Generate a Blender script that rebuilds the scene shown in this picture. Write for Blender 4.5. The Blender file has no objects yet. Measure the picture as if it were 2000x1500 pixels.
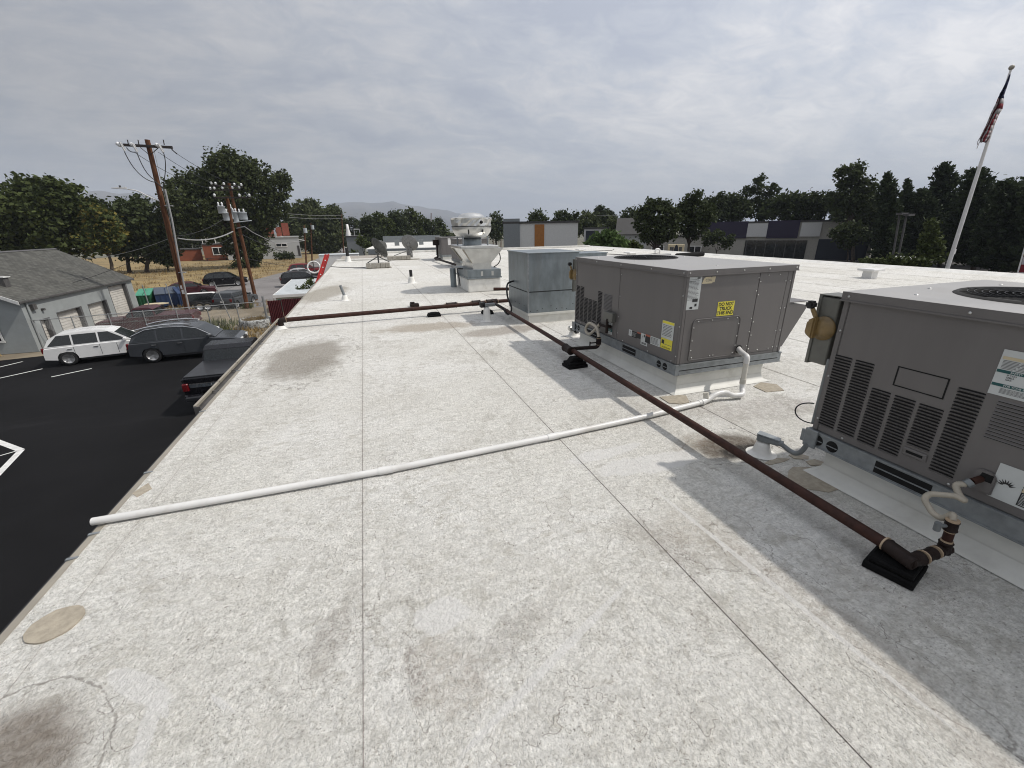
import bpy, bmesh, math, random
import numpy as np
from mathutils import Vector, Matrix
R = math.radians
SC = bpy.context.scene
COL = SC.collection
rnd = random.Random(7)

# ------------------------------------------------------------------ camera
CAM_F, YAW, PITCH, ROLL, CAM_H = 825.5, 0.3161, 0.3525, -0.0166, 1.63   # focal in px of a 2000 px wide frame
_fw = Vector((math.sin(YAW)*math.cos(PITCH), math.cos(YAW)*math.cos(PITCH), -math.sin(PITCH)))
_rt0 = Vector((math.cos(YAW), -math.sin(YAW), 0)); _up0 = _rt0.cross(_fw)
_rt = _rt0*math.cos(ROLL) + _up0*math.sin(ROLL); _up = _up0*math.cos(ROLL) - _rt0*math.sin(ROLL)
CAM_C = Vector((0, 0, CAM_H))
cd = bpy.data.cameras.new('camera'); cam = bpy.data.objects.new('camera', cd); COL.objects.link(cam)
cd.sensor_fit = 'HORIZONTAL'; cd.sensor_width = 36.0; cd.lens = CAM_F/2000*36.0
cd.clip_start = 0.05; cd.clip_end = 40000
M = Matrix((_rt, _up, -_fw)).transposed().to_4x4(); M.translation = CAM_C
cam.matrix_world = M
SC.camera = cam

# ------------------------------------------------------------------ world, sun, exposure
SUN_DIR = Vector((0.777, -0.165, 1.0)).normalized()          # towards the sun
SKY_STRENGTH = 0.1
SUN_STRENGTH = 3.2
W = bpy.data.worlds.new('World'); SC.world = W; W.use_nodes = True
nt = W.node_tree; nt.nodes.clear()
def wn(t, **k):
    n = nt.nodes.new(t)
    for a, v in k.items(): setattr(n, a, v)
    return n
def wl(a, b): nt.links.new(a, b)
sky = wn('ShaderNodeTexSky', sky_type='NISHITA', sun_disc=False)
sky.sun_elevation = math.asin(SUN_DIR.z); sky.sun_rotation = math.atan2(SUN_DIR.x, SUN_DIR.y)
sky.air_density = 1.0; sky.dust_density = 2.0
tc = wn('ShaderNodeTexCoord'); sep = wn('ShaderNodeSeparateXYZ'); wl(tc.outputs['Generated'], sep.inputs[0])
def wm(op, a, b=None):
    n = wn('ShaderNodeMath', operation=op)
    for i, v in enumerate((a, b)):
        if v is None: continue
        if isinstance(v, (int, float)): n.inputs[i].default_value = v
        else: wl(v, n.inputs[i])
    return n.outputs[0]
zc = wm('ADD', wm('MAXIMUM', sep.outputs[2], 0.0), 0.24)
cx = wm('DIVIDE', sep.outputs[0], zc); cy = wm('DIVIDE', sep.outputs[1], zc)
comb = wn('ShaderNodeCombineXYZ'); wl(cx, comb.inputs[0]); wl(cy, comb.inputs[1])
def wnoise(scale, rot, sx, sy, detail, rough, dist, loc=(0, 0, 0)):
    m = wn('ShaderNodeMapping'); m.inputs['Rotation'].default_value = (0, 0, rot); m.inputs['Scale'].default_value = (sx, sy, 1)
    m.inputs['Location'].default_value = loc
    wl(comb.outputs[0], m.inputs[0])
    n = wn('ShaderNodeTexNoise'); n.inputs['Scale'].default_value = scale; n.inputs['Detail'].default_value = detail
    n.inputs['Roughness'].default_value = rough; n.inputs['Distortion'].default_value = dist
    wl(m.outputs[0], n.inputs['Vector']); return n.outputs['Fac']
def wramp(f, stops):
    r = wn('ShaderNodeValToRGB'); el = r.color_ramp.elements
    el[0].position, el[0].color = stops[0][0], (*stops[0][1], 1); el[1].position, el[1].color = stops[-1][0], (*stops[-1][1], 1)
    for p, c in stops[1:-1]:
        e = el.new(p); e.color = (*c, 1)
    wl(f, r.inputs[0]); return r.outputs[0]
def wmix(f, a, b, mode='MIX'):
    n = wn('ShaderNodeMix', data_type='RGBA', blend_type=mode)
    if isinstance(f, (int, float)): n.inputs['Factor'].default_value = f
    else: wl(f, n.inputs['Factor'])
    for i, v in ((6, a), (7, b)):
        if isinstance(v, tuple): n.inputs[i].default_value = (*v, 1)
        else: wl(v, n.inputs[i])
    return n.outputs[2]
big = wnoise(0.7, R(20), 1, 1.3, 4, 0.5, 0.4, (1.3, 0.4, 0))
mid = wnoise(1.9, R(-32), 0.8, 1.3, 9, 0.60, 0.6, (3.1, 7.7, 0))
fine = wnoise(6.0, R(-38), 0.85, 1.25, 10, 0.66, 0.8, (5.2, 1.1, 0))
f1 = wm('ADD', wm('MULTIPLY', big, 0.36), wm('ADD', wm('MULTIPLY', mid, 0.38), wm('MULTIPLY', fine, 0.26)))
cloud = wramp(f1, [(0.41, (3.85, 4.1, 4.75)), (0.475, (4.6, 4.8, 5.25)), (0.52, (5.35, 5.4, 5.65)), (0.59, (6.5, 6.4, 6.4))])
skyc = wmix(0.93, sky.outputs[0], cloud)
hz = wm('POWER', wm('SUBTRACT', 1.0, wm('MINIMUM', wm('MAXIMUM', sep.outputs[2], 0.0), 1.0)), 9.0)
skyc = wmix(wm('MULTIPLY', hz, 0.8), skyc, (4.1, 4.35, 4.5))
# thin cloud scatters more light towards the sun's side of the sky
dt = wn('ShaderNodeVectorMath', operation='DOT_PRODUCT'); wl(tc.outputs['Generated'], dt.inputs[0]); dt.inputs[1].default_value = SUN_DIR
glow = wm('MINIMUM', wm('MAXIMUM', wm('ADD', wm('MULTIPLY', dt.outputs['Value'], 0.95), 0.97), 0.78), 1.85)
gc = wn('ShaderNodeCombineXYZ')
for i_ in range(3): wl(glow, gc.inputs[i_])
skyc = wmix(1.0, skyc, gc.outputs[0], 'MULTIPLY')
bg = wn('ShaderNodeBackground'); bg.inputs['Strength'].default_value = SKY_STRENGTH
wl(skyc, bg.inputs['Color'])
wo = wn('ShaderNodeOutputWorld'); wl(bg.outputs[0], wo.inputs['Surface'])
sd = bpy.data.lights.new('sun', 'SUN'); sd.energy = SUN_STRENGTH; sd.angle = R(1.2); sd.color = (1.0, 0.95, 0.88)
so = bpy.data.objects.new('sun', sd); COL.objects.link(so)
so.rotation_euler = SUN_DIR.to_track_quat('Z', 'Y').to_euler(); so.location = (20, -5, 40)
vs = SC.view_settings; vs.view_transform = 'Standard'; vs.look = 'None'; vs.exposure = 0.0; vs.gamma = 1.0; vs.use_curve_mapping = False
SC.cycles.max_bounces = 5; SC.cycles.diffuse_bounces = 3; SC.cycles.volume_bounces = 0
SC.cycles.transparent_max_bounces = 8; SC.cycles.filter_width = 1.05
SC.cycles.volume_step_rate = 5.0; SC.cycles.volume_max_steps = 64

# ------------------------------------------------------------------ helpers
def ray(px, py): return _fw + _rt*((px-1000)/CAM_F) - _up*((py-750)/CAM_F)
def atz(px, py, z=0.0): d = ray(px, py); return CAM_C + d*((z-CAM_H)/d.z)
def aty(px, py, y): d = ray(px, py); return CAM_C + d*(y/d.y)
def atx(px, py, x): d = ray(px, py); return CAM_C + d*(x/d.x)
def atd(px, py, D): d = ray(px, py); return CAM_C + d*(D/math.hypot(d.x, d.y))
def depth(p): return (Vector(p)-CAM_C).dot(_fw)
G = -4.5                                                      # level of the ground round the building

def tag(o, label=None, cat=None, group=None, kind=None):
    if label: o['label'] = label
    if cat: o['category'] = cat
    if group: o['group'] = group
    if kind: o['kind'] = kind
    return o
def thing(name, label, cat, loc=(0, 0, 0), group=None, rz=0.0):
    o = bpy.data.objects.new(name, None); COL.objects.link(o); o.location = loc; o.rotation_euler = (0, 0, rz)
    o.empty_display_size = 0.2
    return tag(o, label, cat, group)
def wloc(o):
    v = Vector((0, 0, 0))
    while o is not None: v += Vector(o.location); o = o.parent
    return v
class MB:
    """collects shapes; build() links them as ONE mesh object"""
    def __init__(s): s.v = []; s.f = []; s.m = []; s.sm = []; s.cur = 0; s.smooth = False
    def add(s, vs, fs):
        b = len(s.v); s.v += [tuple(v) for v in vs]
        for f in fs: s.f.append([b+i for i in f]); s.m.append(s.cur); s.sm.append(s.smooth)
        return s
    def box(s, x0, x1, y0, y1, z0, z1):
        v = [(x, y, z) for z in (z0, z1) for y in (y0, y1) for x in (x0, x1)]
        return s.add(v, [(0, 2, 3, 1), (4, 5, 7, 6), (0, 1, 5, 4), (2, 6, 7, 3), (0, 4, 6, 2), (1, 3, 7, 5)])
    def cbox(s, c, sx, sy, sz): return s.box(c[0]-sx/2, c[0]+sx/2, c[1]-sy/2, c[1]+sy/2, c[2]-sz/2, c[2]+sz/2)
    def hexa(s, a, b):
        """two quads (bottom, top) in the same order, counter-clockwise seen from above"""
        return s.add(list(a)+list(b), [(3, 2, 1, 0), (4, 5, 6, 7), (0, 1, 5, 4), (1, 2, 6, 5), (2, 3, 7, 6), (3, 0, 4, 7)])
    def quad(s, a, b, c, d): return s.add([a, b, c, d], [(0, 1, 2, 3)])
    def poly(s, pts): return s.add(pts, [tuple(range(len(pts)))])
    def prism(s, pts, vec):
        n = len(pts); vec = Vector(vec); p2 = [tuple(Vector(p)+vec) for p in pts]
        return s.add(list(pts)+p2, [tuple(range(n))[::-1], tuple(range(n, 2*n))]+[(i, (i+1) % n, n+(i+1) % n, n+i) for i in range(n)])
    def tube(s, path, r, n=10, caps=True, rs=None):
        path = [Vector(p) for p in path]; k = len(path); vs = []; sm0 = s.smooth
        t0 = (path[1]-path[0]).normalized()
        nrm = t0.orthogonal().normalized()
        for i, p in enumerate(path):
            t = ((path[min(i+1, k-1)]-p).normalized() + (p-path[max(i-1, 0)]).normalized())
            t = t.normalized() if t.length > 1e-6 else t0
            nrm = (nrm - t*nrm.dot(t)).normalized(); bn = t.cross(nrm)
            rr = rs[i] if rs else r
            for j in range(n):
                a = 2*math.pi*j/n; vs.append(p + (nrm*math.cos(a)+bn*math.sin(a))*rr)
        fs = [(i*n+j, i*n+(j+1) % n, (i+1)*n+(j+1) % n, (i+1)*n+j) for i in range(k-1) for j in range(n)]
        s.smooth = n > 5; s.add(vs, fs); s.smooth = False
        if caps: s.add(vs[:n], [tuple(range(n))[::-1]]); s.add(vs[-n:], [tuple(range(n))])
        s.smooth = sm0; return s
    def cyl(s, c, r, h, n=20, r2=None):
        c = Vector(c); return s.tube([c, c+Vector((0, 0, h))], r, n, True, [r, r if r2 is None else r2])
    def lathe(s, c, prof, n=28, axis=None):
        """profile of (radius, height) about a vertical (or given) axis"""
        q = Vector((0, 0, 1)).rotation_difference(Vector(axis).normalized()) if axis is not None else None
        vs = []
        for r, h in prof:
            for j in range(n):
                a = 2*math.pi*j/n; v = Vector((r*math.cos(a), r*math.sin(a), h))
                vs.append(Vector(c)+(q @ v if q else v))
        fs = [(i*n+j, i*n+(j+1) % n, (i+1)*n+(j+1) % n, (i+1)*n+j) for i in range(len(prof)-1) for j in range(n)]
        s.smooth = True; s.add(vs, fs); s.smooth = False; return s
    def build(s, name, mats, parent=None, local=False, bevel=0.0, seg=1):
        me = bpy.data.meshes.new(name)
        off = Vector((0, 0, 0)) if (local or parent is None) else wloc(parent)
        me.from_pydata([tuple(Vector(v)-off) for v in s.v], [], s.f)
        for m in (mats if isinstance(mats, (list, tuple)) else [mats]): me.materials.append(m)
        me.polygons.foreach_set('material_index', s.m); me.polygons.foreach_set('use_smooth', s.sm)
        if bevel > 0:
            bm = bmesh.new(); bm.from_mesh(me)
            bmesh.ops.remove_doubles(bm, verts=bm.verts, dist=1e-5)
            ed = [e for e in bm.edges if len(e.link_faces) == 2 and e.calc_face_angle() > 0.5]
            bmesh.ops.bevel(bm, geom=ed, offset=bevel, segments=seg, affect='EDGES', clamp_overlap=True)
            bm.to_mesh(me); bm.free()
        me.update()
        o = bpy.data.objects.new(name, me); COL.objects.link(o)
        if parent is not None: o.parent = parent
        return o
def copy_tree(o, parent=None):
    c = o.copy(); COL.objects.link(c); c.parent = parent
    for ch in list(o.children): copy_tree(ch, c)
    return c
def ring(cx, cy, rx, ry, n=20, z=0, jit=0.0, rot=0.0, seed=0):
    q = random.Random(seed); out = []
    for i in range(n):
        a = 2*math.pi*i/n; k = 1+q.uniform(-jit, jit); x = rx*k*math.cos(a); y = ry*k*math.sin(a)
        out.append((cx+x*math.cos(rot)-y*math.sin(rot), cy+x*math.sin(rot)+y*math.cos(rot), z))
    return out
def bez(p0, p1, p2, p3, n=10):
    p0, p1, p2, p3 = map(Vector, (p0, p1, p2, p3)); out = []
    for i in range(n+1):
        t = i/n; u = 1-t; out.append(p0*u**3+p1*3*u*u*t+p2*3*u*t*t+p3*t**3)
    return out
def sag(a, b, d, n=14):
    a, b = Vector(a), Vector(b); return [a.lerp(b, i/n)-Vector((0, 0, d*4*(i/n)*(1-i/n))) for i in range(n+1)]
def fillet(path, r, n=5):
    """round the corners of a polyline"""
    P = [Vector(p) for p in path]; out = [P[0]]
    for i in range(1, len(P)-1):
        a = (P[i-1]-P[i]); b = (P[i+1]-P[i]); k = min(r, a.length*0.49, b.length*0.49)
        s, e = P[i]+a.normalized()*k, P[i]+b.normalized()*k
        for j in range(n+1):
            t = j/n; out.append(s*(1-t)**2+P[i]*2*t*(1-t)+e*t*t)
    return out+[P[-1]]

# ------------------------------------------------------------------ materials
class NT:
    def __init__(s, name):
        s.m = bpy.data.materials.new(name); s.m.use_nodes = True; s.t = s.m.node_tree; s.t.nodes.clear()
        s.out = s.n('ShaderNodeOutputMaterial'); s.b = s.n('ShaderNodeBsdfPrincipled'); s.l(s.b.outputs[0], s.out.inputs['Surface'])
        s.co = None
    def n(s, t, **k):
        x = s.t.nodes.new(t)
        for a, v in k.items(): setattr(x, a, v)
        return x
    def l(s, a, b): s.t.links.new(a, b)
    def obj(s):
        if s.co is None: s.co = s.n('ShaderNodeTexCoord').outputs['Object']
        return s.co
    def mp(s, scale=(1, 1, 1), rot=(0, 0, 0), loc=(0, 0, 0), src=None):
        m = s.n('ShaderNodeMapping'); m.inputs['Scale'].default_value = scale; m.inputs['Rotation'].default_value = rot; m.inputs['Location'].default_value = loc
        s.l(src or s.obj(), m.inputs[0]); return m.outputs[0]
    def noise(s, scale, detail=4, rough=0.55, dist=0.0, vec=None, col=False):
        x = s.n('ShaderNodeTexNoise'); x.inputs['Scale'].default_value = scale; x.inputs['Detail'].default_value = detail
        x.inputs['Roughness'].default_value = rough; x.inputs['Distortion'].default_value = dist
        s.l(vec or s.obj(), x.inputs['Vector']); return x.outputs['Color' if col else 'Fac']
    def math(s, op, a, b=None, c=None):
        x = s.n('ShaderNodeMath', operation=op)
        for i, v in enumerate((a, b, c)):
            if v is None: continue
            if isinstance(v, (int, float)): x.inputs[i].default_value = v
            else: s.l(v, x.inputs[i])
        return x.outputs[0]
    def ss(s, v, a, b, lo=0.0, hi=1.0):
        x = s.n('ShaderNodeMapRange', interpolation_type='SMOOTHSTEP'); s.l(v, x.inputs[0])
        x.inputs[1].default_value = a; x.inputs[2].default_value = b; x.inputs[3].default_value = lo; x.inputs[4].default_value = hi
        return x.outputs[0]
    def mix(s, f, a, b, mode='MIX'):
        x = s.n('ShaderNodeMix', data_type='RGBA', blend_type=mode)
        if isinstance(f, (int, float)): x.inputs['Factor'].default_value = f
        else: s.l(f, x.inputs['Factor'])
        for i, v in ((6, a), (7, b)):
            if isinstance(v, tuple): x.inputs[i].default_value = (*v[:3], 1)
            else: s.l(v, x.inputs[i])
        return x.outputs[2]
    def bump(s, h, strength=0.3, dist=0.01):
        x = s.n('ShaderNodeBump'); x.inputs['Strength'].default_value = strength; x.inputs['Distance'].default_value = dist
        s.l(h, x.inputs['Height']); s.l(x.outputs[0], s.b.inputs['Normal'])
    def fin(s, col, rough=0.6, metal=0.0, spec=0.5):
        if isinstance(col, tuple): s.b.inputs['Base Color'].default_value = (*col[:3], 1)
        else: s.l(col, s.b.inputs['Base Color'])
        if isinstance(rough, (int, float)): s.b.inputs['Roughness'].default_value = rough
        else: s.l(rough, s.b.inputs['Roughness'])
        s.b.inputs['Metallic'].default_value = metal; s.b.inputs['Specular IOR Level'].default_value = spec
        return s.m
def flat(name, col, rough=0.6, metal=0.0, spec=0.5, var=0.12, scale=6.0, bump=0.0, dirt=None, dirt_amt=0.0, stretch=(1, 1, 1)):
    t = NT(name); v = t.mp(stretch)
    f = t.noise(scale, 5, 0.6, 0.2, v)
    lo = tuple(c*(1-var) for c in col); hi = tuple(min(1, c*(1+var)) for c in col)
    c = t.mix(t.ss(f, 0.3, 0.7), lo, hi)
    if dirt:
        g = t.noise(scale*0.45, 7, 0.65, 0.6, v)
        c = t.mix(t.ss(g, 0.5, 0.72, 0, dirt_amt), c, dirt)
    if bump: t.bump(t.noise(scale*6, 4, 0.6), bump, 0.01)
    rg = t.math('ADD', t.math('MULTIPLY', f, 0.2), rough-0.1)
    return t.fin(c, rg, metal, spec)
# ------------------------------------------------------------------ roof membrane material (dirt and stains have shapes of their own)
def make_tpo():
    t = NT('roof_membrane')
    pos = t.n('ShaderNodeNewGeometry').outputs['Position']
    t.co = pos
    wob = t.noise(2.2, 5, 0.6, 0.0); wob2 = t.noise(9.0, 4, 0.6)
    wsum = t.math('ADD', t.math('MULTIPLY', t.math('SUBTRACT', wob, 0.5), 1.5), t.math('MULTIPLY', t.math('SUBTRACT', wob2, 0.5), 0.75))
    xy = t.n('ShaderNodeSeparateXYZ'); t.l(pos, xy.inputs[0])
    def dist(cx, cy, rx, ry, rot=0.0, w=1.0):
        m = t.n('ShaderNodeMapping', vector_type='TEXTURE'); m.inputs['Location'].default_value = (cx, cy, 0)
        m.inputs['Rotation'].default_value = (0, 0, rot); m.inputs['Scale'].default_value = (rx, ry, 1)
        t.l(pos, m.inputs[0])
        s = t.n('ShaderNodeVectorMath', operation='MULTIPLY'); t.l(m.outputs[0], s.inputs[0]); s.inputs[1].default_value = (1, 1, 0)
        d = t.n('ShaderNodeVectorMath', operation='LENGTH'); t.l(s.outputs[0], d.inputs[0])
        return t.math('ADD', d.outputs['Value'], t.math('MULTIPLY', wsum, w))
    lo = t.noise(0.55, 4, 0.55, 0.4); md = t.noise(2.6, 6, 0.62, 0.5)
    st = t.noise(66, 4, 0.66, 0.5); st2 = t.noise(27, 6, 0.72, 0.8); st3 = t.noise(125, 3, 0.65, 0.3)
    col = t.mix(t.ss(lo, 0.32, 0.7), (0.69, 0.675, 0.625), (0.745, 0.735, 0.70))
    # pebbled grime in the dimples, thinner on rubbed patches
    amt = t.ss(t.math('ADD', t.math('MULTIPLY', md, 0.6), t.math('MULTIPLY', lo, 0.4)), 0.40, 0.58, 1.0, 0.08)
    g1 = t.math('MULTIPLY', t.ss(st, 0.47, 0.60), amt)
    col = t.mix(t.math('MULTIPLY', g1, 0.40), col, (0.31, 0.295, 0.25))
    g0 = t.math('MULTIPLY', t.ss(st3, 0.57, 0.66), t.ss(md, 0.38, 0.58, 0.2, 1.0))
    col = t.mix(t.math('MULTIPLY', g0, 0.7), col, (0.21, 0.19, 0.155))
    g2 = t.math('MULTIPLY', t.ss(st2, 0.53, 0.64), t.ss(md, 0.42, 0.62, 0.12, 1.0))
    col = t.mix(t.math('MULTIPLY', g2, 0.48), col, (0.285, 0.265, 0.22))
    st4 = t.noise(11, 9, 0.76, 0.6, t.mp((0.6, 1.2, 1), (0, 0, 0), (6, 4, 0))); fk = t.math('MULTIPLY', t.ss(st4, 0.53, 0.61), t.ss(lo, 0.40, 0.58, 0.25, 1.0))
    col = t.mix(t.math('MULTIPLY', fk, 0.42), col, (0.36, 0.335, 0.275))
    st5 = t.noise(48, 6, 0.75, 1.0, t.mp((0.7, 1.2, 1), (0, 0, 0.3), (1, 8, 0))); col = t.mix(t.math('MULTIPLY', t.math('MULTIPLY', t.ss(st5, 0.57, 0.63), t.ss(t.noise(1.3, 6, 0.65, 0.6, t.mp(loc=(5, 5, 0))), 0.44, 0.60, 0.12, 1.0)), 0.6), col, (0.20, 0.17, 0.135))
    # scuffs: stretched dark flecks on worn ground
    sc = t.noise(15, 7, 0.72, 1.6, t.mp((1, 0.45, 1), (0, 0, R(38))))
    scm = t.ss(t.noise(0.9, 4, 0.6, 0.6, t.mp((1, 0.8, 1), (0, 0, 0.5), (4, 9, 0))), 0.48, 0.64)
    col = t.mix(t.math('MULTIPLY', t.math('MULTIPLY', t.ss(sc, 0.57, 0.66), scm), 0.55), col, (0.20, 0.17, 0.14))
    dk = t.noise(40, 6, 0.72, 2.2); dm = t.ss(t.noise(1.7, 5, 0.65, 1.0, t.mp((1, 1, 1), (0, 0, 0), (11, 3, 0))), 0.55, 0.68)
    col = t.mix(t.math('MULTIPLY', t.math('MULTIPLY', t.ss(dk, 0.58, 0.65), dm), 0.7), col, (0.13, 0.105, 0.085))
    spk = t.noise(55, 2, 0.5, 0.0, t.mp(loc=(9, 2, 0))); col = t.mix(t.math('MULTIPLY', t.ss(spk, 0.70, 0.76), 0.75), col, (0.09, 0.075, 0.06))
    # pebbled surface: every dimple holds a little dust
    pb = t.noise(21, 6, 0.78, 0.5, t.mp((0.65, 1.15, 1), (0, 0, 0.2), (2, 2, 0))); pb2 = t.noise(58, 3, 0.65, 0.4)
    pv = t.math('ADD', t.ss(pb, 0.36, 0.64, 0.80, 1.0), t.ss(pb2, 0.38, 0.62, 0.0, 0.12))
    pc_ = t.n('ShaderNodeCombineXYZ')
    for i_ in range(3): t.l(pv, pc_.inputs[i_])
    col = t.mix(1.0, col, pc_.outputs[0], 'MULTIPLY')
    # smudged ground: brown grey drifts of grime
    sm = t.noise(5.5, 9, 0.74, 1.2, t.mp((1, 0.7, 1), (0, 0, 0.6), (3, 1, 0))); smm = t.ss(t.noise(0.75, 4, 0.6, 0.8, t.mp((1, 1, 1), (0, 0, 0), (2.7, 5, 0))), 0.44, 0.62)
    col = t.mix(t.math('MULTIPLY', t.math('MULTIPLY', t.ss(sm, 0.51, 0.60), smm), 0.38), col, (0.285, 0.265, 0.22))
    # tide lines of dried puddles: crisp, even width (distance = value / slope), silt on one side
    bk = t.ss(t.noise(24, 4, 0.6, 0.5), 0.40, 0.50)
    for sca, off, wdt, a in ((0.62, (0, 0, 0), 0.0026, 0.5), (1.15, (7, 2, 0), 0.0018, 0.12)):
        e = 0.006
        n0, n1, n2 = (t.noise(sca, 6, 0.58, 0.2, t.mp(loc=(off[0]+dx, off[1]+dy, 0))) for dx, dy in ((0, 0), (e, 0), (0, e)))
        gx, gy = t.math('SUBTRACT', n1, n0), t.math('SUBTRACT', n2, n0)
        gr = t.math('DIVIDE', t.math('SQRT', t.math('ADD', t.math('ADD', t.math('MULTIPLY', gx, gx), t.math('MULTIPLY', gy, gy)), 1e-8)), e)
        sd_ = t.math('DIVIDE', t.math('SUBTRACT', n0, 0.5), gr); li = t.ss(t.math('ABSOLUTE', sd_), wdt*0.35, wdt, 1, 0)
        mk = t.ss(t.noise(0.9, 3, 0.5, 0, t.mp(loc=(off[1]+5, off[0], 0))), 0.43, 0.55)
        silt = t.math('MULTIPLY', t.ss(sd_, 0.0, 0.004), t.ss(sd_, 0.02, 0.16, 1, 0))
        col = t.mix(t.math('MULTIPLY', t.math('MULTIPLY', silt, mk), 0.14), col, (0.38, 0.355, 0.30))
        col = t.mix(t.math('MULTIPLY', t.math('MULTIPLY', t.math('MULTIPLY', li, mk), bk), a), col, (0.13, 0.105, 0.085))
    # ponding stains, footpath grime, rust and soot where they lie on this roof
    for cx, cy, rx, ry, rot, s, c, wd in (
        (-0.95, 6.25, 0.62, 1.25, -0.10, 0.85, (0.25, 0.225, 0.19), 0.5), (-0.75, 5.7, 0.35, 0.7, 0.1, 0.45, (0.2, 0.18, 0.15), 0.8),
        (-1.2, 13.2, 0.65, 2.3, -0.16, 0.78, (0.27, 0.24, 0.19), 0.45), (-1.5, 17.6, 0.3, 1.6, 0, 0.4, (0.3, 0.27, 0.22), 0.5),
        (0.95, 7.55, 1.05, 0.42, 0.0, 0.72, (0.31, 0.26, 0.2), 0.7), (2.1, 6.75, 0.9, 0.36, 0.1, 0.65, (0.24, 0.2, 0.165), 0.6),
        (-1.36, 1.28, 0.31, 0.38, 0.3, 0.9, (0.185, 0.155, 0.125), 0.25), (-1.45, 1.2, 0.26, 0.16, 0.5, 0.85, (0.085, 0.065, 0.05), 0.6),
        (1.63, 1.55, 0.26, 0.34, 0.2, 0.5, (0.33, 0.29, 0.235), 0.6), (1.75, 0.95, 0.13, 0.62, 0.12, 0.5, (0.36, 0.32, 0.28), 0.5), (1.70, 0.42, 0.09, 0.32, 0.1, 0.5, (0.35, 0.31, 0.27), 0.5),
        (1.35, 1.55, 0.13, 0.3, 0.4, 0.45, (0.2, 0.165, 0.13), 0.8), (0.10, 1.20, 0.17, 0.24, 0.3, 0.4, (0.3, 0.25, 0.2), 0.8), (-0.02, 1.22, 0.035, 0.2, 0.1, 0.5, (0.14, 0.11, 0.09), 0.5),
        (2.52, 2.28, 0.36, 0.24, 0.1, 0.95, (0.12, 0.095, 0.07), 0.55), (2.56, 2.16, 0.24, 0.15, 0.0, 0.95, (0.022, 0.019, 0.016), 0.6), (2.3, 2.42, 0.3, 0.14, 0.4, 0.45, (0.25, 0.19, 0.13), 0.7),
        (3.4, 2.75, 0.8, 0.3, -0.2, 0.45, (0.22, 0.18, 0.16), 1.0), (2.5, 2.95, 0.5, 0.22, 0.1, 0.35, (0.24, 0.2, 0.17), 0.9), (2.35, 1.05, 0.5, 0.35, 0.3, 0.25, (0.3, 0.27, 0.24), 0.8),
        (-0.35, 1.5, 0.09, 0.2, -0.3, 0.5, (0.2, 0.17, 0.14), 0.9), (0.45, 1.3, 0.4, 0.09, 0.5, 0.35, (0.22, 0.19, 0.16), 1.0)):
        d = dist(cx, cy, rx, ry, rot, wd)
        brk = t.math('MULTIPLY', t.ss(st2, 0.44, 0.57, 1.0, 0.22), t.ss(st, 0.38, 0.6, 1.0, 0.7)) if s < 0.6 else t.ss(st2, 0.40, 0.62, 1.0, 0.8)
        col = t.mix(t.math('MULTIPLY', t.math('MULTIPLY', t.ss(d, 0.55, 1.0, 1, 0), brk), s), col, c)
        if s >= 0.5 and rx < 0.7:
            col = t.mix(t.math('MULTIPLY', t.ss(t.math('ABSOLUTE', t.math('SUBTRACT', d, 1.03)), 0.006, 0.022, 1, 0), t.math('MULTIPLY', bk, 0.5)), col, (0.13, 0.11, 0.09))
    # cleaner, rubbed patches
    for cx, cy, rx, ry, rot, w in ((-0.905, 1.40, 0.014, 0.055, 0.55, 0.06), (-0.72, 1.36, 0.010, 0.06, 0.7, 0.06), (-0.69, 1.34, 0.006, 0.06, 0.72, 0.06), (-1.02, 1.52, 0.05, 0.2, 0.9, 0.7), (-0.93, 1.33, 0.03, 0.13, 0.1, 0.8), (1.75, 2.25, 0.45, 0.13, 0.0, 0.9), (0.12, 1.46, 0.13, 0.1, 0, 0.9), (0.55, 1.12, 0.55, 0.022, 0.45, 0.5), (1.6, 2.5, 0.4, 0.07, 0.1, 0.9), (1.66, 1.2, 0.018, 0.9, 0.06, 0.25)):
        col = t.mix(t.math('MULTIPLY', t.ss(dist(cx, cy, rx, ry, rot, w), 0.8, 1.0, 1, 0), 0.7), col, (0.67, 0.66, 0.635))
    # dirt held along every lap seam
    for sx in SEAMS:
        a = t.math('ABSOLUTE', t.math('SUBTRACT', xy.outputs[0], sx))
        col = t.mix(t.math('MULTIPLY', t.ss(a, 0.001, 0.0036, 1, 0), 0.55), col, (0.16, 0.11, 0.095))
        col = t.mix(t.math('MULTIPLY', t.ss(t.math('ADD', a, t.math('MULTIPLY', wsum, 0.03)), 0.0, 0.05, 1, 0), 0.10), col, (0.25, 0.22, 0.18))
    h = t.math('ADD', t.math('ADD', st, t.math('MULTIPLY', st2, 1.3)), t.math('MULTIPLY', md, 2.0))
    t.bump(h, 0.9, 0.014)
    return t.fin(col, 0.72, 0, 0.3)
SEAMS = [-1.5, -0.21, 1.327] + [1.327+1.54*i for i in range(1, 12)]
m_tpo = make_tpo()
m_tpo2 = flat('clean_membrane', (0.70, 0.69, 0.65), 0.65, var=0.08, scale=5, dirt=(0.3, 0.27, 0.22), dirt_amt=0.35, bump=0.1)
m_curb = flat('curb_membrane', (0.64, 0.635, 0.59), 0.55, var=0.07, scale=4, dirt=(0.27, 0.25, 0.2), dirt_amt=0.4, bump=0.06)
m_tan = flat('sealant_tan', (0.34, 0.30, 0.235), 0.75, var=0.16, scale=30, bump=0.3)
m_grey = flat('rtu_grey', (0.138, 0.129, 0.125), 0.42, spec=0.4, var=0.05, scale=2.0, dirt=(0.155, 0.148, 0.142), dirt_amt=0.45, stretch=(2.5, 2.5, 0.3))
m_lid = flat('rtu_lid', (0.30, 0.292, 0.282), 0.45, var=0.06, scale=3, dirt=(0.30, 0.28, 0.25), dirt_amt=0.5)
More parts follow.
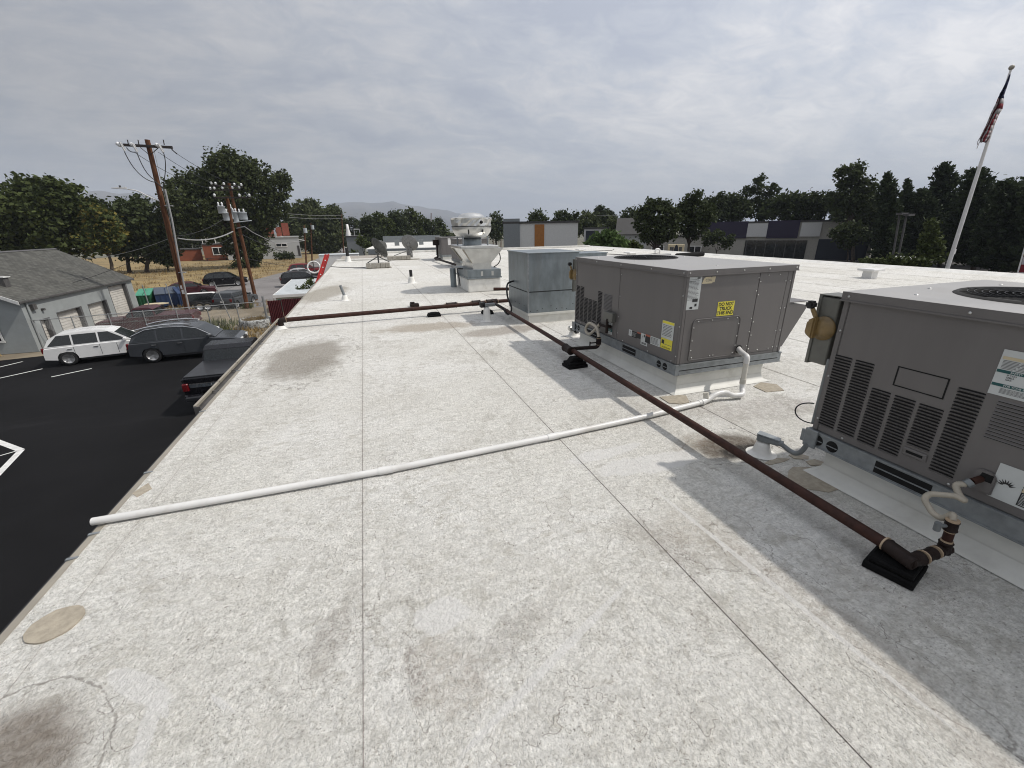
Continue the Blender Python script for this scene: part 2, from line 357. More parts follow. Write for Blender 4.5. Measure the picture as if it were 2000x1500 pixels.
m_seamdark = flat('panel_gap', (0.02, 0.02, 0.02), 0.8)
m_black = flat('black_plastic', (0.012, 0.012, 0.013), 0.5, var=0.2)
m_void = flat('void_black', (0.004, 0.004, 0.004), 0.9)
m_rubber = flat('black_rubber', (0.006, 0.006, 0.006), 0.85, spec=0.15, var=0.3, scale=25, bump=0.25)
m_galv = flat('galvanised', (0.215, 0.245, 0.26), 0.42, metal=0.55, var=0.16, scale=7, dirt=(0.2, 0.21, 0.21), dirt_amt=0.5, stretch=(1, 1, 0.4))
m_galvrail = flat('galvanised_rail', (0.27, 0.29, 0.30), 0.45, metal=0.5, var=0.14, scale=14, dirt=(0.16, 0.16, 0.15), dirt_amt=0.4)
m_alu = flat('aluminium', (0.62, 0.62, 0.60), 0.33, metal=0.85, var=0.12, scale=3, dirt=(0.34, 0.34, 0.33), dirt_amt=0.5)
m_screw = flat('screw_steel', (0.5, 0.5, 0.48), 0.35, metal=0.8)
m_pipe = flat('brown_pipe', (0.040, 0.016, 0.011), 0.62, spec=0.25, var=0.3, scale=18, dirt=(0.07, 0.035, 0.024), dirt_amt=0.5, bump=0.1)
m_pipefit = flat('black_iron', (0.018, 0.011, 0.009), 0.62, spec=0.25, var=0.3, scale=25, bump=0.2)
m_dope = flat('pipe_sealant', (0.40, 0.30, 0.20), 0.7)
m_pvc = flat('white_pvc', (0.66, 0.655, 0.635), 0.38, var=0.05, scale=6, dirt=(0.36, 0.33, 0.28), dirt_amt=0.35)
m_pvcd = flat('weathered_pvc', (0.56, 0.54, 0.48), 0.5, var=0.1, scale=10, dirt=(0.3, 0.27, 0.21), dirt_amt=0.5)
m_flex = flat('flex_yellow_grey', (0.42, 0.38, 0.31), 0.5, var=0.12, scale=20)
m_conduit = flat('conduit_grey', (0.20, 0.215, 0.22), 0.5, metal=0.35, var=0.1)
m_paper = flat('label_white', (0.52, 0.54, 0.53), 0.5, var=0.06)
m_yellow = flat('label_yellow', (0.68, 0.60, 0.05), 0.45, var=0.08)
m_ink = flat('label_ink', (0.02, 0.02, 0.02), 0.6)
m_inkgrey = flat('label_print', (0.13, 0.13, 0.13), 0.6)
m_teal = flat('label_teal', (0.005, 0.07, 0.07), 0.5)
m_red = flat('label_red', (0.45, 0.02, 0.03), 0.5)
m_cream = flat('label_cream', (0.55, 0.47, 0.31), 0.55)
m_orange = flat('label_orange', (0.35, 0.09, 0.05), 0.5)
m_brass = flat('disconnect_amber', (0.20, 0.135, 0.055), 0.35, var=0.2, scale=12)
m_boxgrey = flat('disconnect_box', (0.135, 0.135, 0.12), 0.45, metal=0.2, var=0.12, scale=6)
m_tanmetal = flat('edge_metal_tan', (0.33, 0.30, 0.245), 0.5, metal=0.1, var=0.1, scale=5, dirt=(0.2, 0.18, 0.15), dirt_amt=0.5)
m_gutter = flat('gutter_dark', (0.075, 0.072, 0.07), 0.6, var=0.25, scale=6)
m_wallmain = flat('stucco_wall', (0.33, 0.30, 0.26), 0.85, var=0.1, scale=3, bump=0.2)
m_concrete = flat('concrete_block', (0.33, 0.31, 0.27), 0.9, var=0.18, scale=8, bump=0.3)
m_dish_shade = flat('dish_shade', (0.085, 0.087, 0.082), 0.5, var=0.1, scale=6)  # darker copy of the dish grey: shade on the left dish's back painted in
m_dish = flat('dish_grey', (0.21, 0.21, 0.205), 0.45, var=0.1, scale=6)
m_dishb = flat('dish_back', (0.26, 0.255, 0.245), 0.5, var=0.12, scale=6)
m_white = flat('white_paint', (0.72, 0.71, 0.69), 0.4, var=0.05)

# lettering as flat mesh
def text(name, body, size, mat, parent, origin, xdir, ydir, align='CENTER', lift=0.002, sx=1.0, bold=0.018):
    cu = bpy.data.curves.new(name, 'FONT'); cu.body = body; cu.size = size; cu.align_x = align; cu.align_y = 'CENTER'; cu.resolution_u = 3; cu.offset = bold*size
    tmp = bpy.data.objects.new(name, cu); COL.objects.link(tmp)
    me = bpy.data.meshes.new_from_object(tmp.evaluated_get(bpy.context.evaluated_depsgraph_get()))
    bpy.data.objects.remove(tmp); bpy.data.curves.remove(cu)
    X, Y = Vector(xdir).normalized(), Vector(ydir).normalized(); Z = X.cross(Y)
    mt = Matrix((X*sx, Y, Z)).transposed().to_4x4(); mt.translation = Vector(origin)+Z*lift-(wloc(parent) if parent else Vector((0, 0, 0)))
    me.transform(mt); me.materials.clear(); me.materials.append(mat)
    o = bpy.data.objects.new(name, me); COL.objects.link(o); o.parent = parent
    return o

# ------------------------------------------------------------------ the building we stand on
EDGE_X, RIGHT_X, FAR_Y, NEAR_Y = -1.685, 19.05, 35.5, -4.0
bld = thing('flat_roof_building', 'long low building with a dirty white membrane roof filling the foreground', 'building', (8.5, 15, G))
wb = MB(); wb.box(EDGE_X+0.05, RIGHT_X-0.05, NEAR_Y, FAR_Y-0.1, G, -0.12); wb.build('wall', m_wallmain, bld)
xs = [EDGE_X+0.012]+SEAMS[:-1]+[RIGHT_X-0.1]
def far_y(x): return 27.6 if x < 1.3 else FAR_Y-0.15
for i in range(len(xs)-1):
    a, b = xs[i], xs[i+1]
    mb = MB(); fy = far_y((a+b)/2)
    n = 3
    # each sheet laps its left neighbour: its left edge stands 5 mm proud
    mb.hexa([(a, NEAR_Y, -0.12), (b+0.02, NEAR_Y, -0.12), (b+0.02, fy, -0.12), (a, fy, -0.12)],
            [(a, NEAR_Y, 0.003), (b+0.02, NEAR_Y, 0.0), (b+0.02, fy, 0.0), (a, fy, 0.003)])
    mb.build('membrane_sheet', m_tpo, bld)
# far step in the roof line (left part ends sooner)
s = MB(); s.box(EDGE_X+0.05, 1.30, 27.3, 27.62, 0.0, 0.10); s.build('roof_upstand', m_tpo2, bld, bevel=0.03, seg=2)
s = MB(); s.box(1.36, RIGHT_X-0.05, FAR_Y-0.42, FAR_Y-0.13, 0.0, 0.14); s.build('roof_upstand', m_tpo2, bld, bevel=0.03, seg=2)
s = MB(); s.prism([(RIGHT_X-0.32, NEAR_Y, 0.0), (RIGHT_X, NEAR_Y, 0.0), (RIGHT_X, NEAR_Y, 0.09), (RIGHT_X-0.08, NEAR_Y, 0.09)], (0, FAR_Y-NEAR_Y-0.5, 0)); s.build('roof_upstand', m_tpo2, bld)
# metal edge along the left, in lengths with a joint cover at each
yy = [-4.0, -1.2, 1.75, 2.55, 3.12, 3.9, 5.35]
yy = [-3.4, -1.5, 0.6, 2.47, 2.68, 3.38, 4.55, 5.9, 7.3, 9.3, 12.3, 15.3, 18.3, 21.3, 24.3, 27.6]
for a, b in zip(yy[:-1], yy[1:]):
    s = MB(); s.prism([(EDGE_X-0.035, a+0.004, -0.004), (EDGE_X+0.012, a+0.004, 0.0045), (EDGE_X+0.012, a+0.004, -0.02), (EDGE_X-0.03, a+0.004, -0.10), (EDGE_X-0.035, a+0.004, -0.10)], (0, b-a-0.008, 0))
    s.build('edge_flashing', m_tanmetal, bld)
    s = MB(); s.box(EDGE_X-0.037, EDGE_X+0.016, a-0.009, a+0.009, -0.006, 0.0065); s.build('joint_cover', m_galvrail, bld)
# dark drip edge below, near part; open gutter further on
s = MB(); s.box(EDGE_X-0.052, EDGE_X-0.037, NEAR_Y, 4.78, -0.14, -0.012); s.build('drip_edge', m_black, bld)
gx = EDGE_X-0.02; gy0, gy1 = 4.80, 9.20
s = MB(); s.prism([(gx, gy0, -0.035), (gx, gy0, -0.12), (gx-0.145, gy0, -0.12), (gx-0.145, gy0, -0.03), (gx-0.13, gy0, -0.03), (gx-0.13, gy0, -0.075), (gx-0.012, gy0, -0.075), (gx-0.012, gy0, -0.035)], (0, gy1-gy0, 0))
gut = s.build('gutter', m_gutter, bld)
yj = gy0
while yj < gy1-0.2:
    s = MB(); s.box(gx-0.155, gx-0.128, yj+0.012, yj+0.80, -0.05, -0.022); s.build('gutter_lip', m_tanmetal, gut); yj += 0.812
for k in range(5):
    s = MB(); s.box(gx-0.127, gx-0.013, gy0+0.5+k*0.8, gy0+0.52+k*0.8, -0.046, -0.04); s.build('gutter_strap', m_gutter, gut)
s = MB(); s.box(gx-0.147, gx-0.09, gy0-0.012, gy0-0.001, -0.11, -0.03); s.build('gutter_cap', m_gutter, gut)
# round and ragged sealant patches
def patch(pts, z=0.009, name='roof_patch'):
    s = MB(); s.prism([(p[0], p[1], 0.0) for p in pts], (0, 0, z)); return s.build(name, m_tan, bld)
patch(ring(-1.515, 1.982, 0.098, 0.098, 22, jit=0.03, seed=3))
def wz7(x, y): return atz(1120+x*.28, 800+y*.28)
patch([wz7(*p) for p in [(1490, 500), (1500, 430), (1530, 405), (1640, 405), (1755, 430), (1740, 475), (1800, 505), (1845, 560), (1780, 580), (1690, 565), (1560, 545)]][::-1], 0.006)
patch([wz7(*p) for p in [(1620, 365), (1680, 350), (1760, 375), (1750, 400), (1650, 390)]][::-1], 0.007)
patch([wz7(*p) for p in [(1500, 320), (1560, 305), (1640, 330), (1640, 350), (1540, 345)]][::-1], 0.006)
patch([wz7(*p) for p in [(1330, 375), (1400, 340), (1510, 345), (1470, 365), (1370, 388)]][::-1], 0.005)
def wz1(x, y): return atz(1080+x*.26, 480+y*.26)
patch([wz1(*p) for p in [(800, 1140), (940, 1125), (1000, 1130), (1025, 1180), (960, 1192), (870, 1185)]][::-1], 0.008)
patch([wz1(*p) for p in [(1505, 1060), (1560, 1030), (1680, 1045), (1735, 1090), (1600, 1103)]][::-1], 0.008)
patch([atz(*p) for p in [(258, 965), (290, 944), (297, 955), (268, 972)]][::-1], 0.005)
# ------------------------------------------------------------------ rooftop air conditioning units
louver_mesh = {}
def rtu(x0, yf, label, kind, L=2.285, Wd=1.36):
    full = kind in ('near', 'mid')
    root = thing('rooftop_air_conditioner', label, 'air conditioner', (x0+Wd/2, yf-L/2, 0), 'rooftop air conditioners along the pipe')
    x1, yn = x0+Wd, yf-L
    Y = lambda u: yf-u
    # kerb with flared membrane skirt
    s = MB(); k = 0.05
    cx0, cx1, cy0, cy1 = x0+0.05, x0+1.17, yn+0.02, yf-0.1
    s.hexa([(cx0, cy0, 0.0), (cx1, cy0, 0.0), (cx1, cy1, 0.0), (cx0, cy1, 0.0)], [(cx0, cy0, 0.2), (cx1, cy0, 0.2), (cx1, cy1, 0.2), (cx0, cy1, 0.2)])
    curb = s.build('curb', m_curb, root)
    s = MB()
    for (ax, ay), (bx, by), nx, ny in (((cx0, cy1), (cx0, cy0), -1, 0), ((cx0, cy0), (cx1, cy0), 0, -1), ((cx1, cy0), (cx1, cy1), 1, 0), ((cx1, cy1), (cx0, cy1), 0, 1)):
        fl, h = 0.075, 0.065
        ex = (bx-ax, by-ay); ln = math.hypot(*ex); ex = (ex[0]/ln*fl, ex[1]/ln*fl)
        prof = [(0.003, 0.085), (0.010, 0.05), (0.028, 0.022), (fl, 0.006)]
        vs = []
        for d, z in prof:
            e = (ex[0]*d/fl, ex[1]*d/fl)
            vs += [(ax+nx*d-e[0], ay+ny*d-e[1], z), (bx+nx*d+e[0], by+ny*d+e[1], z)]
        s.smooth = True; s.add(vs, [(2*i, 2*i+2, 2*i+3, 2*i+1) for i in range(len(prof)-1)])
    s.build('curb_skirt', m_curb, curb)
    s = MB(); s.box(cx0-0.004, cx1+0.004, cy0-0.004, cy1+0.004, 0.168, 0.202); s.build('curb_flashing', m_curb, curb)
    # base rail: four channels
    rails = []
    for a in ((x0-0.012, x0+0.03, yn-0.012, yf+0.012), (x1-0.03, x1+0.012, yn-0.012, yf+0.012), (x0+0.03, x1-0.03, yn-0.012, yn+0.03), (x0+0.03, x1-0.03, yf-0.03, yf+0.012)):
        s = MB(); s.box(*a, 0.215, 0.305); r_ = s.build('base_rail', m_galvrail, root); rails.append(r_)
        e = 0.006
        s = MB(); s.box(a[0]-e, a[1]+e, a[2]-e, a[3]+e, 0.2052, 0.2148); s.box(a[0]-e, a[1]+e, a[2]-e, a[3]+e, 0.3052, 0.314); s.build('rail_flange', m_galvrail, r_)
    if full:
        s = MB(); s.box(x0+0.03, x1-0.03, yn-0.0135, yn-0.0122, 0.247, 0.256); s.build('rail_groove', m_seamdark, rails[2])
        for u0, u1 in ((0.42, 0.70), (1.33, 1.60)):
            s = MB(); s.box(x0-0.0145, x0-0.0125, Y(u1), Y(u0), 0.222, 0.296); s.build('fork_pocket', m_void, rails[0])
            s = MB(); s.box(x0-0.02, x0-0.0148, Y(u1)+0.004, Y(u0)-0.004, 0.256, 0.262); s.build('pocket_bar', m_galvrail, rails[0])
        for u in (0.063, 0.162, 2.03, 2.13):
            s = MB(); s.lathe((x0-0.0126, Y(u), 0.256), [(0.0, 0.0018), (0.036, 0.0018), (0.038, 0.0)], 20, (-1, 0, 0)); s.build('lifting_hole', m_void, rails[0])
            s = MB(); s.box(x0-0.017, x0-0.0147, Y(u)-0.034, Y(u)+0.034, 0.25, 0.256); s.build('hole_bar', m_galvrail, rails[0])
        s = MB(); s.box(x0-0.03, x0-0.013, Y(0.035)-0.03, Y(0.0)+0.02, 0.19, 0.318); s.build('rail_end_plate', m_galvrail, rails[0], bevel=0.003)
    # cabinet core and its skins
    s = MB(); s.box(x0+0.012, x1-0.012, yn+0.012, yf-0.012, 0.31, 1.19); s.build('cabinet_core', m_seamdark, root)
    zb, zt = 0.316, 1.188
    for px_, py_ in ((x0+0.018, yf-0.018), (x0+0.018, yn+0.018), (x1-0.018, yf-0.018), (x1-0.018, yn+0.018)):
        s = MB(); s.cbox((px_, py_, (zb+zt)/2), 0.036, 0.036, zt-zb); s.build('corner_post', m_grey, root, bevel=0.004, seg=2)
    pan = {}
    for nm, u0, u1 in (('louvered', 0.038, 1.145), ('left', 1.19, L-0.038)):
        s = MB(); s.box(x0+0.002, x0+0.012, Y(u1), Y(u0), zb+0.002, zt); pan[nm] = s.build('side_panel', m_grey, root, bevel=0.002)
    s = MB(); s.box(x0+0.006, x0+0.014, Y(1.188), Y(1.147), zb, zt); s.build('mid_post', m_grey, root)
    s = MB(); s.box(x1-0.012, x1-0.002, yn+0.038, yf-0.038, zb, zt); s.build('side_panel', m_grey, root)
    s = MB(); s.box(x0+0.038, x1-0.038, yf-0.012, yf-0.002, zb, zt); s.build('end_panel', m_grey, root)
    s = MB(); s.box(x0+0.038, x0+0.886, yn+0.002, yn+0.012, zb+0.002, zt); fp = s.build('end_panel', m_grey, root, bevel=0.002)
    s = MB(); s.box(x0+0.892, x0+1.258, yn+0.002, yn+0.012, zb+0.03, zt-0.01); ap = s.build('access_panel', m_grey, root, bevel=0.002)
    s = MB(); s.box(x0+1.262, x1-0.038, yn+0.003, yn+0.012, zb+0.002, zt); s.build('end_panel', m_grey, root, bevel=0.002)
    s = MB(); s.box(x0+0.892, x0+1.258, yn+0.004, yn+0.012, zb, zb+0.027); s.build('end_panel', m_grey, root)
    # lid: folded edge, cross-broken top, fan opening
    fx, fy, fr = x0+0.70, yf-0.62, 0.385
    n = 40; z0 = 1.2385
    s = MB()
    cor = [(x1+0.012, yf+0.012), (x0-0.012, yf+0.012), (x0-0.012, yn-0.012), (x1+0.012, yn-0.012)]
    def sq(a):
        c, q = math.cos(a), math.sin(a); t = 1e9
        if c > 1e-9: t = min(t, (x1+0.012-fx)/c)
        if c < -1e-9: t = min(t, (x0-0.012-fx)/c)
        if q > 1e-9: t = min(t, (yf+0.012-fy)/q)
        if q < -1e-9: t = min(t, (yn-0.012-fy)/q)
        return (fx+c*t, fy+q*t)
    angs = sorted([2*math.pi*i/n for i in range(n)]+[math.atan2(c[1]-fy, c[0]-fx) % (2*math.pi) for c in cor])
    vs = []
    for a in angs:
        o_ = sq(a); vs += [(fx+fr*math.cos(a), fy+fr*math.sin(a), z0), (o_[0], o_[1], z0)]
    m_ = len(angs)
    s.add(vs, [(2*i, 2*i+1, 2*((i+1) % m_)+1, 2*((i+1) % m_)) for i in range(m_)])
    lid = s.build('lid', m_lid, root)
    s = MB()
    for a in ((x0-0.012, x0-0.004, yn-0.012, yf+0.012), (x1+0.004, x1+0.012, yn-0.012, yf+0.012), (x0-0.004, x1+0.004, yn-0.012, yn-0.004), (x0-0.004, x1+0.004, yf+0.004, yf+0.012)):
        s.box(*a, 1.186, 1.2382)
    for a in ((x0-0.017, x0-0.0122, yn-0.017, yf+0.017), (x1+0.0122, x1+0.017, yn-0.017, yf+0.017), (x0-0.0122, x1+0.0122, yn-0.017, yn-0.0122), (x0-0.0122, x1+0.0122, yf+0.0122, yf+0.017)):
        s.box(*a, 1.181, 1.19)
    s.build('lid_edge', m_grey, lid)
    s = MB(); s.lathe((fx, fy, 0), [(fr+0.03, z0+0.0005), (fr+0.012, z0+0.012), (fr, z0+0.006), (fr-0.01, z0-0.03), (fr-0.012, 0.95), (0.02, 0.93)], 40); s.build('fan_shroud', m_void, lid)
    s = MB(); s.lathe((fx, fy, 0.99), [(0.0, 0.09), (0.09, 0.085), (0.1, 0.0)], 16)
    for k_ in range(4):
        a = k_*math.pi/2+0.4; c, q = math.cos(a), math.sin(a)
        P = lambda r, w, z: (fx+c*r-q*w, fy+q*r+c*w, z)
        s.poly([P(0.08, -0.08, 1.03), P(fr-0.03, -0.14, 1.02), P(fr-0.03, 0.14, 1.09), P(0.08, 0.07, 1.07)])
    s.build('fan', m_black, lid)
    s = MB(); gz = z0+0.012
    for k_ in range(1, 13 if full else 4):
        r_ = fr*k_/(13 if full else 4); P = [(fx+r_*math.cos(2*math.pi*j/32), fy+r_*math.sin(2*math.pi*j/32), gz) for j in range(33)]; s.tube(P, 0.0017 if full else 0.004, 4, False)
    for k_ in range(12):
        a = 2*math.pi*k_/12; s.tube([(fx, fy, gz+0.003), (fx+fr*1.03*math.cos(a), fy+fr*1.03*math.sin(a), gz-0.004)], 0.002, 4)
    tag(s.build('fan_guard', m_black, lid), kind='stuff')
    # economiser hood on the far side
    hy0, hy1 = yn+0.03, yn+1.15
    s = MB(); s.prism([(x1, hy0, 0.84), (x1, hy0, 0.36), (x1+0.05, hy0, 0.36), (x1+0.30, hy0, 0.775), (x1+0.30, hy0, 0.80)], (0, hy1-hy0, 0))
    s.build('air_hood', m_grey, root)
    s = MB(); s.box(x1+0.001, x1+0.315, hy0-0.006, hy1+0.006, 0.8402, 0.848); s.build('hood_lip', m_grey, root)
    # screws
    s = MB()
    def scr(p, ax, r=0.007): s.lathe(p, [(r, 0), (r*0.9, 0.004), (0, 0.006)], 7, ax)
    for x in (0.02, 0.33, 0.66, 0.98, 1.34): scr((x0+x, yn-0.0122, 1.212), (0, -1, 0), 0.008)
    for u in (0.03, 0.6, 1.17, 1.75, 2.25): scr((x0-0.0122, Y(u), 1.212), (-1, 0, 0), 0.008)
    for z in (1.13, 1.0, 0.72, 0.58, 0.43): scr((x0+0.873, yn+0.001, z), (0, -1, 0)); scr((x0+0.905, yn+0.001, z-0.04), (0, -1, 0))
    for z in (1.08, 0.8, 0.56, 0.38): scr((x0+1.24, yn+0.001, z), (0, -1, 0)); scr((x0+1.30, yn+0.001, z), (0, -1, 0))
    for x in (1.0, 1.15): scr((x0+x, yn+0.001, 1.15), (0, -1, 0)); scr((x0+x+0.03, yn+0.001, 0.37), (0, -1, 0))
    for u in (1.168,):
        for z in (1.1, 0.85, 0.6, 0.4): scr((x0+0.005, Y(u), z), (-1, 0, 0), 0.006)
    for u in (0.2, 0.75, 1.3, 1.8, 2.2): scr((x0+0.001, Y(u), 0.334), (-1, 0, 0), 0.008)
    for z in (1.0, 0.7, 0.4): scr((x0+0.0, Y(2.262), z), (-1, 0, 0)); scr((x0-0.0, Y(0.022), z), (-1, 0, 0))
    for x, u in ((0.2, 0.25), (0.55, 0.12), (1.1, 0.2), (1.25, 0.7), (0.25, 1.05), (0.75, 1.18), (0.2, 1.5), (1.1, 1.4), (0.6, 2.0)): scr((x0+x, Y(u), z0), (0, 0, 1), 0.011)
    tag(s.build('screws', m_screw, root), kind='stuff')
    if not full: return root
    # pressed door in the end panel
    s = MB()
    dx0, dx1, dz0, dz1, r_ = x0+0.135, x0+0.725, 0.352, 0.764, 0.05
    loop = []
    for ccx, ccz, a0 in ((dx1-r_, dz1-r_, 0), (dx0+r_, dz1-r_, 90), (dx0+0.012, dz0+0.012, 180), (dx1-0.012, dz0+0.012, 270)):
        rr = r_ if a0 < 180 else 0.012
        for k_ in range(6):
            a = R(a0+k_*18); loop.append((ccx+rr*math.cos(a), yn-0.0035, ccz+rr*math.sin(a)))
    s.tube(loop+[loop[0]], 0.0042, 5, False); dr = s.build('door_rib', m_grey, fp)
    s = MB(); s.prism([(p[0], yn-0.0005, p[2]) for p in loop], (0, 0.0018, 0)); s.build('door', m_grey, fp)
    s = MB()
    for x in (0.2, 0.37, 0.56, 0.68): scr((x0+x, yn-0.001, 0.742), (0, -1, 0))
    for x in (0.17, 0.4, 0.44, 0.69): scr((x0+x, yn-0.001, 0.372), (0, -1, 0))
    for z in (0.68, 0.55, 0.45): scr((x0+0.152, yn-0.001, z), (0, -1, 0)); scr((x0+0.712, yn-0.001, z), (0, -1, 0))
    tag(s.build('door_screws', m_screw, fp), kind='stuff')
    # louvers in six columns
    cols = ((0.029, 0.134, 0.855, 0.366, 26), (0.154, 0.260, 0.855, 0.366, 26), (0.280, 0.382, 0.718, 0.362, 19), (0.402, 0.504, 0.716, 0.364, 19), (0.522, 0.630, 0.712, 0.462 if kind == 'near' else 0.37, 14 if kind == 'near' else 19), (0.652, 0.757, 0.852, 0.37, 26))
    for u0, u1, zt_, zb_, cnt in cols:
        pitch = (zt_-zb_)/cnt; bank = MB()
        for i in range(cnt):
            zc = zt_-(i+0.5)*pitch; w = u1-u0; mb = MB() if kind == 'near' else bank
            yc = Y((u0+u1)/2)
            mb.cur = 1; h = pitch*0.46
            mb.poly([(x0+0.0008, yc+w/2, zc-h/2), (x0+0.0008, yc-w/2, zc-h/2), (x0+0.0008, yc-w/2, zc+h*0.2), (x0+0.0008, yc-w/2+0.008, zc+h/2), (x0+0.0008, yc+w/2-0.008, zc+h/2), (x0+0.0008, yc+w/2, zc+h*0.2)])
            mb.cur = 0
            mb.add([(x0+0.0016, yc+w/2, zc-h/2), (x0+0.0016, yc-w/2, zc-h/2), (x0-0.006, yc-w/2+0.006, zc-h/2-0.002), (x0-0.006, yc+w/2-0.006, zc-h/2-0.002), (x0+0.0016, yc-w/2, zc-h/2-pitch*0.5), (x0+0.0016, yc+w/2, zc-h/2-pitch*0.5)],
                   [(0, 1, 2, 3), (3, 2, 4, 5), (0, 3, 5), (1, 4, 2)])
            if kind == 'near': mb.build('louver', [m_grey, m_void], pan['louvered'])
        if kind != 'near': tag(bank.build('louver_bank', [m_grey, m_void], pan['louvered']), kind='stuff')
    # second, shallow bank with slots
    for i in range(12):
        z = 0.828-i*0.0168; mb = MB(); mb.box(x0+0.0005, x0+0.0019, Y(1.0), Y(0.805), z-0.002, z+0.002)
        mb.cur = 1; mb.add([(x0-0.005, Y(1.0), z+0.003), (x0-0.005, Y(0.805), z+0.003), (x0+0.0019, Y(0.805), z+0.010), (x0+0.0019, Y(1.0), z+0.010), (x0+0.0019, Y(0.805), z+0.0022), (x0+0.0019, Y(1.0), z+0.0022)], [(0, 1, 2, 3), (5, 4, 1, 0)])
        mb.build('slot', [m_void, m_grey], pan['louvered'])
    if kind == 'near':
        for a in ((0.375, 0.610, 0.868, 0.874), (0.375, 0.610, 0.760, 0.766), (0.375, 0.382, 0.766, 0.868), (0.603, 0.610, 0.766, 0.868)):
            s = MB(); s.box(x0+0.0003, x0+0.0019, Y(a[1]), Y(a[0]), a[2], a[3]); s.build('knockout_slot', m_void, pan['louvered'])
    s = MB(); s.box(x0-0.007, x0+0.0019, Y(0.632), Y(0.520), 0.398, 0.442); hd = s.build('pull_handle', m_grey, pan['louvered'], bevel=0.004)
    s = MB(); s.box(x0-0.0082, x0-0.0072, Y(0.615), Y(0.537), 0.414, 0.429); s.build('handle_recess', m_void, hd)
    # disconnect switch box on the far end
    bz0, bz1 = 0.745, 1.185
    s = MB(); s.box(x0+0.035, x0+0.19, yf+0.045, yf+0.165, bz0, bz1); db = s.build('disconnect_box', m_boxgrey, root, bevel=0.006)
    s = MB(); s.box(x0+0.028, x0+0.195, yf+0.160, yf+0.178, bz0-0.01, bz1+0.008); s.build('box_cover', m_boxgrey, db)
    s = MB(); s.box(x0+0.03, x0+0.195, yf+0.02, yf+0.18, bz1+0.0085, bz1+0.014); s.build('box_hood', m_boxgrey, db)
    ctr = Vector((x0+0.033, yf+0.105, 0.985))
    s = MB(); s.lathe(ctr, [(0.078, 0.0), (0.078, 0.012), (0.055, 0.018), (0.05, 0.03), (0, 0.031)], 26, (-1, 0, 0)); kn = s.build('switch_plate', m_brass, db)
    s = MB(); s.prism([ctr+Vector((-0.014, 0.03, 0.08)), ctr+Vector((-0.014, 0.085, 0.04)), ctr+Vector((-0.014, 0.088, -0.045)), ctr+Vector((-0.014, 0.03, -0.078))], (-0.045, 0, 0)); s.build('switch_half_disc', m_brass, kn, bevel=0.01, seg=2)
    s = MB(); s.tube([ctr+Vector((-0.03, 0.05, 0.07)), ctr+Vector((-0.04, 0.075, 0.12))], 0.014, 8); s.build('switch_lever', m_brass, kn)
    s = MB(); s.cbox(ctr+Vector((-0.045, 0.085, 0.145)), 0.055, 0.055, 0.05); s.build('lever_knob', m_black, kn, bevel=0.012, seg=2)
    # conduit down the corner
    s = MB(); s.tube([(x0+0.045, yf+0.028, bz0+.05), (x0+0.045, yf+0.028, 0.33)], 0.014, 10); s.build('switch_conduit', m_conduit, db)
    return root

# stickers: every line of small print is a thin raised strip
def lines(name, parent, o, xd, yd, w, h, n, mat, seed=0, thick=0.42, lift=0.0022, ragged=True):
    q = random.Random(seed); s = MB(); X, Y = Vector(xd), Vector(yd); Z = X.cross(Y)
    for i in range(n):
        y = h*(0.5-(i+0.5)/n); x = -w/2; end = w/2*(q.uniform(0.6, 1) if ragged else 1)
        while x < end:
            l = q.uniform(0.012, 0.05)*max(0.4, w/0.2); l = min(l, end-x)
            t = h/n*thick; b = Vector(o)+X*x+Y*(y-t/2)+Z*lift
            s.quad(b, b+X*l, b+X*l+Y*t, b+Y*t); x += l+w*0.02
    return tag(s.build(name, mat, parent), kind='stuff')
def sheet(name, mat, parent, o, xd, yd, w, h, lift=0.0):
    X, Y = Vector(xd), Vector(yd); Z = X.cross(Y); s = MB(); b = Vector(o)-X*w/2-Y*h/2+Z*lift
    s.prism([b, b+X*w, b+X*w+Y*h, b+Y*h], Z*0.0012); return s.build(name, mat, parent)

U2x, U2y = 2.83, 5.615; U1x, U1y = 2.755, 1.835
u2 = rtu(U2x, U2y, 'grey rooftop unit with a yellow DO NOT TRUCK THIS END sticker', 'mid')
u1 = rtu(U1x, U1y, 'nearest grey rooftop unit with rows of black louvers, cut off by the right edge', 'near')
# --- stickers on the middle unit: end face (x right, z up, facing -y)
FX, FZ = Vector((1, 0, 0)), Vector((0, 0, 1)); ynf = U2y-2.285
F = lambda x, z: Vector((x, ynf+0.0015, z))
lab = sheet('rating_label', m_paper, u2, F(2.927, 1.02), FX, FZ, 0.157, 0.31)
lines('rating_print', lab, F(2.922, 1.055), FX, FZ, 0.13, 0.20, 17, m_inkgrey, 3, lift=0.0016)
for x, z, w, h in ((2.955, 0.953, 0.062, 0.028), (2.968, 0.908, 0.024, 0.026), (2.918, 0.884, 0.032, 0.02), (2.968, 1.163, 0.035, 0.012)):
    sheet('rating_box', m_ink, lab, F(x, z), FX, FZ, w, h, 0.0014)
text('rating_title', 'HEAT COOL', 0.012, m_ink, lab, F(2.905, 1.135), FX, FZ, lift=0.002)
ah = MB(); ah.prism([F(3.012, 1.106), F(3.13, 1.106), F(3.135, 1.115), F(3.158, 1.115), F(3.166, 1.168), F(3.125, 1.168), F(3.12, 1.160), F(3.105, 1.168), F(3.05, 1.168), F(3.03, 1.155)], (0, -0.0012, 0))
ah = ah.build('torn_label', m_cream, u2); text('torn_label_letters', 'CDA', 0.034, m_inkgrey, ah, F(3.085, 1.137), FX, FZ, lift=0.0018)
yl = sheet('warning_sticker', m_yellow, u2, F(3.345, 0.848), FX, FZ, 0.206, 0.142)
for i, t_ in enumerate(('DO NOT', 'TRUCK', 'THIS END')): text('sticker_lettering', t_, 0.047, m_ink, yl, F(3.345, 0.891-i*0.043), FX, FZ, lift=0.002, bold=0.03)
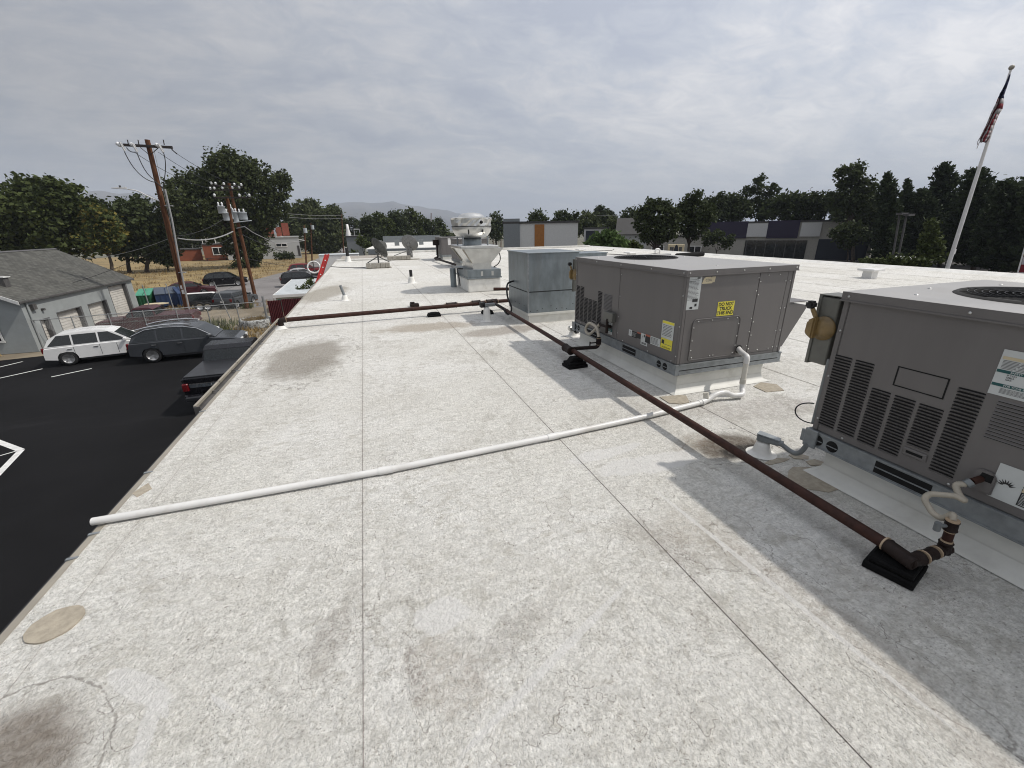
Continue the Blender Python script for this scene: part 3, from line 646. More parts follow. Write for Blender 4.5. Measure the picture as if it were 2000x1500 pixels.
# --- left face of the middle unit (x' = -y, facing -x)
LX = Vector((0, -1, 0))
Lf = lambda y, z: Vector((U2x-0.0005, y, z))
en = sheet('energy_label', m_paper, u2, Lf(3.517, 0.632), LX, FZ, 0.185, 0.18); sheet('energy_band', m_yellow, en, Lf(3.517, 0.707), LX, FZ, 0.181, 0.026, 0.0008)
lines('energy_print', en, Lf(3.517, 0.625), LX, FZ, 0.15, 0.12, 8, m_inkgrey, 5)
wl_ = sheet('wiring_label', m_yellow, u2, Lf(3.515, 0.487), LX, FZ, 0.178, 0.108)
sheet('wiring_picture', m_ink, wl_, Lf(3.572, 0.503), LX, FZ, 0.04, 0.04, 0.001); sheet('wiring_frame', m_inkgrey, wl_, Lf(3.50, 0.482), LX, FZ, 0.13, 0.004, 0.001)
text('wiring_lettering', 'PLUG TO LINE', 0.02, m_ink, wl_, Lf(3.515, 0.449), LX, FZ, lift=0.0022)
def strip(y0, y1, z, h, mat): return sheet('hazard_label', mat, u2, Lf((y0+y1)/2, z), LX, FZ, abs(y1-y0), h)
st_ = strip(4.197, 4.135, 0.465, 0.072, m_paper); text('hazard_mark', '!', 0.05, m_ink, st_, Lf(4.166, 0.467), LX, FZ)
st_ = strip(4.135, 4.035, 0.461, 0.07, m_ink); lines('hazard_print', st_, Lf(4.085, 0.461), LX, FZ, 0.085, 0.05, 5, m_paper, 2, 0.2)
st_ = strip(4.033, 3.955, 0.463, 0.055, m_ink); sheet('hazard_band', m_orange, st_, Lf(3.994, 0.498), LX, FZ, 0.078, 0.014, 0.0004)
st_ = strip(3.955, 3.875, 0.465, 0.09, m_paper); text('hazard_mark', '!', 0.06, m_ink, st_, Lf(3.93, 0.46), LX, FZ); sheet('hazard_picture', m_ink, st_, Lf(3.893, 0.487), LX, FZ, 0.02, 0.03, 0.001)
st_ = strip(3.873, 3.785, 0.46, 0.075, m_ink); sheet('hazard_band', m_orange, st_, Lf(3.829, 0.505), LX, FZ, 0.088, 0.02, 0.0004)
st_ = strip(3.783, 3.613, 0.472, 0.085, m_paper); lines('hazard_print', st_, Lf(3.70, 0.472), LX, FZ, 0.15, 0.07, 6, m_ink, 8, 0.4)
st_ = strip(3.952, 3.831, 0.402, 0.04, m_paper); lines('hazard_print', st_, Lf(3.89, 0.402), LX, FZ, 0.09, 0.022, 2, m_ink, 9, 0.7, ragged=False)
for z, mt in ((0.485, m_paper), (0.445, m_ink), (0.40, m_teal), (0.365, m_paper)):
    st_ = sheet('column_label', mt, u2, Lf(4.63, z), LX, FZ, 0.13, 0.034)
    lines('column_print', st_, Lf(4.63, z), LX, FZ, 0.1, 0.022, 3, m_inkgrey if mt is m_paper else m_paper, int(z*1000), 0.3)
s = MB(); s.box(U2x-0.06, U2x-0.001, 4.49, 4.70, 0.52, 0.635); s.build('control_cover', m_boxgrey, u2, bevel=0.006)
# --- stickers on the nearest unit
Nf = lambda y, z: Vector((U1x-0.0005, y, z))
w1 = sheet('safety_label', m_paper, u1, Nf(0.89, 0.963), LX, FZ, 0.372, 0.216)
bx = sheet('label_warning_band', m_cream, w1, Nf(0.90, 1.033), LX, FZ, 0.34, 0.014, 0.001); text('label_lettering', '! WARNING', 0.014, m_ink, bx, Nf(0.93, 1.033), LX, FZ, lift=0.0026)
lines('label_print', w1, Nf(0.895, 1.002), LX, FZ, 0.34, 0.044, 7, m_inkgrey, 11)
b1 = sheet('label_band', m_teal, w1, Nf(0.89, 0.970), LX, FZ, 0.368, 0.014, 0.001); text('label_lettering', 'SAFETY INSTRUCTIONS', 0.0125, m_paper, b1, Nf(0.96, 0.970), LX, FZ, lift=0.0026)
text('label_lettering', 'IF YOU\nSMELL\nGAS:', 0.0105, m_ink, w1, Nf(1.035, 0.945), LX, FZ, 'LEFT'); lines('label_print', w1, Nf(0.87, 0.945), LX, FZ, 0.2, 0.03, 4, m_inkgrey, 12)
b2 = sheet('label_band', m_teal, w1, Nf(0.89, 0.905), LX, FZ, 0.368, 0.014, 0.001); text('label_lettering', 'FOR YOUR SAFETY', 0.0125, m_paper, b2, Nf(0.98, 0.905), LX, FZ, lift=0.0026)
fl = MB(); fl.prism([Nf(0.935, 0.914), Nf(0.895, 0.914), Nf(0.89, 0.926), Nf(0.90, 0.94), Nf(0.905, 0.93), Nf(0.918, 0.944), Nf(0.922, 0.93), Nf(0.934, 0.927)][::-1], (-0.0022, 0, 0)); fl.build('label_flame', m_red, w1)
lines('label_print', w1, Nf(0.985, 0.88), LX, FZ, 0.11, 0.026, 5, m_inkgrey, 13)
w2 = sheet('hazard_label', m_paper, u1, Nf(0.80, 0.455), LX, FZ, 0.28, 0.18)
for z, tx in ((0.5, None), (0.41, None)): lines('label_print', sheet('hazard_block', m_ink, w2, Nf(0.755, z), LX, FZ, 0.17, 0.068, 0.001), Nf(0.755, z), LX, FZ, 0.16, 0.06, 9, m_paper, int(z*100), 0.35, 0.0028)
for z, tx in ((0.539, '! WARNING'), (0.4545, '! AVERTISSEMENT')):
    b_ = sheet('hazard_title', m_cream, w2, Nf(0.755, z), LX, FZ, 0.17, 0.018, 0.001); text('label_lettering', tx, 0.017, m_ink, b_, Nf(0.775, z), LX, FZ, lift=0.0026)
bs = MB(); pts = []
for i in range(18):
    a = R(20+i*160/17); r_ = 0.037 if i % 2 else 0.02; pts.append(Nf(0.893-r_*math.cos(a), 0.44+r_*math.sin(a)))
pts2 = [Nf(0.893-0.013*math.cos(R(160-i*28)), 0.44+0.013*math.sin(R(160-i*28))) for i in range(6)]
bs.prism((pts+pts2)[::-1], (-0.0022, 0, 0)); bs.build('hazard_burst', m_ink, w2)
s = MB(); s.prism([Nf(1.012, 0.37), Nf(0.925, 0.37), Nf(0.925, 0.46), Nf(0.945, 0.485), Nf(0.992, 0.485), Nf(1.012, 0.46)][::-1], (-0.012, 0, 0)); gp = s.build('gas_entry_plate', m_grey, u1, bevel=0.004, seg=2)
s = MB(); s.prism([Nf(0.99, 0.432)-Vector((0.0125, 0, 0)), Nf(0.937, 0.432)-Vector((0.0125, 0, 0)), Nf(0.937, 0.472)-Vector((0.0125, 0, 0)), Nf(0.98, 0.472)-Vector((0.0125, 0, 0))][::-1], (-0.001, 0, 0)); s.build('gas_entry_hole', m_void, gp)

# more units far along the roof
u3 = rtu(4.0, 21.4, 'grey rooftop unit half hidden behind the silver exhaust fan', 'far', 2.1, 1.3)
u4 = rtu(4.05, 26.6, 'farthest grey rooftop unit, with a white paper label, beyond the exhaust fan', 'far', 2.1, 1.3)
sheet('rating_label', m_white, u4, Vector((4.6, 26.6-2.1-0.001, 1.0)), FX, FZ, 0.36, 0.36)

# ------------------------------------------------------------------ galvanised duct housing
gb = thing('galvanised_housing', 'plain galvanised metal housing on a white kerb, left of the yellow sticker unit', 'duct housing', (3.3, 7.65, 0))
x0, x1, y0, y1 = 2.645, 3.62, 7.09, 8.19
s = MB(); s.box(x0+0.02, x1-0.02, y0+0.01, y1-0.02, 0, 0.178); s.build('curb', m_curb, gb)
s = MB()
for a in ((x0-0.005, x0+0.02, y0-0.0, y1), (x0, x1, y0-0.012, y0+0.01)): s.box(*a, 0.15, 0.19)
s.build('curb_flashing', m_curb, gb)
s = MB(); s.box(x0, x1, y0, y1, 0.1905, 0.562); s.build('lower_casing', m_galv, gb, bevel=0.004)
s = MB(); s.box(x0-0.002, x1+0.002, y0-0.002, y1+0.002, 0.5625, 0.572); s.build('seam_band', m_seamdark, gb)
s = MB(); s.box(x0, x1, y0, y1, 0.5725, 1.215); s.build('upper_casing', m_galv, gb, bevel=0.004)
s = MB(); s.box(x0-0.018, x1+0.018, y0-0.018, y1+0.018, 1.2155, 1.235); s.build('cap', m_galv, gb, bevel=0.003)
s = MB(); s.box(x0-0.003, x0+0.022, y0-0.003, y0+0.022, 0.192, 1.2145); s.build('corner_seam', m_galvrail, gb)
s = MB(); q = random.Random(4)
for i in range(8): s.lathe((x0+0.06+i*0.12+q.uniform(-.03, .03), y0-0.001, 0.22+q.uniform(0, .1)), [(0.009, 0), (0.006, 0.006), (0, 0.007)], 6, (0, -1, 0))
for i in range(4): s.lathe((x0-0.001, y0+0.2+i*0.25, 0.22+q.uniform(0, .1)), [(0.009, 0), (0.006, 0.006), (0, 0.007)], 6, (-1, 0, 0))
tag(s.build('rivets', m_seamdark, gb), kind='stuff')
sb = thing('low_duct', 'low flat galvanised duct just behind the grey unit with the yellow sticker', 'duct', (5.6, 9.8, 0))
P0 = atz(1180, 502, 1.05)
s = MB(); s.box(4.25, 5.6, 9.5, 10.2, 0.62, 1.03); s.build('duct_body', m_galv, sb, bevel=0.004)
s = MB(); s.box(4.23, 5.62, 9.48, 10.22, 1.0305, 1.05); s.build('duct_cap', m_galv, sb)
s = MB(); s.box(4.3, 5.55, 9.55, 10.15, 0.0, 0.6195); s.build('duct_stand', m_curb, sb)

# ------------------------------------------------------------------ kitchen exhaust fan
ef = thing('exhaust_fan', 'silver mushroom shaped exhaust fan on a flared stained metal duct', 'exhaust fan', (3.02, 12.3, 0))
x0, x1, y0, y1 = 2.56, 3.48, 11.5, 13.0; cxm = 3.03
s = MB(); s.box(x0, x1, y0, y1, 0, 0.36); s.build('curb', m_tpo2, ef, bevel=0.02, seg=2)
s = MB(); s.box(x0-0.03, x1+0.03, y0-0.03, y1+0.03, 0.3605, 0.395); s.build('curb_cap', m_galv, ef)
s = MB(); s.box(x0-0.01, x1+0.01, y0-0.01, y1+0.01, 0.3955, 0.60); bx = s.build('base_box', m_galv, ef, bevel=0.004)
for x in (2.95, 3.25):
    s = MB(); s.box(x-0.03, x+0.03, y0-0.016, y0-0.0105, 0.43, 0.55); s.build('base_vent', m_alu, bx)
ny = 11.75
s = MB(); s.box(2.72, 3.24, ny-0.2, ny+1.12, 0.6005, 0.76); s.build('duct_neck', m_alu, ef)
s = MB(); s.hexa([(2.72, ny-0.2, 0.7605), (3.24, ny-0.2, 0.7605), (3.24, ny+1.12, 0.7605), (2.72, ny+1.12, 0.7605)], [(2.48, ny-0.26, 1.14), (3.58, ny-0.26, 1.14), (3.58, ny+1.38, 1.14), (2.48, ny+1.38, 1.14)]); fun = s.build('flared_duct', m_alu, ef)
s = MB()
for yy_ in (ny-0.262, ny+1.30): s.hexa([(2.69, yy_*0+(ny-0.205 if yy_ < ny else ny+1.06), 0.77), (2.716, (ny-0.205 if yy_ < ny else ny+1.06), 0.77), (2.716, (ny-0.14 if yy_ < ny else ny+1.12), 0.77), (2.69, (ny-0.14 if yy_ < ny else ny+1.12), 0.77)], [(2.44, yy_, 1.13), (2.476, yy_, 1.13), (2.476, yy_+0.08, 1.13), (2.44, yy_+0.08, 1.13)])
s.build('duct_seam', m_tanmetal, ef)
s = MB(); s.box(2.40, 3.45, ny-0.24, ny+1.2, 1.1405, 1.215); s.build('fan_base', m_alu, ef, bevel=0.01)
for x in (2.52, 3.2):
    for y in (ny-0.05, ny+0.7):
        s = MB(); s.tube([(x, y, 1.2155), (x, y, 1.46)], 0.022, 8); s.build('fan_leg', m_galvrail, ef)
cfan = (2.86, ny+0.32, 0)
s = MB(); s.lathe(cfan, [(0.25, 1.2155), (0.25, 1.45), (0.0, 1.4502)], 28); s.build('windband_throat', m_galv, ef)
s = MB(); s.lathe(cfan, [(0.30, 1.42), (0.33, 1.415), (0.43, 1.455), (0.505, 1.55), (0.535, 1.64), (0.535, 1.69)], 40); s.build('lower_bowl', m_alu, ef)
s = MB(); s.lathe(cfan, [(0.537, 1.691), (0.555, 1.694), (0.555, 1.706), (0.537, 1.709)], 40); s.build('belt', m_seamdark, ef)
prof = []
q = random.Random(11); s = MB(); nn = 40; rows = []
for r_, z in ((0.532, 1.7095), (0.535, 1.79), (0.55, 1.87), (0.56, 1.905), (0.57, 1.91)):
    for j in range(nn):
        a = 2*math.pi*j/nn; rr = r_*(1+(q.uniform(-0.035, 0.035) if 1.72 < z < 1.9 else 0)); rows.append((cfan[0]+rr*math.cos(a), cfan[1]+rr*math.sin(a), z+(q.uniform(-.01, .01) if 1.72 < z < 1.9 else 0)))
s.add(rows, [(i*nn+j, i*nn+(j+1) % nn, (i+1)*nn+(j+1) % nn, (i+1)*nn+j) for i in range(4) for j in range(nn)]); s.build('dented_cowl', m_alu, ef)
s = MB(); s.lathe(cfan, [(0.57, 1.9105), (0.5, 1.93), (0.36, 1.94), (0.33, 1.98), (0.24, 2.03), (0.1, 2.05), (0.0, 2.052)], 36); s.build('dome_cap', m_alu, ef)
s = MB(); s.lathe((cfan[0]+0.14, cfan[1]-0.545, 1.80), [(0, 0.012), (0.04, 0.01), (0.045, -0.02)], 14, (0.25, -1, 0)); s.build('cowl_hole', m_void, ef)
for a in (-2.0, -1.2):
    s = MB(); s.box(cfan[0]+0.5*math.cos(a)-0.012, cfan[0]+0.5*math.cos(a)+0.012, cfan[1]+0.5*math.sin(a)-0.05, cfan[1]+0.5*math.sin(a)-0.02, 1.5, 1.62); s.build('bowl_strap', m_seamdark, ef)
s = MB(); s.tube(bez((2.5, ny+0.1, 0.61), (2.2, ny-0.1, 0.66), (2.33, ny-0.2, 0.66), (2.36, ny-0.1, 0.18), 12), 0.016, 8); s.build('flex_conduit', m_black, ef)
s = MB(); s.tube(bez((3.42, ny+0.1, 1.2), (3.62, ny, 0.95), (3.6, ny-.1, 0.75), (3.45, ny+0.3, 0.605), 12), 0.014, 8); s.build('drain_tube', m_black, ef)
s = MB(); s.cyl((2.42, 12.9, 0), 0.09, 0.55, 12); s.build('grease_can', m_galv, ef)
# ------------------------------------------------------------------ gas piping
gas = thing('gas_pipe', 'long brown gas pipe on low black blocks, branching to the roof edge', 'gas pipe', (2.35, 4.5, 0))
EZ_ = 0.123
TEE = Vector((2.41, 8.63, 0.19))
s = MB(); s.tube([(2.286, 1.03, EZ_), (2.30, 2.2, 0.142), (2.325, 3.3, 0.150), (2.37, 5.7, 0.172), TEE-Vector((0.0, 0.1, 0.004))], 0.030, 14); s.build('pipe_run', m_pipe, gas)
s = MB(); s.tube([(-1.50, 8.415, 0.155), (1.9, 8.575, 0.18), TEE-Vector((0.1, 0.006, 0))], 0.040, 14); s.build('pipe_run', m_pipe, gas)
s = MB(); s.tube([TEE+Vector((0.1, 0.0, 0)), (4.6, 8.74, 0.19)], 0.038, 14); s.build('pipe_run', m_pipe, gas)
s = MB(); s.tube([(3.1, 10.9, 0.14), (4.3, 10.3, 0.15)], 0.04, 10); s.build('pipe_run', m_pipe, gas)
def fit(a, b, r, name='coupling', mat=None):
    a, b = Vector(a), Vector(b); L = (b-a); s = MB()
    s.tube([a, a+L*0.06, a+L*0.12, a+L*0.88, a+L*0.94, b], r, 14, True, [r*0.93, r*1.1, r, r, r*1.1, r*0.93]); return s.build(name, mat or m_pipefit, gas)
def dope(c, d, r): s = MB(); d = Vector(d).normalized(); c = Vector(c); s.tube([c-d*0.004, c+d*0.004], r, 14); s.build('thread_sealant', m_dope, gas)
cd_ = Vector((1, 0.045, 0.007)).normalized()
fit(TEE-cd_*0.13, TEE+cd_*0.11, 0.054, 'tee'); fit(TEE-Vector((0, 0.14, 0.005)), TEE, 0.046, 'tee_branch')
fit(TEE-cd_*0.44, TEE-cd_*0.26, 0.057, 'union'); fit(TEE-cd_*0.98, TEE-cd_*0.76, 0.056)
for d in (-1.0, -0.74, -0.46, -0.24, -0.145, 0.125): dope(TEE+cd_*d, cd_, 0.0455)
s = MB(); s.tube(fillet([(-1.49, 8.415, 0.155), (-1.585, 8.41, 0.155), (-1.585, 8.41, 0.04)], 0.05, 5), 0.048, 14); s.build('elbow', m_pipefit, gas); dope((-1.485, 8.415, 0.155), cd_, 0.049)
s = MB(); s.lathe((-1.585, 8.41, 0), [(0.11, 0.006), (0.085, 0.015), (0.07, 0.045), (0.05, 0.06)], 18); s.build('pipe_collar', m_tpo2, gas)
fit((2.322, 4.66, 0.163), (2.325, 4.86, 0.165), 0.05, 'tee')
# branch to the middle unit
pth = fillet([(2.33, 4.76, 0.166), (2.725, 4.70, 0.166), (2.725, 4.70, 0.30)], 0.05)
s = MB(); s.tube(pth, 0.024, 12); s.build('branch_pipe', m_pipefit, gas)
for z in (0.20, 0.285): dope((2.725, 4.70, z), (0, 0, 1), 0.028)
s = MB(); s.tube([(2.725, 4.70, 0.205), (2.725, 4.70, 0.275)], 0.034, 12); s.box(2.60, 2.70, 4.692, 4.708, 0.225, 0.237); s.box(2.598, 2.606, 4.69, 4.71, 0.195, 0.25); s.build('shutoff_valve', m_pipefit, gas)
s = MB(); s.tube(fillet([(2.725, 4.70, 0.30), (2.725, 4.76, 0.42), (2.72, 4.98, 0.44), (2.71, 5.05, 0.32), (2.71, 4.95, 0.27), (2.72, 4.83, 0.35), (2.76, 4.76, 0.45)], 0.06, 6), 0.019, 10); s.build('flexible_connector', m_flex, gas)
s = MB(); s.tube(fillet([(2.76, 4.76, 0.45), (2.775, 4.60, 0.452), (2.83, 4.60, 0.452)], 0.03), 0.017, 10); s.tube([(2.775, 4.6, 0.55), (2.775, 4.6, 0.37)], 0.018, 10); s.build('drip_leg', m_pipefit, gas)
# end of the run at the nearest unit
EZ = 0.118
P0, P1, P2, P3 = Vector((2.285, 0.985, EZ)), Vector((2.272, 0.925, EZ)), Vector((2.35, 0.918, EZ)), Vector((2.522, 0.92, EZ))
s = MB(); s.tube(fillet([(2.285, 1.02, EZ+0.002), P1, P3, (2.51, 0.922, 0.24)], 0.03, 6), 0.020, 14); s.build('branch_pipe', m_pipe, gas)
fit((2.287, 1.03, EZ+0.004), (2.272, 0.90, EZ), 0.035, 'elbow'); fit((2.265, 0.924, EZ), (2.35, 0.918, EZ), 0.032, 'elbow'); fit((2.375, 0.919, EZ), (2.44, 0.92, EZ), 0.029, 'elbow'); fit((2.475, 0.92, EZ), (2.548, 0.92, EZ), 0.027, 'elbow'); fit((2.522, 0.92, EZ-0.02), (2.518, 0.921, EZ+0.045), 0.027, 'elbow')
dope((2.288, 1.036, EZ+0.005), (0, 1, 0), 0.037); dope((2.362, 0.9185, EZ), (1, 0, 0), 0.034); dope((2.458, 0.92, EZ), (1, 0, 0), 0.031); dope((2.517, 0.921, EZ+0.052), (0, 0, 1), 0.024); dope((2.511, 0.922, EZ+0.11), (0, 0, 1), 0.0215)
fit((2.510, 0.922, 0.232), (2.505, 0.924, 0.287), 0.026, 'shutoff_valve')
s = MB(); s.tube([(2.452, 0.945, 0.232), (2.447, 0.945, 0.275)], 0.014, 10); s.tube([(2.507, 0.923, 0.26), (2.45, 0.944, 0.258)], 0.009, 8); s.build('valve_handle', m_conduit, gas)
dope((2.504, 0.924, 0.291), (0, 0, 1), 0.027)
HX = lambda px_, py_, x: atx(px_, py_, x)
fp_ = [Vector((2.504, 0.924, 0.293)), HX(1858, 1004, 2.51), HX(1846, 1013, 2.515), HX(1827, 1006, 2.52), HX(1806, 978, 2.54), HX(1818, 965, 2.56), HX(1850, 967, 2.585), HX(1870, 972, 2.60), HX(1886, 984, 2.60), HX(1884, 974, 2.62), HX(1871, 962, 2.63), HX(1866, 947, 2.645), HX(1876, 940, 2.66), HX(1886, 946, 2.67)]
fp_ = [fp_[0], HX(1862, 1003, 2.51), HX(1840, 1014, 2.515), HX(1822, 1003, 2.525), HX(1804, 974, 2.545), HX(1815, 964, 2.565), HX(1869, 969, 2.60), HX(1887, 980, 2.61), HX(1872, 966, 2.63), HX(1865, 945, 2.65), HX(1887, 946, 2.675)]
fp_ = fillet(fp_, 0.03, 6)
s = MB(); s.tube(fp_, 0.0135, 12); fx_ = s.build('flexible_connector', m_flex, gas)
s = MB(); k_ = 0
acc = 0.0
for a, b in zip(fp_[:-1], fp_[1:]):
    d = (b-a)
    if d.length < 1e-5: continue
    n_ = max(1, int(d.length/0.008))
    for i in range(n_): c = a+d*((i+0.5)/n_); s.tube([c-d.normalized()*0.0016, c+d.normalized()*0.0016], 0.0148, 10, False)
tag(s.build('corrugations', m_flex, fx_), kind='stuff')
NA, NB = HX(1886, 946, 2.673), HX(1898, 941, 2.69)
s = MB(); s.tube([NA, NB], 0.022, 6); s.build('flare_nut', m_conduit, fx_)
s = MB(); s.tube([NB, HX(1910, 937, 2.72), HX(1919, 934, 2.76)], 0.0165, 12); s.build('inlet_nipple', m_pipe, gas)

# ------------------------------------------------------------------ black pipe support blocks
def block(x, y, rz, label, zc, sx=0.25, sy=0.20):
    root = thing('pipe_support_block', label, 'pipe support', (x, y, 0), 'black rubber blocks under the gas pipe', rz)
    h = max(0.06, zc-0.036)
    s = MB(); s.box(-sx/2, sx/2, -sy/2, sy/2, 0.0005, 0.042); s.build('base', m_rubber, root, local=True, bevel=0.006)
    s = MB(); s.box(-sx/2+0.012, sx/2-0.012, -sy/2+0.012, sy/2-0.012, 0.0425, 0.072); s.build('upper_tier', m_rubber, root, local=True, bevel=0.006)
    if h > 0.075:
        s = MB(); s.prism([(-sx/2+0.03, -0.05, 0.0725), (sx/2-0.03, -0.05, 0.0725), (0.05, -0.05, h), (-0.05, -0.05, h)], (0, 0.1, 0)); s.build('saddle', m_rubber, root, local=True, bevel=0.004)
    return root
block(2.315, 0.985, 0.28, 'big black rubber block under the pipe end by the nearest unit', 0.118, 0.22, 0.20)
block(2.31, 4.53, 0.05, 'black rubber block under the pipe tee beside the yellow sticker unit', 0.165, 0.26, 0.2)
block(1.16, 8.50, 0.0, 'black rubber block under the middle of the crossing pipe, left of the pipe junction', 0.12, 0.26, 0.16)
block(2.22, 8.33, 0.0, 'black rubber block under the pipe junction by the galvanised housing', 0.12, 0.22, 0.2)
block(4.0, 25.4, 0.0, 'far black rubber block beside the farthest rooftop unit', 0.14, 0.4, 0.3)
s = MB(); s.cbox((0.92, 9.85, 0.035), 0.2, 0.13, 0.068); s.cbox((0.88, 9.87, 0.085), 0.1, 0.08, 0.03); tag(s.build('loose_block', m_pipefit, None, bevel=0.01), 'small brown loose block lying on the roof behind the crossing pipe', 'block')
gas2 = thing('far_gas_pipe', 'thin dark pipe with an upright stub beside the far rooftop units', 'gas pipe', (3.9, 23, 0))
s = MB(); s.tube(fillet([(3.95, 25.4, 0.9), (3.95, 25.4, 0.16), (3.6, 24.3, 0.16), (3.75, 19.3, 0.16)], 0.1), 0.05, 8); s.build('pipe_run', m_pipefit, gas2)
s = MB(); s.cbox((3.88, 25.4, 0.95), 0.3, 0.25, 0.3); s.build('pipe_head', m_pipefit, gas2)

# ------------------------------------------------------------------ white condensate drain
con = thing('condensate_drain', 'white plastic drain pipe lying across the roof from the yellow sticker unit to the edge', 'drain pipe', (1.0, 2.85, 0))
r_ = 0.0235
main = [(-1.738, 2.772, 0.030), (-1.0, 2.765, 0.031), (-0.007, 2.765, 0.032), (1.363, 2.84, 0.032), (2.218, 2.905, 0.033), (2.86, 2.985, 0.034)]
s = MB(); s.tube(main, r_, 16); run = s.build('pipe_run', m_pvc, con)
s = MB(); s.lathe((-1.7395, 2.772, 0.030), [(0.0, 0.0), (0.018, 0.0)], 14, (-1, 0.005, 0)); s.build('open_end', m_void, run)
for c in (-0.05, 1.27): 
    i = 1 if c < 0 else 2
    a, b = Vector(main[i if c < 0 else 2]), Vector(main[i+1 if c < 0 else 3]); t_ = (c-a.x)/(b.x-a.x); p = a.lerp(b, t_); d = (b-a).normalized()
    s = MB(); s.tube([p-d*0.05, p+d*0.05], 0.0275, 16); s.build('coupling', m_pvc, con)
trap = fillet([(2.85, 2.985, 0.036), (2.97, 3.005, 0.038), (3.08, 3.02, 0.085), (3.20, 3.02, 0.088), (3.27, 3.00, 0.045), (3.39, 2.985, 0.045), (3.43, 3.045, 0.08), (3.44, 3.06, 0.14)], 0.05, 6)
s = MB(); s.tube(trap, 0.026, 16); s.build('trap', m_pvc, con)
s = MB(); s.tube([(2.96, 3.01, 0.06), (2.955, 3.02, 0.115)], 0.026, 14); s.build('cleanout_cap', m_pvcd, con)
s = MB(); s.tube([(2.885, 2.988, 0.035), (2.925, 2.995, 0.036)], 0.030, 16); s.build('coupling', m_pvc, con)
s = MB(); s.tube([(3.44, 3.06, 0.13), (3.452, 3.072, 0.345)], 0.024, 16); s.build('riser', m_pvcd, con)
s = MB(); s.tube([(3.4385, 3.06, 0.13), (3.4415, 3.062, 0.18)], 0.029, 16); s.build('coupling', m_pvcd, con)
s = MB(); s.tube(fillet([(3.452, 3.072, 0.34), (3.455, 3.075, 0.405), (3.55, 3.26, 0.405), (3.61, 3.34, 0.405)], 0.05, 6), 0.027, 16); s.build('elbow', m_pvc, con)
s = MB(); s.lathe((3.60, 3.3285, 0.405), [(0.027, 0.002), (0.044, 0.002), (0.044, 0.0)], 18, (0, -1, 0)); s.build('wall_collar', m_void, con)

# ------------------------------------------------------------------ pipe boots and electrical fittings
def boot(x, y, label, r=0.085, h=0.11, pipe=None, pr=0.025, pm=None, lean=(0, 0)):
    root = thing('roof_boot', label, 'roof vent', (x, y, 0), 'small roof penetrations')
    s = MB(); s.lathe((x, y, 0), [(r*1.7, 0.0045), (r*1.15, 0.012), (r, 0.03), (r*0.8, h*0.8), (r*0.66, h), (0, h+0.003)], 20); s.build('flashing_cone', m_tpo2, root)
    if pipe:
        s = MB(); s.tube([(x, y, h*0.9), (x+lean[0], y+lean[1], pipe)], pr, 12); s.build('vent_pipe', pm, root)
        s = MB(); s.lathe((x+lean[0], y+lean[1], pipe), [(0, 0.0015), (pr*0.8, 0.0015)], 12); s.build('pipe_mouth', m_void, root)
    return root
boot(2.66, 2.09, 'white pipe boot in a dirty patch beside the nearest unit', 0.062, 0.10)
boot(2.02, 7.62, 'white pipe boot in front of the pipe junction', 0.075, 0.26)
boot(1.33, 14.45, 'white cone vent with a black pipe, in the middle of the roof', 0.115, 0.21, 0.42, 0.05, m_black)
boot(-0.62, 11.45, 'short white vent with a thin leaning grey pipe near the left edge', 0.08, 0.13, 0.37, 0.034, m_conduit, (-0.06, 0.05))
boot(-0.95, 26.6, 'white vent with a black pipe on the far left roof edge', 0.16, 0.3, 0.75, 0.09, m_black)
boot(4.25, 14.6, 'squat white capped vent right of the exhaust fan', 0.15, 0.33)
boot(3.0, 5.98, 'white pipe boot behind the yellow sticker unit', 0.07, 0.09)
for i in range(1): pass
el = thing('electrical_conduit', 'grey elbow fitting and conduit feeding the nearest unit', 'conduit', (2.72, 1.98, 0))
s = MB(); s.hexa([(2.60, 2.13, 0.10), (2.64, 2.09, 0.10), (2.735, 2.005, 0.10), (2.70, 2.04, 0.10)], [(2.575, 2.15, 0.16), (2.66, 2.14, 0.175), (2.755, 2.02, 0.15), (2.69, 1.995, 0.14)])
s = MB(); a, b = Vector((2.632, 2.125, 0.135)), Vector((2.70, 1.995, 0.13)); d = (b-a).normalized(); n_ = Vector((0, 0, 1)).cross(d).normalized()
s.hexa([a-n_*0.03-Vector((0, 0, .025)), a+n_*0.03-Vector((0, 0, .025)), b+n_*0.024-Vector((0, 0, .02)), b-n_*0.024-Vector((0, 0, .02))], [a-n_*0.03+Vector((0, 0, .028)), a+n_*0.03+Vector((0, 0, .028)), b+n_*0.024+Vector((0, 0, .02)), b-n_*0.024+Vector((0, 0, .02))])
s.build('conduit_fitting', m_conduit, el, bevel=0.006)
s = MB(); s.hexa([a-n_*0.034+Vector((0, 0, .0285)), a+n_*0.034+Vector((0, 0, .0285)), b+n_*0.027+Vector((0, 0, .0205)), b-n_*0.027+Vector((0, 0, .0205))], [a-n_*0.034+Vector((0, 0, .036)), a+n_*0.034+Vector((0, 0, .036)), b+n_*0.027+Vector((0, 0, .028)), b-n_*0.027+Vector((0, 0, .028))]); s.build('fitting_cover', m_galvrail, el)
s = MB(); s.tube(bez(b+d*0.001, b+d*0.09-Vector((0, 0, 0.04)), (2.735, 1.86, 0.05), (2.735, 1.825, 0.21), 12), 0.017, 12); s.build('conduit', m_conduit, el)
s = MB(); s.tube([b-d*0.01, b+d*0.022], 0.024, 8); s.build('lock_nut', m_conduit, el)
s = MB(); s.cbox((2.735, 1.835, 0.255), 0.012, 0.09, 0.085); s.build('junction_plate', m_galvrail, el)
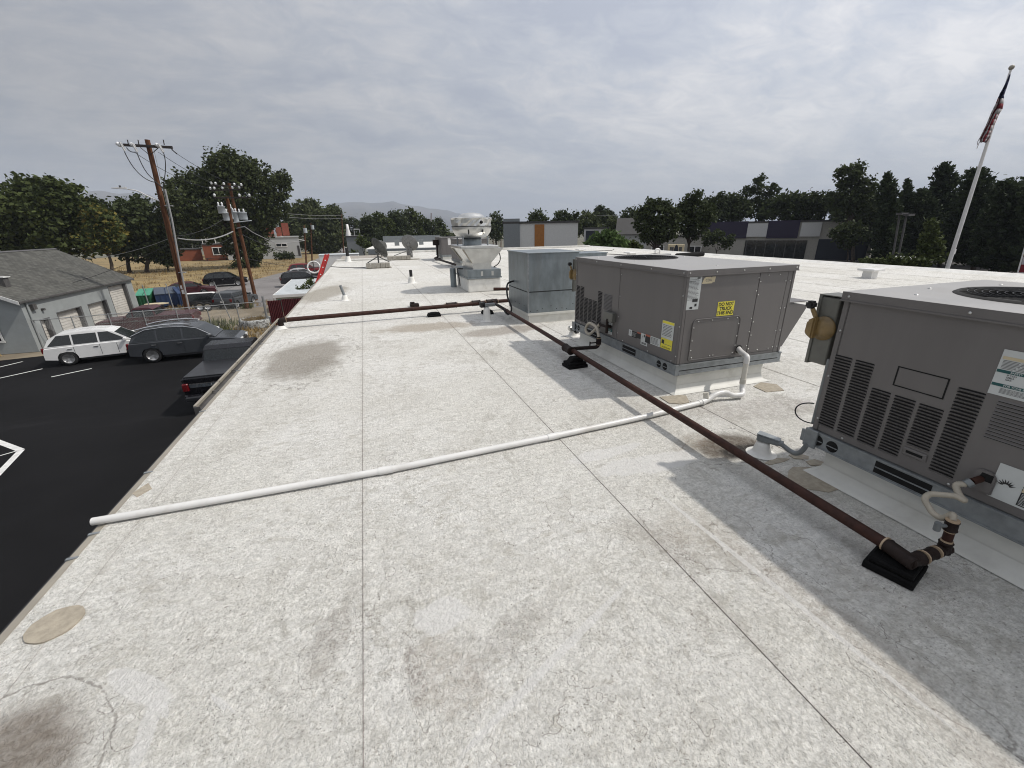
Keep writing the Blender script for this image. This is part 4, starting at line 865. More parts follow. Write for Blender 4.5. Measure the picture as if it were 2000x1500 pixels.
s = MB(); s.tube(bez((2.785, 1.86, 0.335), (2.70, 1.96, 0.33), (2.70, 2.0, 0.47), (2.80, 1.89, 0.47), 14), 0.0045, 6); tag(s.build('loose_cable', m_black, None), 'thin black cable looping out behind the nearest unit', 'cable')
e2 = thing('electrical_conduit', 'grey fitting and black cable loop at the pipe junction', 'conduit', (2.1, 7.7, 0))
s = MB(); s.cbox((2.07, 7.65, 0.30), 0.24, 0.08, 0.06); s.build('conduit_fitting', m_conduit, e2, bevel=0.008)
s = MB(); s.cbox((1.95, 7.66, 0.31), 0.09, 0.1, 0.1); s.build('fitting_cover', m_black, e2, bevel=0.008)
s = MB(); s.tube([(2.02, 7.62, 0.262), (2.03, 7.64, 0.28)], 0.03, 10); s.build('conduit', m_conduit, e2)
s = MB(); s.tube(fillet([(2.19, 7.65, 0.30), (2.30, 7.6, 0.27), (2.40, 7.5, 0.09), (2.52, 7.6, 0.20), (2.46, 7.75, 0.42), (2.50, 7.85, 0.66), (2.66, 7.9, 0.68)], 0.12, 7), 0.017, 8); s.build('cable_loop', m_black, e2)
e3 = thing('electrical_conduit', 'small silver fitting and bent black conduit at the far corner of the yellow sticker unit', 'conduit', (2.8, 5.9, 0))
s = MB(); s.cbox((2.96, 5.98, 0.125), 0.08, 0.07, 0.07); s.build('conduit_fitting', m_alu, e3, bevel=0.01)
s = MB(); s.tube(fillet([(2.98, 5.96, 0.11), (3.0, 5.80, 0.10), (2.86, 5.63, 0.14), (2.83, 5.64, 0.24)], 0.06), 0.018, 8); s.build('conduit', m_black, e3)
# loose cable to the near dish
pts = [(-1.68, 23.2, 0.02), (-1.2, 22.4, 0.015), (-0.6, 21.9, 0.015), (-0.1, 21.7, 0.015), (0.2, 21.9, 0.1)]
s = MB(); s.tube(fillet(pts, 0.4), 0.014, 6); tag(s.build('dish_cable', m_black, None), 'black cable running from the left dish to the roof edge', 'cable')
# square caps and cables on the right half of the roof
def cap(x, y, label, sz=0.42, h=0.26):
    root = thing('roof_vent_cap', label, 'roof vent', (x, y, 0), 'square white vent caps')
    s = MB(); s.cbox((x, y, h/2), sz*0.55, sz*0.55, h); s.build('stack', m_white, root)
    s = MB(); s.cbox((x, y, h+0.035), sz, sz, 0.068); s.build('cap', m_white, root, bevel=0.012); return root
P = atz(1697, 543, 0.0); cap(P.x, P.y, 'square white vent cap on the right, left of the flagpole', 0.50, 0.22)
P = atz(1233, 497, 0.2); cap(P.x, P.y, 'small white vent cap behind the fan of the yellow sticker unit', 0.62, 0.26)
P = atz(1134, 492, 0.2); cap(P.x, P.y, 'small white vent cap behind the low galvanised duct', 0.5, 0.3)
P = atz(1288, 497, 0.1); rs_ = thing('bent_vent', 'small white gooseneck vent with a thin cable on the right roof', 'roof vent', (P.x, P.y, 0))
s = MB(); s.tube(fillet([(P.x, P.y, 0), (P.x, P.y, 0.4), (P.x-0.3, P.y, 0.4), (P.x-0.3, P.y, 0.2)], 0.14), 0.05, 8); s.build('vent_pipe', m_white, rs_)
s = MB(); s.cbox((P.x+0.35, P.y-0.1, 0.07), 0.5, 0.3, 0.13); s.build('base', m_conduit, rs_)
A, B = atz(1322, 500, 0.12), atz(1372, 496, 0.12)
s = MB(); s.tube([A, B], 0.14, 14); ro = s.build('black_roll', m_rubber, None); tag(ro, 'black membrane roll lying on the right part of the roof', 'roll')
for a, b, c in (((1135, 491), (1195, 489), (1199, 487)), ((1140, 494), (1225, 498), (1228, 497)), ((1262, 497), (1280, 495), (1286, 494))):
    pa, pb, pc = atz(*a, 0.02), atz(*b, 0.02), atz(*c, 0.02); s = MB(); s.tube([pa, pb, pc], 0.02, 5); tag(s.build('roof_cable', m_black, None), {1135: 'thin dark cable from the cap by the low duct towards the far right roof edge', 1140: 'thin dark cable between the two small white caps', 1262: 'thin dark cable from the small cap to the gooseneck vent'}[a[0]], 'cable')

# ------------------------------------------------------------------ satellite dishes on ballast
def dish(x, y, label, az, el_, r, hz, leg_dirs, depth_=0.16, m_dish=m_dish, m_dishb=m_dishb):
    root = thing('satellite_dish', label, 'satellite dish', (x, y, 0), 'satellite dishes on the far roof')
    s = MB(); s.tube([(x, y, 0.10), (x, y, hz-0.05)], 0.035, 10); s.build('mast', m_dish, root)
    for k_, (dx, dy) in enumerate(leg_dirs):
        s = MB(); s.tube([(x+dx, y+dy, 0.24), (x, y, hz*0.62)], 0.022, 8); s.build('brace', m_dish, root)
    s = MB(); s.box(x-0.55, x+0.55, y-0.30, y+0.30, 0.012, 0.028); s.build('tray', m_tanmetal, root)
    n_ = Vector((math.cos(el_)*math.cos(az), math.cos(el_)*math.sin(az), math.sin(el_)))
    c = Vector((x, y, hz))
    s = MB(); pr = [(0.0, 0.0)]+[(r*i/7, depth_*(i/7)**2) for i in range(1, 8)]
    s.lathe(c, pr, 30, n_); s.lathe(c-n_*0.012, [(a, b) for a, b in pr][::-1], 30, n_); s.lathe(c, [(r, depth_), (r+0.012, depth_-0.004), (r, depth_-0.012)], 30, n_)
    rf = s.build('reflector', m_dish, root)
    u = n_.orthogonal().normalized(); w = n_.cross(u)
    for k_ in range(8):
        a = 2*math.pi*k_/8; e = u*math.cos(a)+w*math.sin(a)
        s = MB(); s.tube([c-n_*0.02+e*0.06, c-n_*0.02+e*r*0.5+n_*depth_*0.25, c-n_*0.02+e*r*0.93+n_*depth_*0.86], 0.013, 5); s.build('back_rib', m_dishb, rf)
    s = MB(); s.lathe(c-n_*0.09, [(0, 0), (0.08, 0), (0.08, 0.07), (0, 0.07)], 12, n_); s.build('hub', m_dishb, root)
    f = c+n_*r*0.85-Vector((0, 0, r*0.25)); s = MB(); s.tube([c-Vector((0, 0, r))*0.9+n_*depth_, f], 0.014, 6); s.cbox(f, 0.09, 0.07, 0.09); s.build('feed_arm', m_dish, root)
    return root
def ballast(x, y, n, which, w=0.2, dd=0.5):
    for i in range(n):
        s = MB(); s.cbox((x+(i-(n-1)/2)*(w+0.012), y, 0.029+0.10), w, dd, 0.199); o = s.build('concrete_block', m_concrete, None, bevel=0.008)
        tag(o, 'grey concrete block, %s in the row under the %s dish' % (('leftmost', 'second from the left', 'middle one', 'second from the right', 'rightmost')[i], which), 'concrete block', 'ballast blocks under the %s dish' % which)
dish(0.55, 21.4, 'dark grey satellite dish seen edge on, at the left', R(27), R(30), 0.49, 0.82, ((-0.5, -0.1), (0.5, 0.05), (0, -0.2)), m_dish=m_dish_shade, m_dishb=m_dish_shade)
ballast(0.50, 21.25, 5, 'left')
dish(2.5, 26.7, 'pale satellite dish with ribs seen from behind, at the right', R(58), R(27), 0.50, 0.86, ((-0.9, 0.05), (0.1, -0.2)))
s = MB(); s.box(2.35, 2.68, 26.8, 26.95, 0.1, 0.75); tag(s.build('mast_plate', m_dishb, None), 'pale upright plate behind the right dish', 'plate')
ballast(1.85, 26.55, 5, 'right', 0.25)
dish(1.1, 30.5, 'small dark satellite dish low behind the roof edge', R(120), R(25), 0.45, 0.5, ((-0.3, 0),), m_dish=m_dish_shade, m_dishb=m_dish_shade)
# ------------------------------------------------------------------ ground, road, lot, hills
m_dirt = flat('dry_earth', (0.20, 0.165, 0.115), 0.95, var=0.2, scale=0.5, dirt=(0.13, 0.11, 0.075), dirt_amt=0.6, bump=0.2)
m_town = flat('far_ground', (0.12, 0.115, 0.085), 0.95, var=0.3, scale=0.02, dirt=(0.06, 0.075, 0.035), dirt_amt=0.8)
def field_mat():
    t = NT('dry_grass_field'); a = t.noise(0.35, 7, 0.65, 0.6, t.mp((0.5, 1.6, 1))); b = t.noise(3.0, 6, 0.7, 0.8, t.mp((0.6, 1.5, 1)))
    c = t.mix(t.ss(a, 0.35, 0.65), (0.20, 0.15, 0.085), (0.36, 0.27, 0.13)); c = t.mix(t.ss(b, 0.42, 0.7, 0, 0.75), c, (0.13, 0.105, 0.06))
    c = t.mix(t.ss(t.noise(0.12, 5, 0.6, 0.5), 0.55, 0.68, 0, 0.65), c, (0.11, 0.105, 0.06)); t.bump(b, 0.5, 0.1); return t.fin(c, 0.95, 0, 0.2)
m_field = field_mat()
def asphalt(name, base, var, crack):
    t = NT(name); a = t.noise(0.25, 5, 0.6, 0.3); b = t.noise(60, 3, 0.7)
    c = t.mix(t.ss(a, 0.3, 0.7), tuple(x*(1-var) for x in base), tuple(x*(1+var) for x in base)); c = t.mix(t.ss(b, 0.45, 0.75, 0, 0.35), c, tuple(x*1.7 for x in base))
    n = t.noise(0.35, 6, 0.6, 0.5, t.mp((1, 0.3, 1))); li = t.ss(t.math('ABSOLUTE', t.math('SUBTRACT', n, 0.5)), 0.001, 0.004, 1, 0)
    w_ = t.ss(t.noise(0.22, 6, 0.65, 1.0, t.mp((0.6, 1.6, 1), (0, 0, 0.4))), 0.56, 0.72, 0, 0.35); c = t.mix(w_, c, tuple(x*2.4 for x in base))
    c = t.mix(t.math('MULTIPLY', li, crack), c, tuple(x*0.45 for x in base)); t.bump(b, 0.25, 0.004); return t.fin(c, 0.92, 0, 0.08)
m_lot = asphalt('sealed_asphalt', (0.0105, 0.0105, 0.0112), 0.18, 0.0)
m_road = asphalt('worn_road', (0.20, 0.19, 0.185), 0.14, 0.5)
m_lotR = asphalt('grey_lot', (0.075, 0.07, 0.066), 0.2, 0.4)
m_paint = flat('road_paint', (0.62, 0.62, 0.60), 0.7, var=0.12, scale=4)
gsz = 14000
s = MB()
gx_ = [-gsz, -900, -150, 150, 900, gsz]; gy_ = [-gsz, -900, -150, 250, 900, gsz]
vs = [(x, y, G-0.03) for y in gy_ for x in gx_]; s.add(vs, [(j*6+i, j*6+i+1, (j+1)*6+i+1, (j+1)*6+i) for j in range(5) for i in range(5)])
tag(s.build('ground', m_town), kind='structure')
def gpoly(name, mat, pts, z, kind='structure'):
    s = MB(); s.poly([(p[0], p[1], G+z) for p in pts]); return tag(s.build(name, mat), kind=kind)
gpoly('dirt_yard', m_dirt, [(-60, 20), (-2, 20), (-1, 60), (-9, 66), (-60, 47)], -0.020)
gpoly('dry_field', m_field, [(-150, 46), (-60, 46.5), (-30, 55), (-20.8, 62.5), (-14.5, 70), (-11.0, 90), (-10.6, 118), (-12, 160), (-150, 160)], -0.024)
lot = gpoly('parking_lot', m_lot, [(-60, -30), (-1.2, -30), (-1.2, 28.0), (-6.3, 27.6), (-10.3, 30.0), (-17.6, 29.2), (-19.2, 28.9), (-23, 28.6), (-60, 28.0)], -0.008)
gpoly('road', m_road, [(-60, 40), (-33, 50), (-21, 60.5), (-15.2, 68), (-11.6, 88), (-11.2, 118), (-9.2, 190), (-4.0, 190), (-4.2, 118), (-3.8, 70), (-4.2, 43.5), (-9.8, 42.4), (-16.0, 45.5), (-25, 44.0), (-60, 30)], -0.016)
gpoly('right_parking_lot', m_lotR, [(19.1, -60), (160, -60), (160, 52), (90, 60), (60, 95), (30, 110), (19.1, 110)], -0.012)
gpoly('side_street', m_road, [(7, 62), (140, 118), (140, 126), (0, 72)], -0.008)
def line_(a, b, w=0.1):
    a, b = Vector((a[0], a[1], G)), Vector((b[0], b[1], G)); d = (b-a).normalized(); n_ = Vector((-d.y, d.x, 0))*w/2
    s = MB(); z = Vector((0, 0, -0.004)); s.poly([a-n_+z, b-n_+z, b+n_+z, a+n_+z]); o = s.build('painted_line', m_paint, lot); return o
def pl(a, b, w): line_(atz(*a, G), atz(*b, G), w)
pl((-40, 726), (44, 706), 0.11); pl((-40, 747), (83, 720), 0.11); pl((100, 736), (179, 719.5), 0.11)
pl((41, 879), (-60, 841), 0.17); pl((41, 879), (-30, 953), 0.17); pl((34, 880), (-40, 901), 0.06)
# weeds and straw at the lot's edge, dry tufts over the field
def tufts(name, pts, h, w, mat, seed, label_kind='stuff', blades=7):
    q = random.Random(seed); s = MB()
    for x, y in pts:
        for k_ in range(blades):
            a = q.uniform(0, 6.28); r_ = q.uniform(0, w); hh = h*q.uniform(0.5, 1.2); bx, by = x+r_*math.cos(a), y+r_*math.sin(a); t_ = q.uniform(0, 6.28); ww = 0.05*h*2
            lx, ly = q.uniform(-.4, .4)*h, q.uniform(-.4, .4)*h
            s.add([(bx-ww*math.cos(t_), by-ww*math.sin(t_), G-0.03), (bx+ww*math.cos(t_), by+ww*math.sin(t_), G-0.03), (bx+lx, by+ly, G+hh)], [(0, 1, 2)])
    o = s.build(name, mat); return tag(o, kind=label_kind)
def straw_mat(name, a, b):
    t = NT(name); g = t.n('ShaderNodeNewGeometry'); c = t.mix(g.outputs['Random Per Island'], a, b); return t.fin(c, 0.9, 0, 0.2)
m_straw = straw_mat('straw', (0.34, 0.25, 0.12), (0.20, 0.14, 0.065)); m_weed = straw_mat('weeds', (0.14, 0.14, 0.06), (0.07, 0.085, 0.035))
q = random.Random(5)
pts = []
while len(pts) < 1900:
    D = q.uniform(52, 118); a = q.uniform(-0.95, -0.12); x, y = D*math.sin(a), D*math.cos(a)
    if x < -14 and y > 0.42*(x+60)+46.8 and not (-20.9 < x and y < 72 and y < 70+(x+14.5)*1.2): pts.append((x, y))
tufts('dry_grass', pts, 0.38, 0.6, m_straw, 3, blades=5)
tufts('dry_grass', [(q.uniform(-10.5, -6.3), q.uniform(28.6, 33)) for i in range(70)]+[(q.uniform(-26, -19.4), q.uniform(28.7, 30)) for i in range(60)]+[(q.uniform(-18, -7), q.uniform(43, 45.8)) for i in range(70)], 0.32, 0.25, m_straw, 4, blades=8)
tufts('weeds', [(q.gauss(-11.0, 0.7), q.gauss(34.3, 0.7)) for i in range(60)]+[(q.uniform(-12.5, -9.2), q.uniform(30.8, 33)) for i in range(60)]+[(q.gauss(-10.3, 0.2), q.gauss(42.6, 0.3)) for i in range(14)], 0.5, 0.35, m_weed, 6, blades=9)
# hills: ridge lines read off the horizon, built kilometres away with folds
m_hill = NT('hill_scrub')
_a = m_hill.noise(0.0018, 7, 0.62, 0.5); _c = m_hill.mix(m_hill.ss(_a, 0.35, 0.66), (0.055, 0.052, 0.042), (0.115, 0.10, 0.075)); m_hill = m_hill.fin(_c, 0.95, 0, 0.1)
def hills(name, prof, D, back, seed):
    """prof: (bearing, elevation angle) pairs from the camera's place"""
    q = np.random.RandomState(seed); prof = sorted(prof); B = [p[0] for p in prof]; E = [p[1] for p in prof]
    n, k_ = 160, 14; vs = []
    for j in range(k_+1):
        t_ = j/k_
        for i in range(n+1):
            b = B[0]+(B[-1]-B[0])*i/n; e = np.interp(b, B, E)
            ph = b*D/420.0
            fold = math.sin(ph*1.0+3*t_)+0.6*math.sin(ph*2.3+1.0+5*t_)+0.35*math.sin(ph*5.1+2*t_)
            front = D-back+back*t_
            z = (math.tan(e)*D+6)*(t_**0.8)+fold*26*math.sin(math.pi*t_)*(e > 0.01)+(2.2*math.sin(ph*7+seed)+1.6*math.sin(ph*13.7))*t_*2
            vs.append((front*math.sin(b), front*math.cos(b), G-20+(z+20) if t_ > 0 else G-22))
    fs = [(j*(n+1)+i, j*(n+1)+i+1, (j+1)*(n+1)+i+1, (j+1)*(n+1)+i) for j in range(k_) for i in range(n)]
    s = MB(); s.smooth = True; s.add(vs, fs); return tag(s.build(name, m_hill), kind='structure')
def be(px, py): d = ray(px, py); return (math.atan2(d.x, d.y), math.atan2(d.z, math.hypot(d.x, d.y)))
hills('far_hills', [be(*p) for p in ((560, 446), (600, 425), (640, 402), (660, 396), (690, 394), (705, 396), (730, 396), (770, 394), (790, 399), (820, 404), (860, 409), (890, 415), (930, 422), (980, 432), (1040, 442), (1100, 446))], 6500, 2400, 1)
hills('left_hills', [be(*p) for p in ((-250, 385), (-100, 372), (0, 371), (60, 378), (130, 374), (165, 374), (200, 374), (230, 377), (260, 377), (290, 380), (310, 392), (360, 402), (420, 410), (500, 425), (560, 440))], 5600, 1800, 2)
# the air between here and the hills
hb = MB(); hb.box(-7600, 7600, -600, 7600, G-24, 470)
hz_ = hb.build('haze', []); hz_.data.materials.clear()
hm = bpy.data.materials.new('haze_air'); hm.use_nodes = True; ht = hm.node_tree; ht.nodes.clear()
ho = ht.nodes.new('ShaderNodeOutputMaterial'); hv = ht.nodes.new('ShaderNodeVolumePrincipled'); hv.inputs['Density'].default_value = 0.00019
hv.inputs['Color'].default_value = (0.76, 0.84, 0.97, 1); hv.inputs['Anisotropy'].default_value = 0.0
ht.links.new(hv.outputs[0], ho.inputs['Volume']); hz_.data.materials.append(hm); tag(hz_, kind='stuff')

# ------------------------------------------------------------------ flagpole and flag
fpb = atd(1850, 527, 45); ftop = atd(1974, 137, 45)
fb = Vector((fpb.x, fpb.y, G)); ft = Vector((ftop.x, ftop.y, ftop.z))
fpo = thing('flagpole', 'tall white flagpole behind the right roof edge', 'flagpole', fb)
s = MB(); s.tube([fb, fb.lerp(ft, 0.5), ft], 0.1, 14, True, [0.135, 0.115, 0.06]); s.build('pole', m_white, fpo)
s = MB(); s.lathe(ft, [(0, -0.02), (0.1, 0.03), (0.15, 0.14), (0.1, 0.25), (0, 0.29)], 14); s.build('ball', m_tanmetal, fpo)
s = MB(); s.cbox(fb.lerp(ft, 0.27)+Vector((0.12, -0.05, 0)), 0.12, 0.1, 0.35); s.build('cleat_box', m_white, fpo)
m_fred = flat('flag_red', (0.18, 0.012, 0.022), 0.8); m_fwhite = flat('flag_white', (0.46, 0.44, 0.44), 0.8); m_fblue = flat('flag_blue', (0.012, 0.016, 0.06), 0.8)
def dpx(px, py): return atd(px, py, 45)
# the cloth hangs furled: left edge and right edge traced down the pole, with folds between
rows = [(1971, 1972.5, 148), (1966, 1969.5, 160), (1958, 1964, 176), (1951.5, 1960, 187), (1948, 1959.5, 194), (1944, 1959, 204), (1939, 1957, 214), (1934, 1950, 224), (1930, 1946, 234), (1925, 1941, 246), (1920, 1938, 256), (1916, 1935, 264), (1912, 1931.5, 272), (1914, 1925, 279)]
L_, nv, nu = [], len(rows), 13
vs = []
for i, (xa, xb, y) in enumerate(rows):
    for j in range(nu):
        t_ = j/(nu-1); p = dpx(xa+(xb-xa)*t_, y); f_ = math.sin(t_*9.0+i*0.25)*0.16+math.sin(t_*19+i*0.5)*0.06
        d = Vector((p.x, p.y, 0)).normalized(); vs.append(p-d*(0.22+f_))
s = MB(); s.smooth = True
for i in range(nv-1):
    for j in range(nu-1):
        y = rows[i][2]; t_ = (j+0.5)/(nu-1)
        if y < 190: s.cur = 2
        elif y < 216 and t_ > 0.45: s.cur = 0 if (i % 2 == 1) else 1
        else: s.cur = (0 if int(t_*5.2+i*0.12+0.3) % 2 == 0 else 1)
        a = i*nu+j; b0 = len(s.v); s.v += [vs[a], vs[a+1], vs[a+nu+1], vs[a+nu]]; s.f.append([b0, b0+1, b0+2, b0+3]); s.m.append(s.cur); s.sm.append(True)
fl_ = s.build('flag', [m_fred, m_fwhite, m_fblue]); tag(fl_, 'furled red, white and blue flag hanging limp on the tall pole', 'flag')
sm_ = fl_.modifiers.new('thick', 'SOLIDIFY'); sm_.thickness = 0.02
s = MB()
for a, b in (((1913, 270), (1909, 283)), ((1914, 276), (1908, 290))): s.tube([dpx(*a), dpx(a[0]-3, a[1]+6), dpx(*b)], 0.02, 4)
s.build('torn_threads', m_fwhite, fl_)
# ------------------------------------------------------------------ vehicles
def paint(name, c, rough=0.28, var=0.05): 
    m = flat(name, c, rough, var=var, scale=1.5); m.node_tree.nodes['Principled BSDF'].inputs['Coat Weight'].default_value = 0.15; m.node_tree.nodes['Principled BSDF'].inputs['Specular IOR Level'].default_value = 0.35; return m
m_pblack = paint('paint_black', (0.006, 0.006, 0.008)); m_psilver = paint('paint_silver', (0.45, 0.46, 0.47)); m_pwhite = paint('paint_white', (0.68, 0.68, 0.67))
m_pmaroon = paint('paint_maroon', (0.055, 0.012, 0.016), 0.45); m_pred = paint('paint_red', (0.20, 0.015, 0.02), 0.4); m_pgloss = paint('paint_gunmetal', (0.05, 0.054, 0.06), 0.16); m_pgrey = paint('paint_grey', (0.075, 0.08, 0.085), 0.4); m_pdark = paint('paint_charcoal', (0.02, 0.021, 0.024), 0.4)
m_glass = flat('car_glass', (0.014, 0.017, 0.018), 0.08, var=0.05, spec=0.6)
m_tyre = flat('tyre', (0.014, 0.014, 0.014), 0.85); m_rim = flat('alloy_rim', (0.5, 0.5, 0.5), 0.35, metal=0.7)
m_head = flat('headlamp', (0.7, 0.7, 0.68), 0.15); m_tail = flat('tail_lamp', (0.12, 0.006, 0.008), 0.25); m_chrome = flat('chrome', (0.6, 0.6, 0.6), 0.2, metal=0.9); m_plate = flat('number_plate', (0.6, 0.6, 0.58), 0.5)
KIND = {
 'suv': dict(L=4.75, W=1.9, wb=2.78, r=0.37, body=[(-.5, .42), (-.5, .70), (-.485, 1.02), (-.1, 1.05), (.22, 1.04), (.27, 1.0), (.44, .92), (.49, .80), (.5, .5), (.49, .36)], cl=.34,
             gh=[(-.475, 1.03), (-.43, 1.42), (-.37, 1.60), (-.22, 1.69), (-.08, 1.70), (.05, 1.64), (.12, 1.54), (.265, 1.03)], posts=(-.24, -.02), inset=.16),
 'sedan': dict(L=4.75, W=1.82, wb=2.75, r=0.33, body=[(-.5, .38), (-.5, .66), (-.49, .92), (-.33, .97), (.2, .94), (.25, .92), (.45, .76), (.49, .66), (.5, .45), (.49, .3)], cl=.28,
             gh=[(-.42, .95), (-.30, 1.24), (-.20, 1.38), (-.09, 1.44), (.03, 1.42), (.09, 1.34), (.245, .93)], posts=(-.10,), inset=.18),
 'hatch': dict(L=4.2, W=1.78, wb=2.55, r=0.32, body=[(-.5, .4), (-.5, .7), (-.485, .95), (.2, .94), (.26, .92), (.45, .78), (.49, .68), (.5, .45), (.49, .3)], cl=.28,
             gh=[(-.48, .94), (-.38, 1.36), (-.2, 1.47), (.03, 1.45), (.24, .93)], posts=(-.16, .05), inset=.17),
 'pickup': dict(L=5.85, W=2.03, wb=3.68, r=0.41, body=[(-.5, .55), (-.5, .68), (-.487, .72), (-.487, 1.30), (-.48, 1.36), (-.12, 1.37), (.2, 1.27), (.24, 1.24), (.45, 1.16), (.49, 1.05), (.5, .6), (.49, .45)], cl=.48,
             gh=[(-.125, 1.27), (-.10, 1.80), (-.06, 1.92), (.09, 1.92), (.225, 1.24)], posts=(.0, .11), inset=.14),
 'van': dict(L=5.6, W=2.0, wb=3.3, r=0.36, body=[(-.5, .45), (-.5, .9), (-.495, 1.15), (.3, 1.13), (.36, 1.08), (.48, .9), (.5, .6), (.49, .4)], cl=.36,
             gh=[(-.495, 1.14), (-.48, 2.1), (-.44, 2.2), (.16, 2.2), (.22, 2.1), (.345, 1.1)], posts=(-.2, .05), inset=.1),
}
def car(name, label, cat, loc, rz, kind, pm, scale=1.0, group=None, detail=True, roof=None, glass=None):
    K = KIND[kind]; L, Wd = K['L'], K['W']; root = thing(name, label, cat, loc, group, rz); root.scale = (scale,)*3
    r_ = K['r']; ra = r_*1.13; cl = K['cl']; ax = (-K['wb']/2-0.02*L, K['wb']/2-0.02*L)
    up = [(x*L, z) for x, z in K['body']]
    low = []
    for xw in (ax[1], ax[0]):
        low += [(xw+ra*math.cos(R(a)), max(cl, r_+ra*math.sin(R(a)))) for a in range(-10, 191, 20)]
    loop = up+low
    def sect(y, k_): return [(x*(1-0.012*k_), y, z-(0.05*k_ if z > 0.75 else 0)) for x, z in loop]
    S = [sect(-Wd/2, 1), sect(-Wd/2+0.09, 0), sect(Wd/2-0.09, 0), sect(Wd/2, 1)]
    s = MB(); n_ = len(loop); vs = sum(S, []); fs = []
    for j in range(3): fs += [(j*n_+i, j*n_+(i+1) % n_, (j+1)*n_+(i+1) % n_, (j+1)*n_+i) for i in range(n_)]
    fs += [tuple(range(n_))[::-1], tuple(range(3*n_, 4*n_))]
    s.add([(v[0], -v[1], v[2]) for v in vs], [f[::-1] for f in fs])
    gh = [(x*L, z) for x, z in K['gh']]; zb, zt = gh[0][1], max(z for x, z in gh); hb_, ht_ = Wd/2-0.05, Wd/2-0.05-K['inset']
    hw = lambda z: hb_+(ht_-hb_)*min(1, max(0, (z-zb)/(zt-zb)))**1.3
    g = [(x, hw(z), z) for x, z in gh]; g2 = [(x, -y, z) for x, y, z in g]; m_ = len(g)
    s.add(g+g2, [tuple(range(m_)), tuple(range(m_, 2*m_))[::-1]]+[(i, m_+i, m_+i+1, i+1) for i in range(m_-1)])
    body = s.build('body', pm, root, local=True)
    if roof:
        s = MB(); ii = [i for i in range(m_) if g[i][2] > zt-0.25][:-0 or None]
        i0, i1 = ii[0], ii[-1]
        for i in range(i0, i1): a, b = g[i], g[i+1]; e = 0.012; s.quad((a[0], a[1], a[2]+e), (a[0], -a[1], a[2]+e), (b[0], -b[1], b[2]+e), (b[0], b[1], b[2]+e))
        s.build('roof', roof, body, local=True)
    def glass_quad(nm, i, e=0.008, lo=0.08, hi=0.9):
        a, b = Vector(g[i]), Vector(g[i+1]); d = b-a
        p, q_ = a+d*lo, a+d*hi; nr = Vector((-d.z, 0, d.x)).normalized(); nr = nr if nr.z > 0 else -nr
        s = MB(); s.quad(*[v+nr*e for v in (Vector((p.x, p.y*.93, p.z)), Vector((p.x, -p.y*.93, p.z)), Vector((q_.x, -q_.y*.93, q_.z)), Vector((q_.x, q_.y*.93, q_.z)))]); s.build(nm, m_glass, root, local=True)
    glass_quad('windscreen', m_-2, lo=0.06, hi=0.94); glass_quad('rear_window', 0, lo=0.15, hi=0.95)
    z0, z1 = zb+0.05, zt-0.12
    def xat(z, rear):
        pts = gh if rear else gh[::-1]
        for a, b in zip(pts[:-1], pts[1:]):
            if (a[1]-z)*(b[1]-z) <= 0 and a[1] != b[1]: return a[0]+(b[0]-a[0])*(z-a[1])/(b[1]-a[1])
        return pts[0][0]
    xb0, xt0, xb1, xt1 = xat(z0, True)+0.1, xat(z1, True)+0.1, xat(z0, False)-0.1, xat(z1, False)-0.08
    cuts = [None]+[p*L for p in K['posts']]+[None]
    for sd in (1, -1):
        for a, b in zip(cuts[:-1], cuts[1:]):
            A0, A1 = (xb0, xt0) if a is None else (a+0.04, a+0.04); B0, B1 = (xb1, xt1) if b is None else (b-0.04, b-0.04)
            if B0-A0 < 0.08: continue
            if B1 < A1: B1 = A1+0.01
            P = [(A0, sd*(hw(z0)+0.006), z0), (B0, sd*(hw(z0)+0.006), z0), (B1, sd*(hw(z1)+0.006), z1), (A1, sd*(hw(z1)+0.006), z1)]
            s = MB(); s.poly(P if sd < 0 else P[::-1]); s.build('side_window', m_glass, root, local=True)
    for xw in ax:
        for sd in (1, -1):
            yo = sd*(Wd/2-0.02); s = MB(); s.lathe((xw, yo, r_), [(r_*0.64, -0.2), (r_*0.97, -0.2), (r_, -0.17), (r_, -0.03), (r_*0.95, 0), (r_*0.64, 0.0)], 22, (0, sd, 0)); w_ = s.build('wheel', m_tyre, root, local=True)
            s = MB(); s.lathe((xw, yo, r_), [(r_*0.66, 0.004), (r_*0.6, -0.01), (r_*0.58, -0.05), (0, -0.06)], 18, (0, sd, 0))
            if detail:
                for k_ in range(5):
                    a = 2*math.pi*k_/5+.3; c, q_ = math.cos(a), math.sin(a)
                    s.add([(xw+c*0.05-q_*0.035, yo-sd*0.02, r_+q_*0.05+c*0.035), (xw+c*r_*.62-q_*0.045, yo+sd*0.002, r_+q_*r_*.62+c*0.045), (xw+c*r_*.62+q_*0.045, yo+sd*0.002, r_+q_*r_*.62-c*0.045), (xw+c*0.05+q_*0.035, yo-sd*0.02, r_+q_*0.05-c*0.035)], [(0, 1, 2, 3), (3, 2, 1, 0)])
            s.build('rim', m_rim, w_, local=True)
    for sd in (1, -1):
        s = MB(); s.box(ax[0]+ra+.05, ax[1]-ra-.05, sd*(Wd/2-.06)-.03, sd*(Wd/2-.06)+.03, cl-.10, cl-.004); s.build('sill', m_black, root, local=True)
        if detail:
            s = MB()
            for p in K['posts'][:2]+(ax[1]/L-.165+ (0.02 if kind != 'pickup' else 0),): s.box(p*L-.008, p*L+.008, sd*(Wd/2+.001)-.003, sd*(Wd/2+.001)+.003, cl+.08, zb-.08)
            tag(s.build('door_seams', m_black, root, local=True), kind='stuff')
            for p in K['posts'][:2]: s = MB(); s.cbox((p*L-.16, sd*(Wd/2+.012), zb-.16), .19, .03, .035); s.build('door_handle', m_chrome, root, local=True)
    zh = up[-3][1]-0.06 if kind != 'pickup' else 0.95
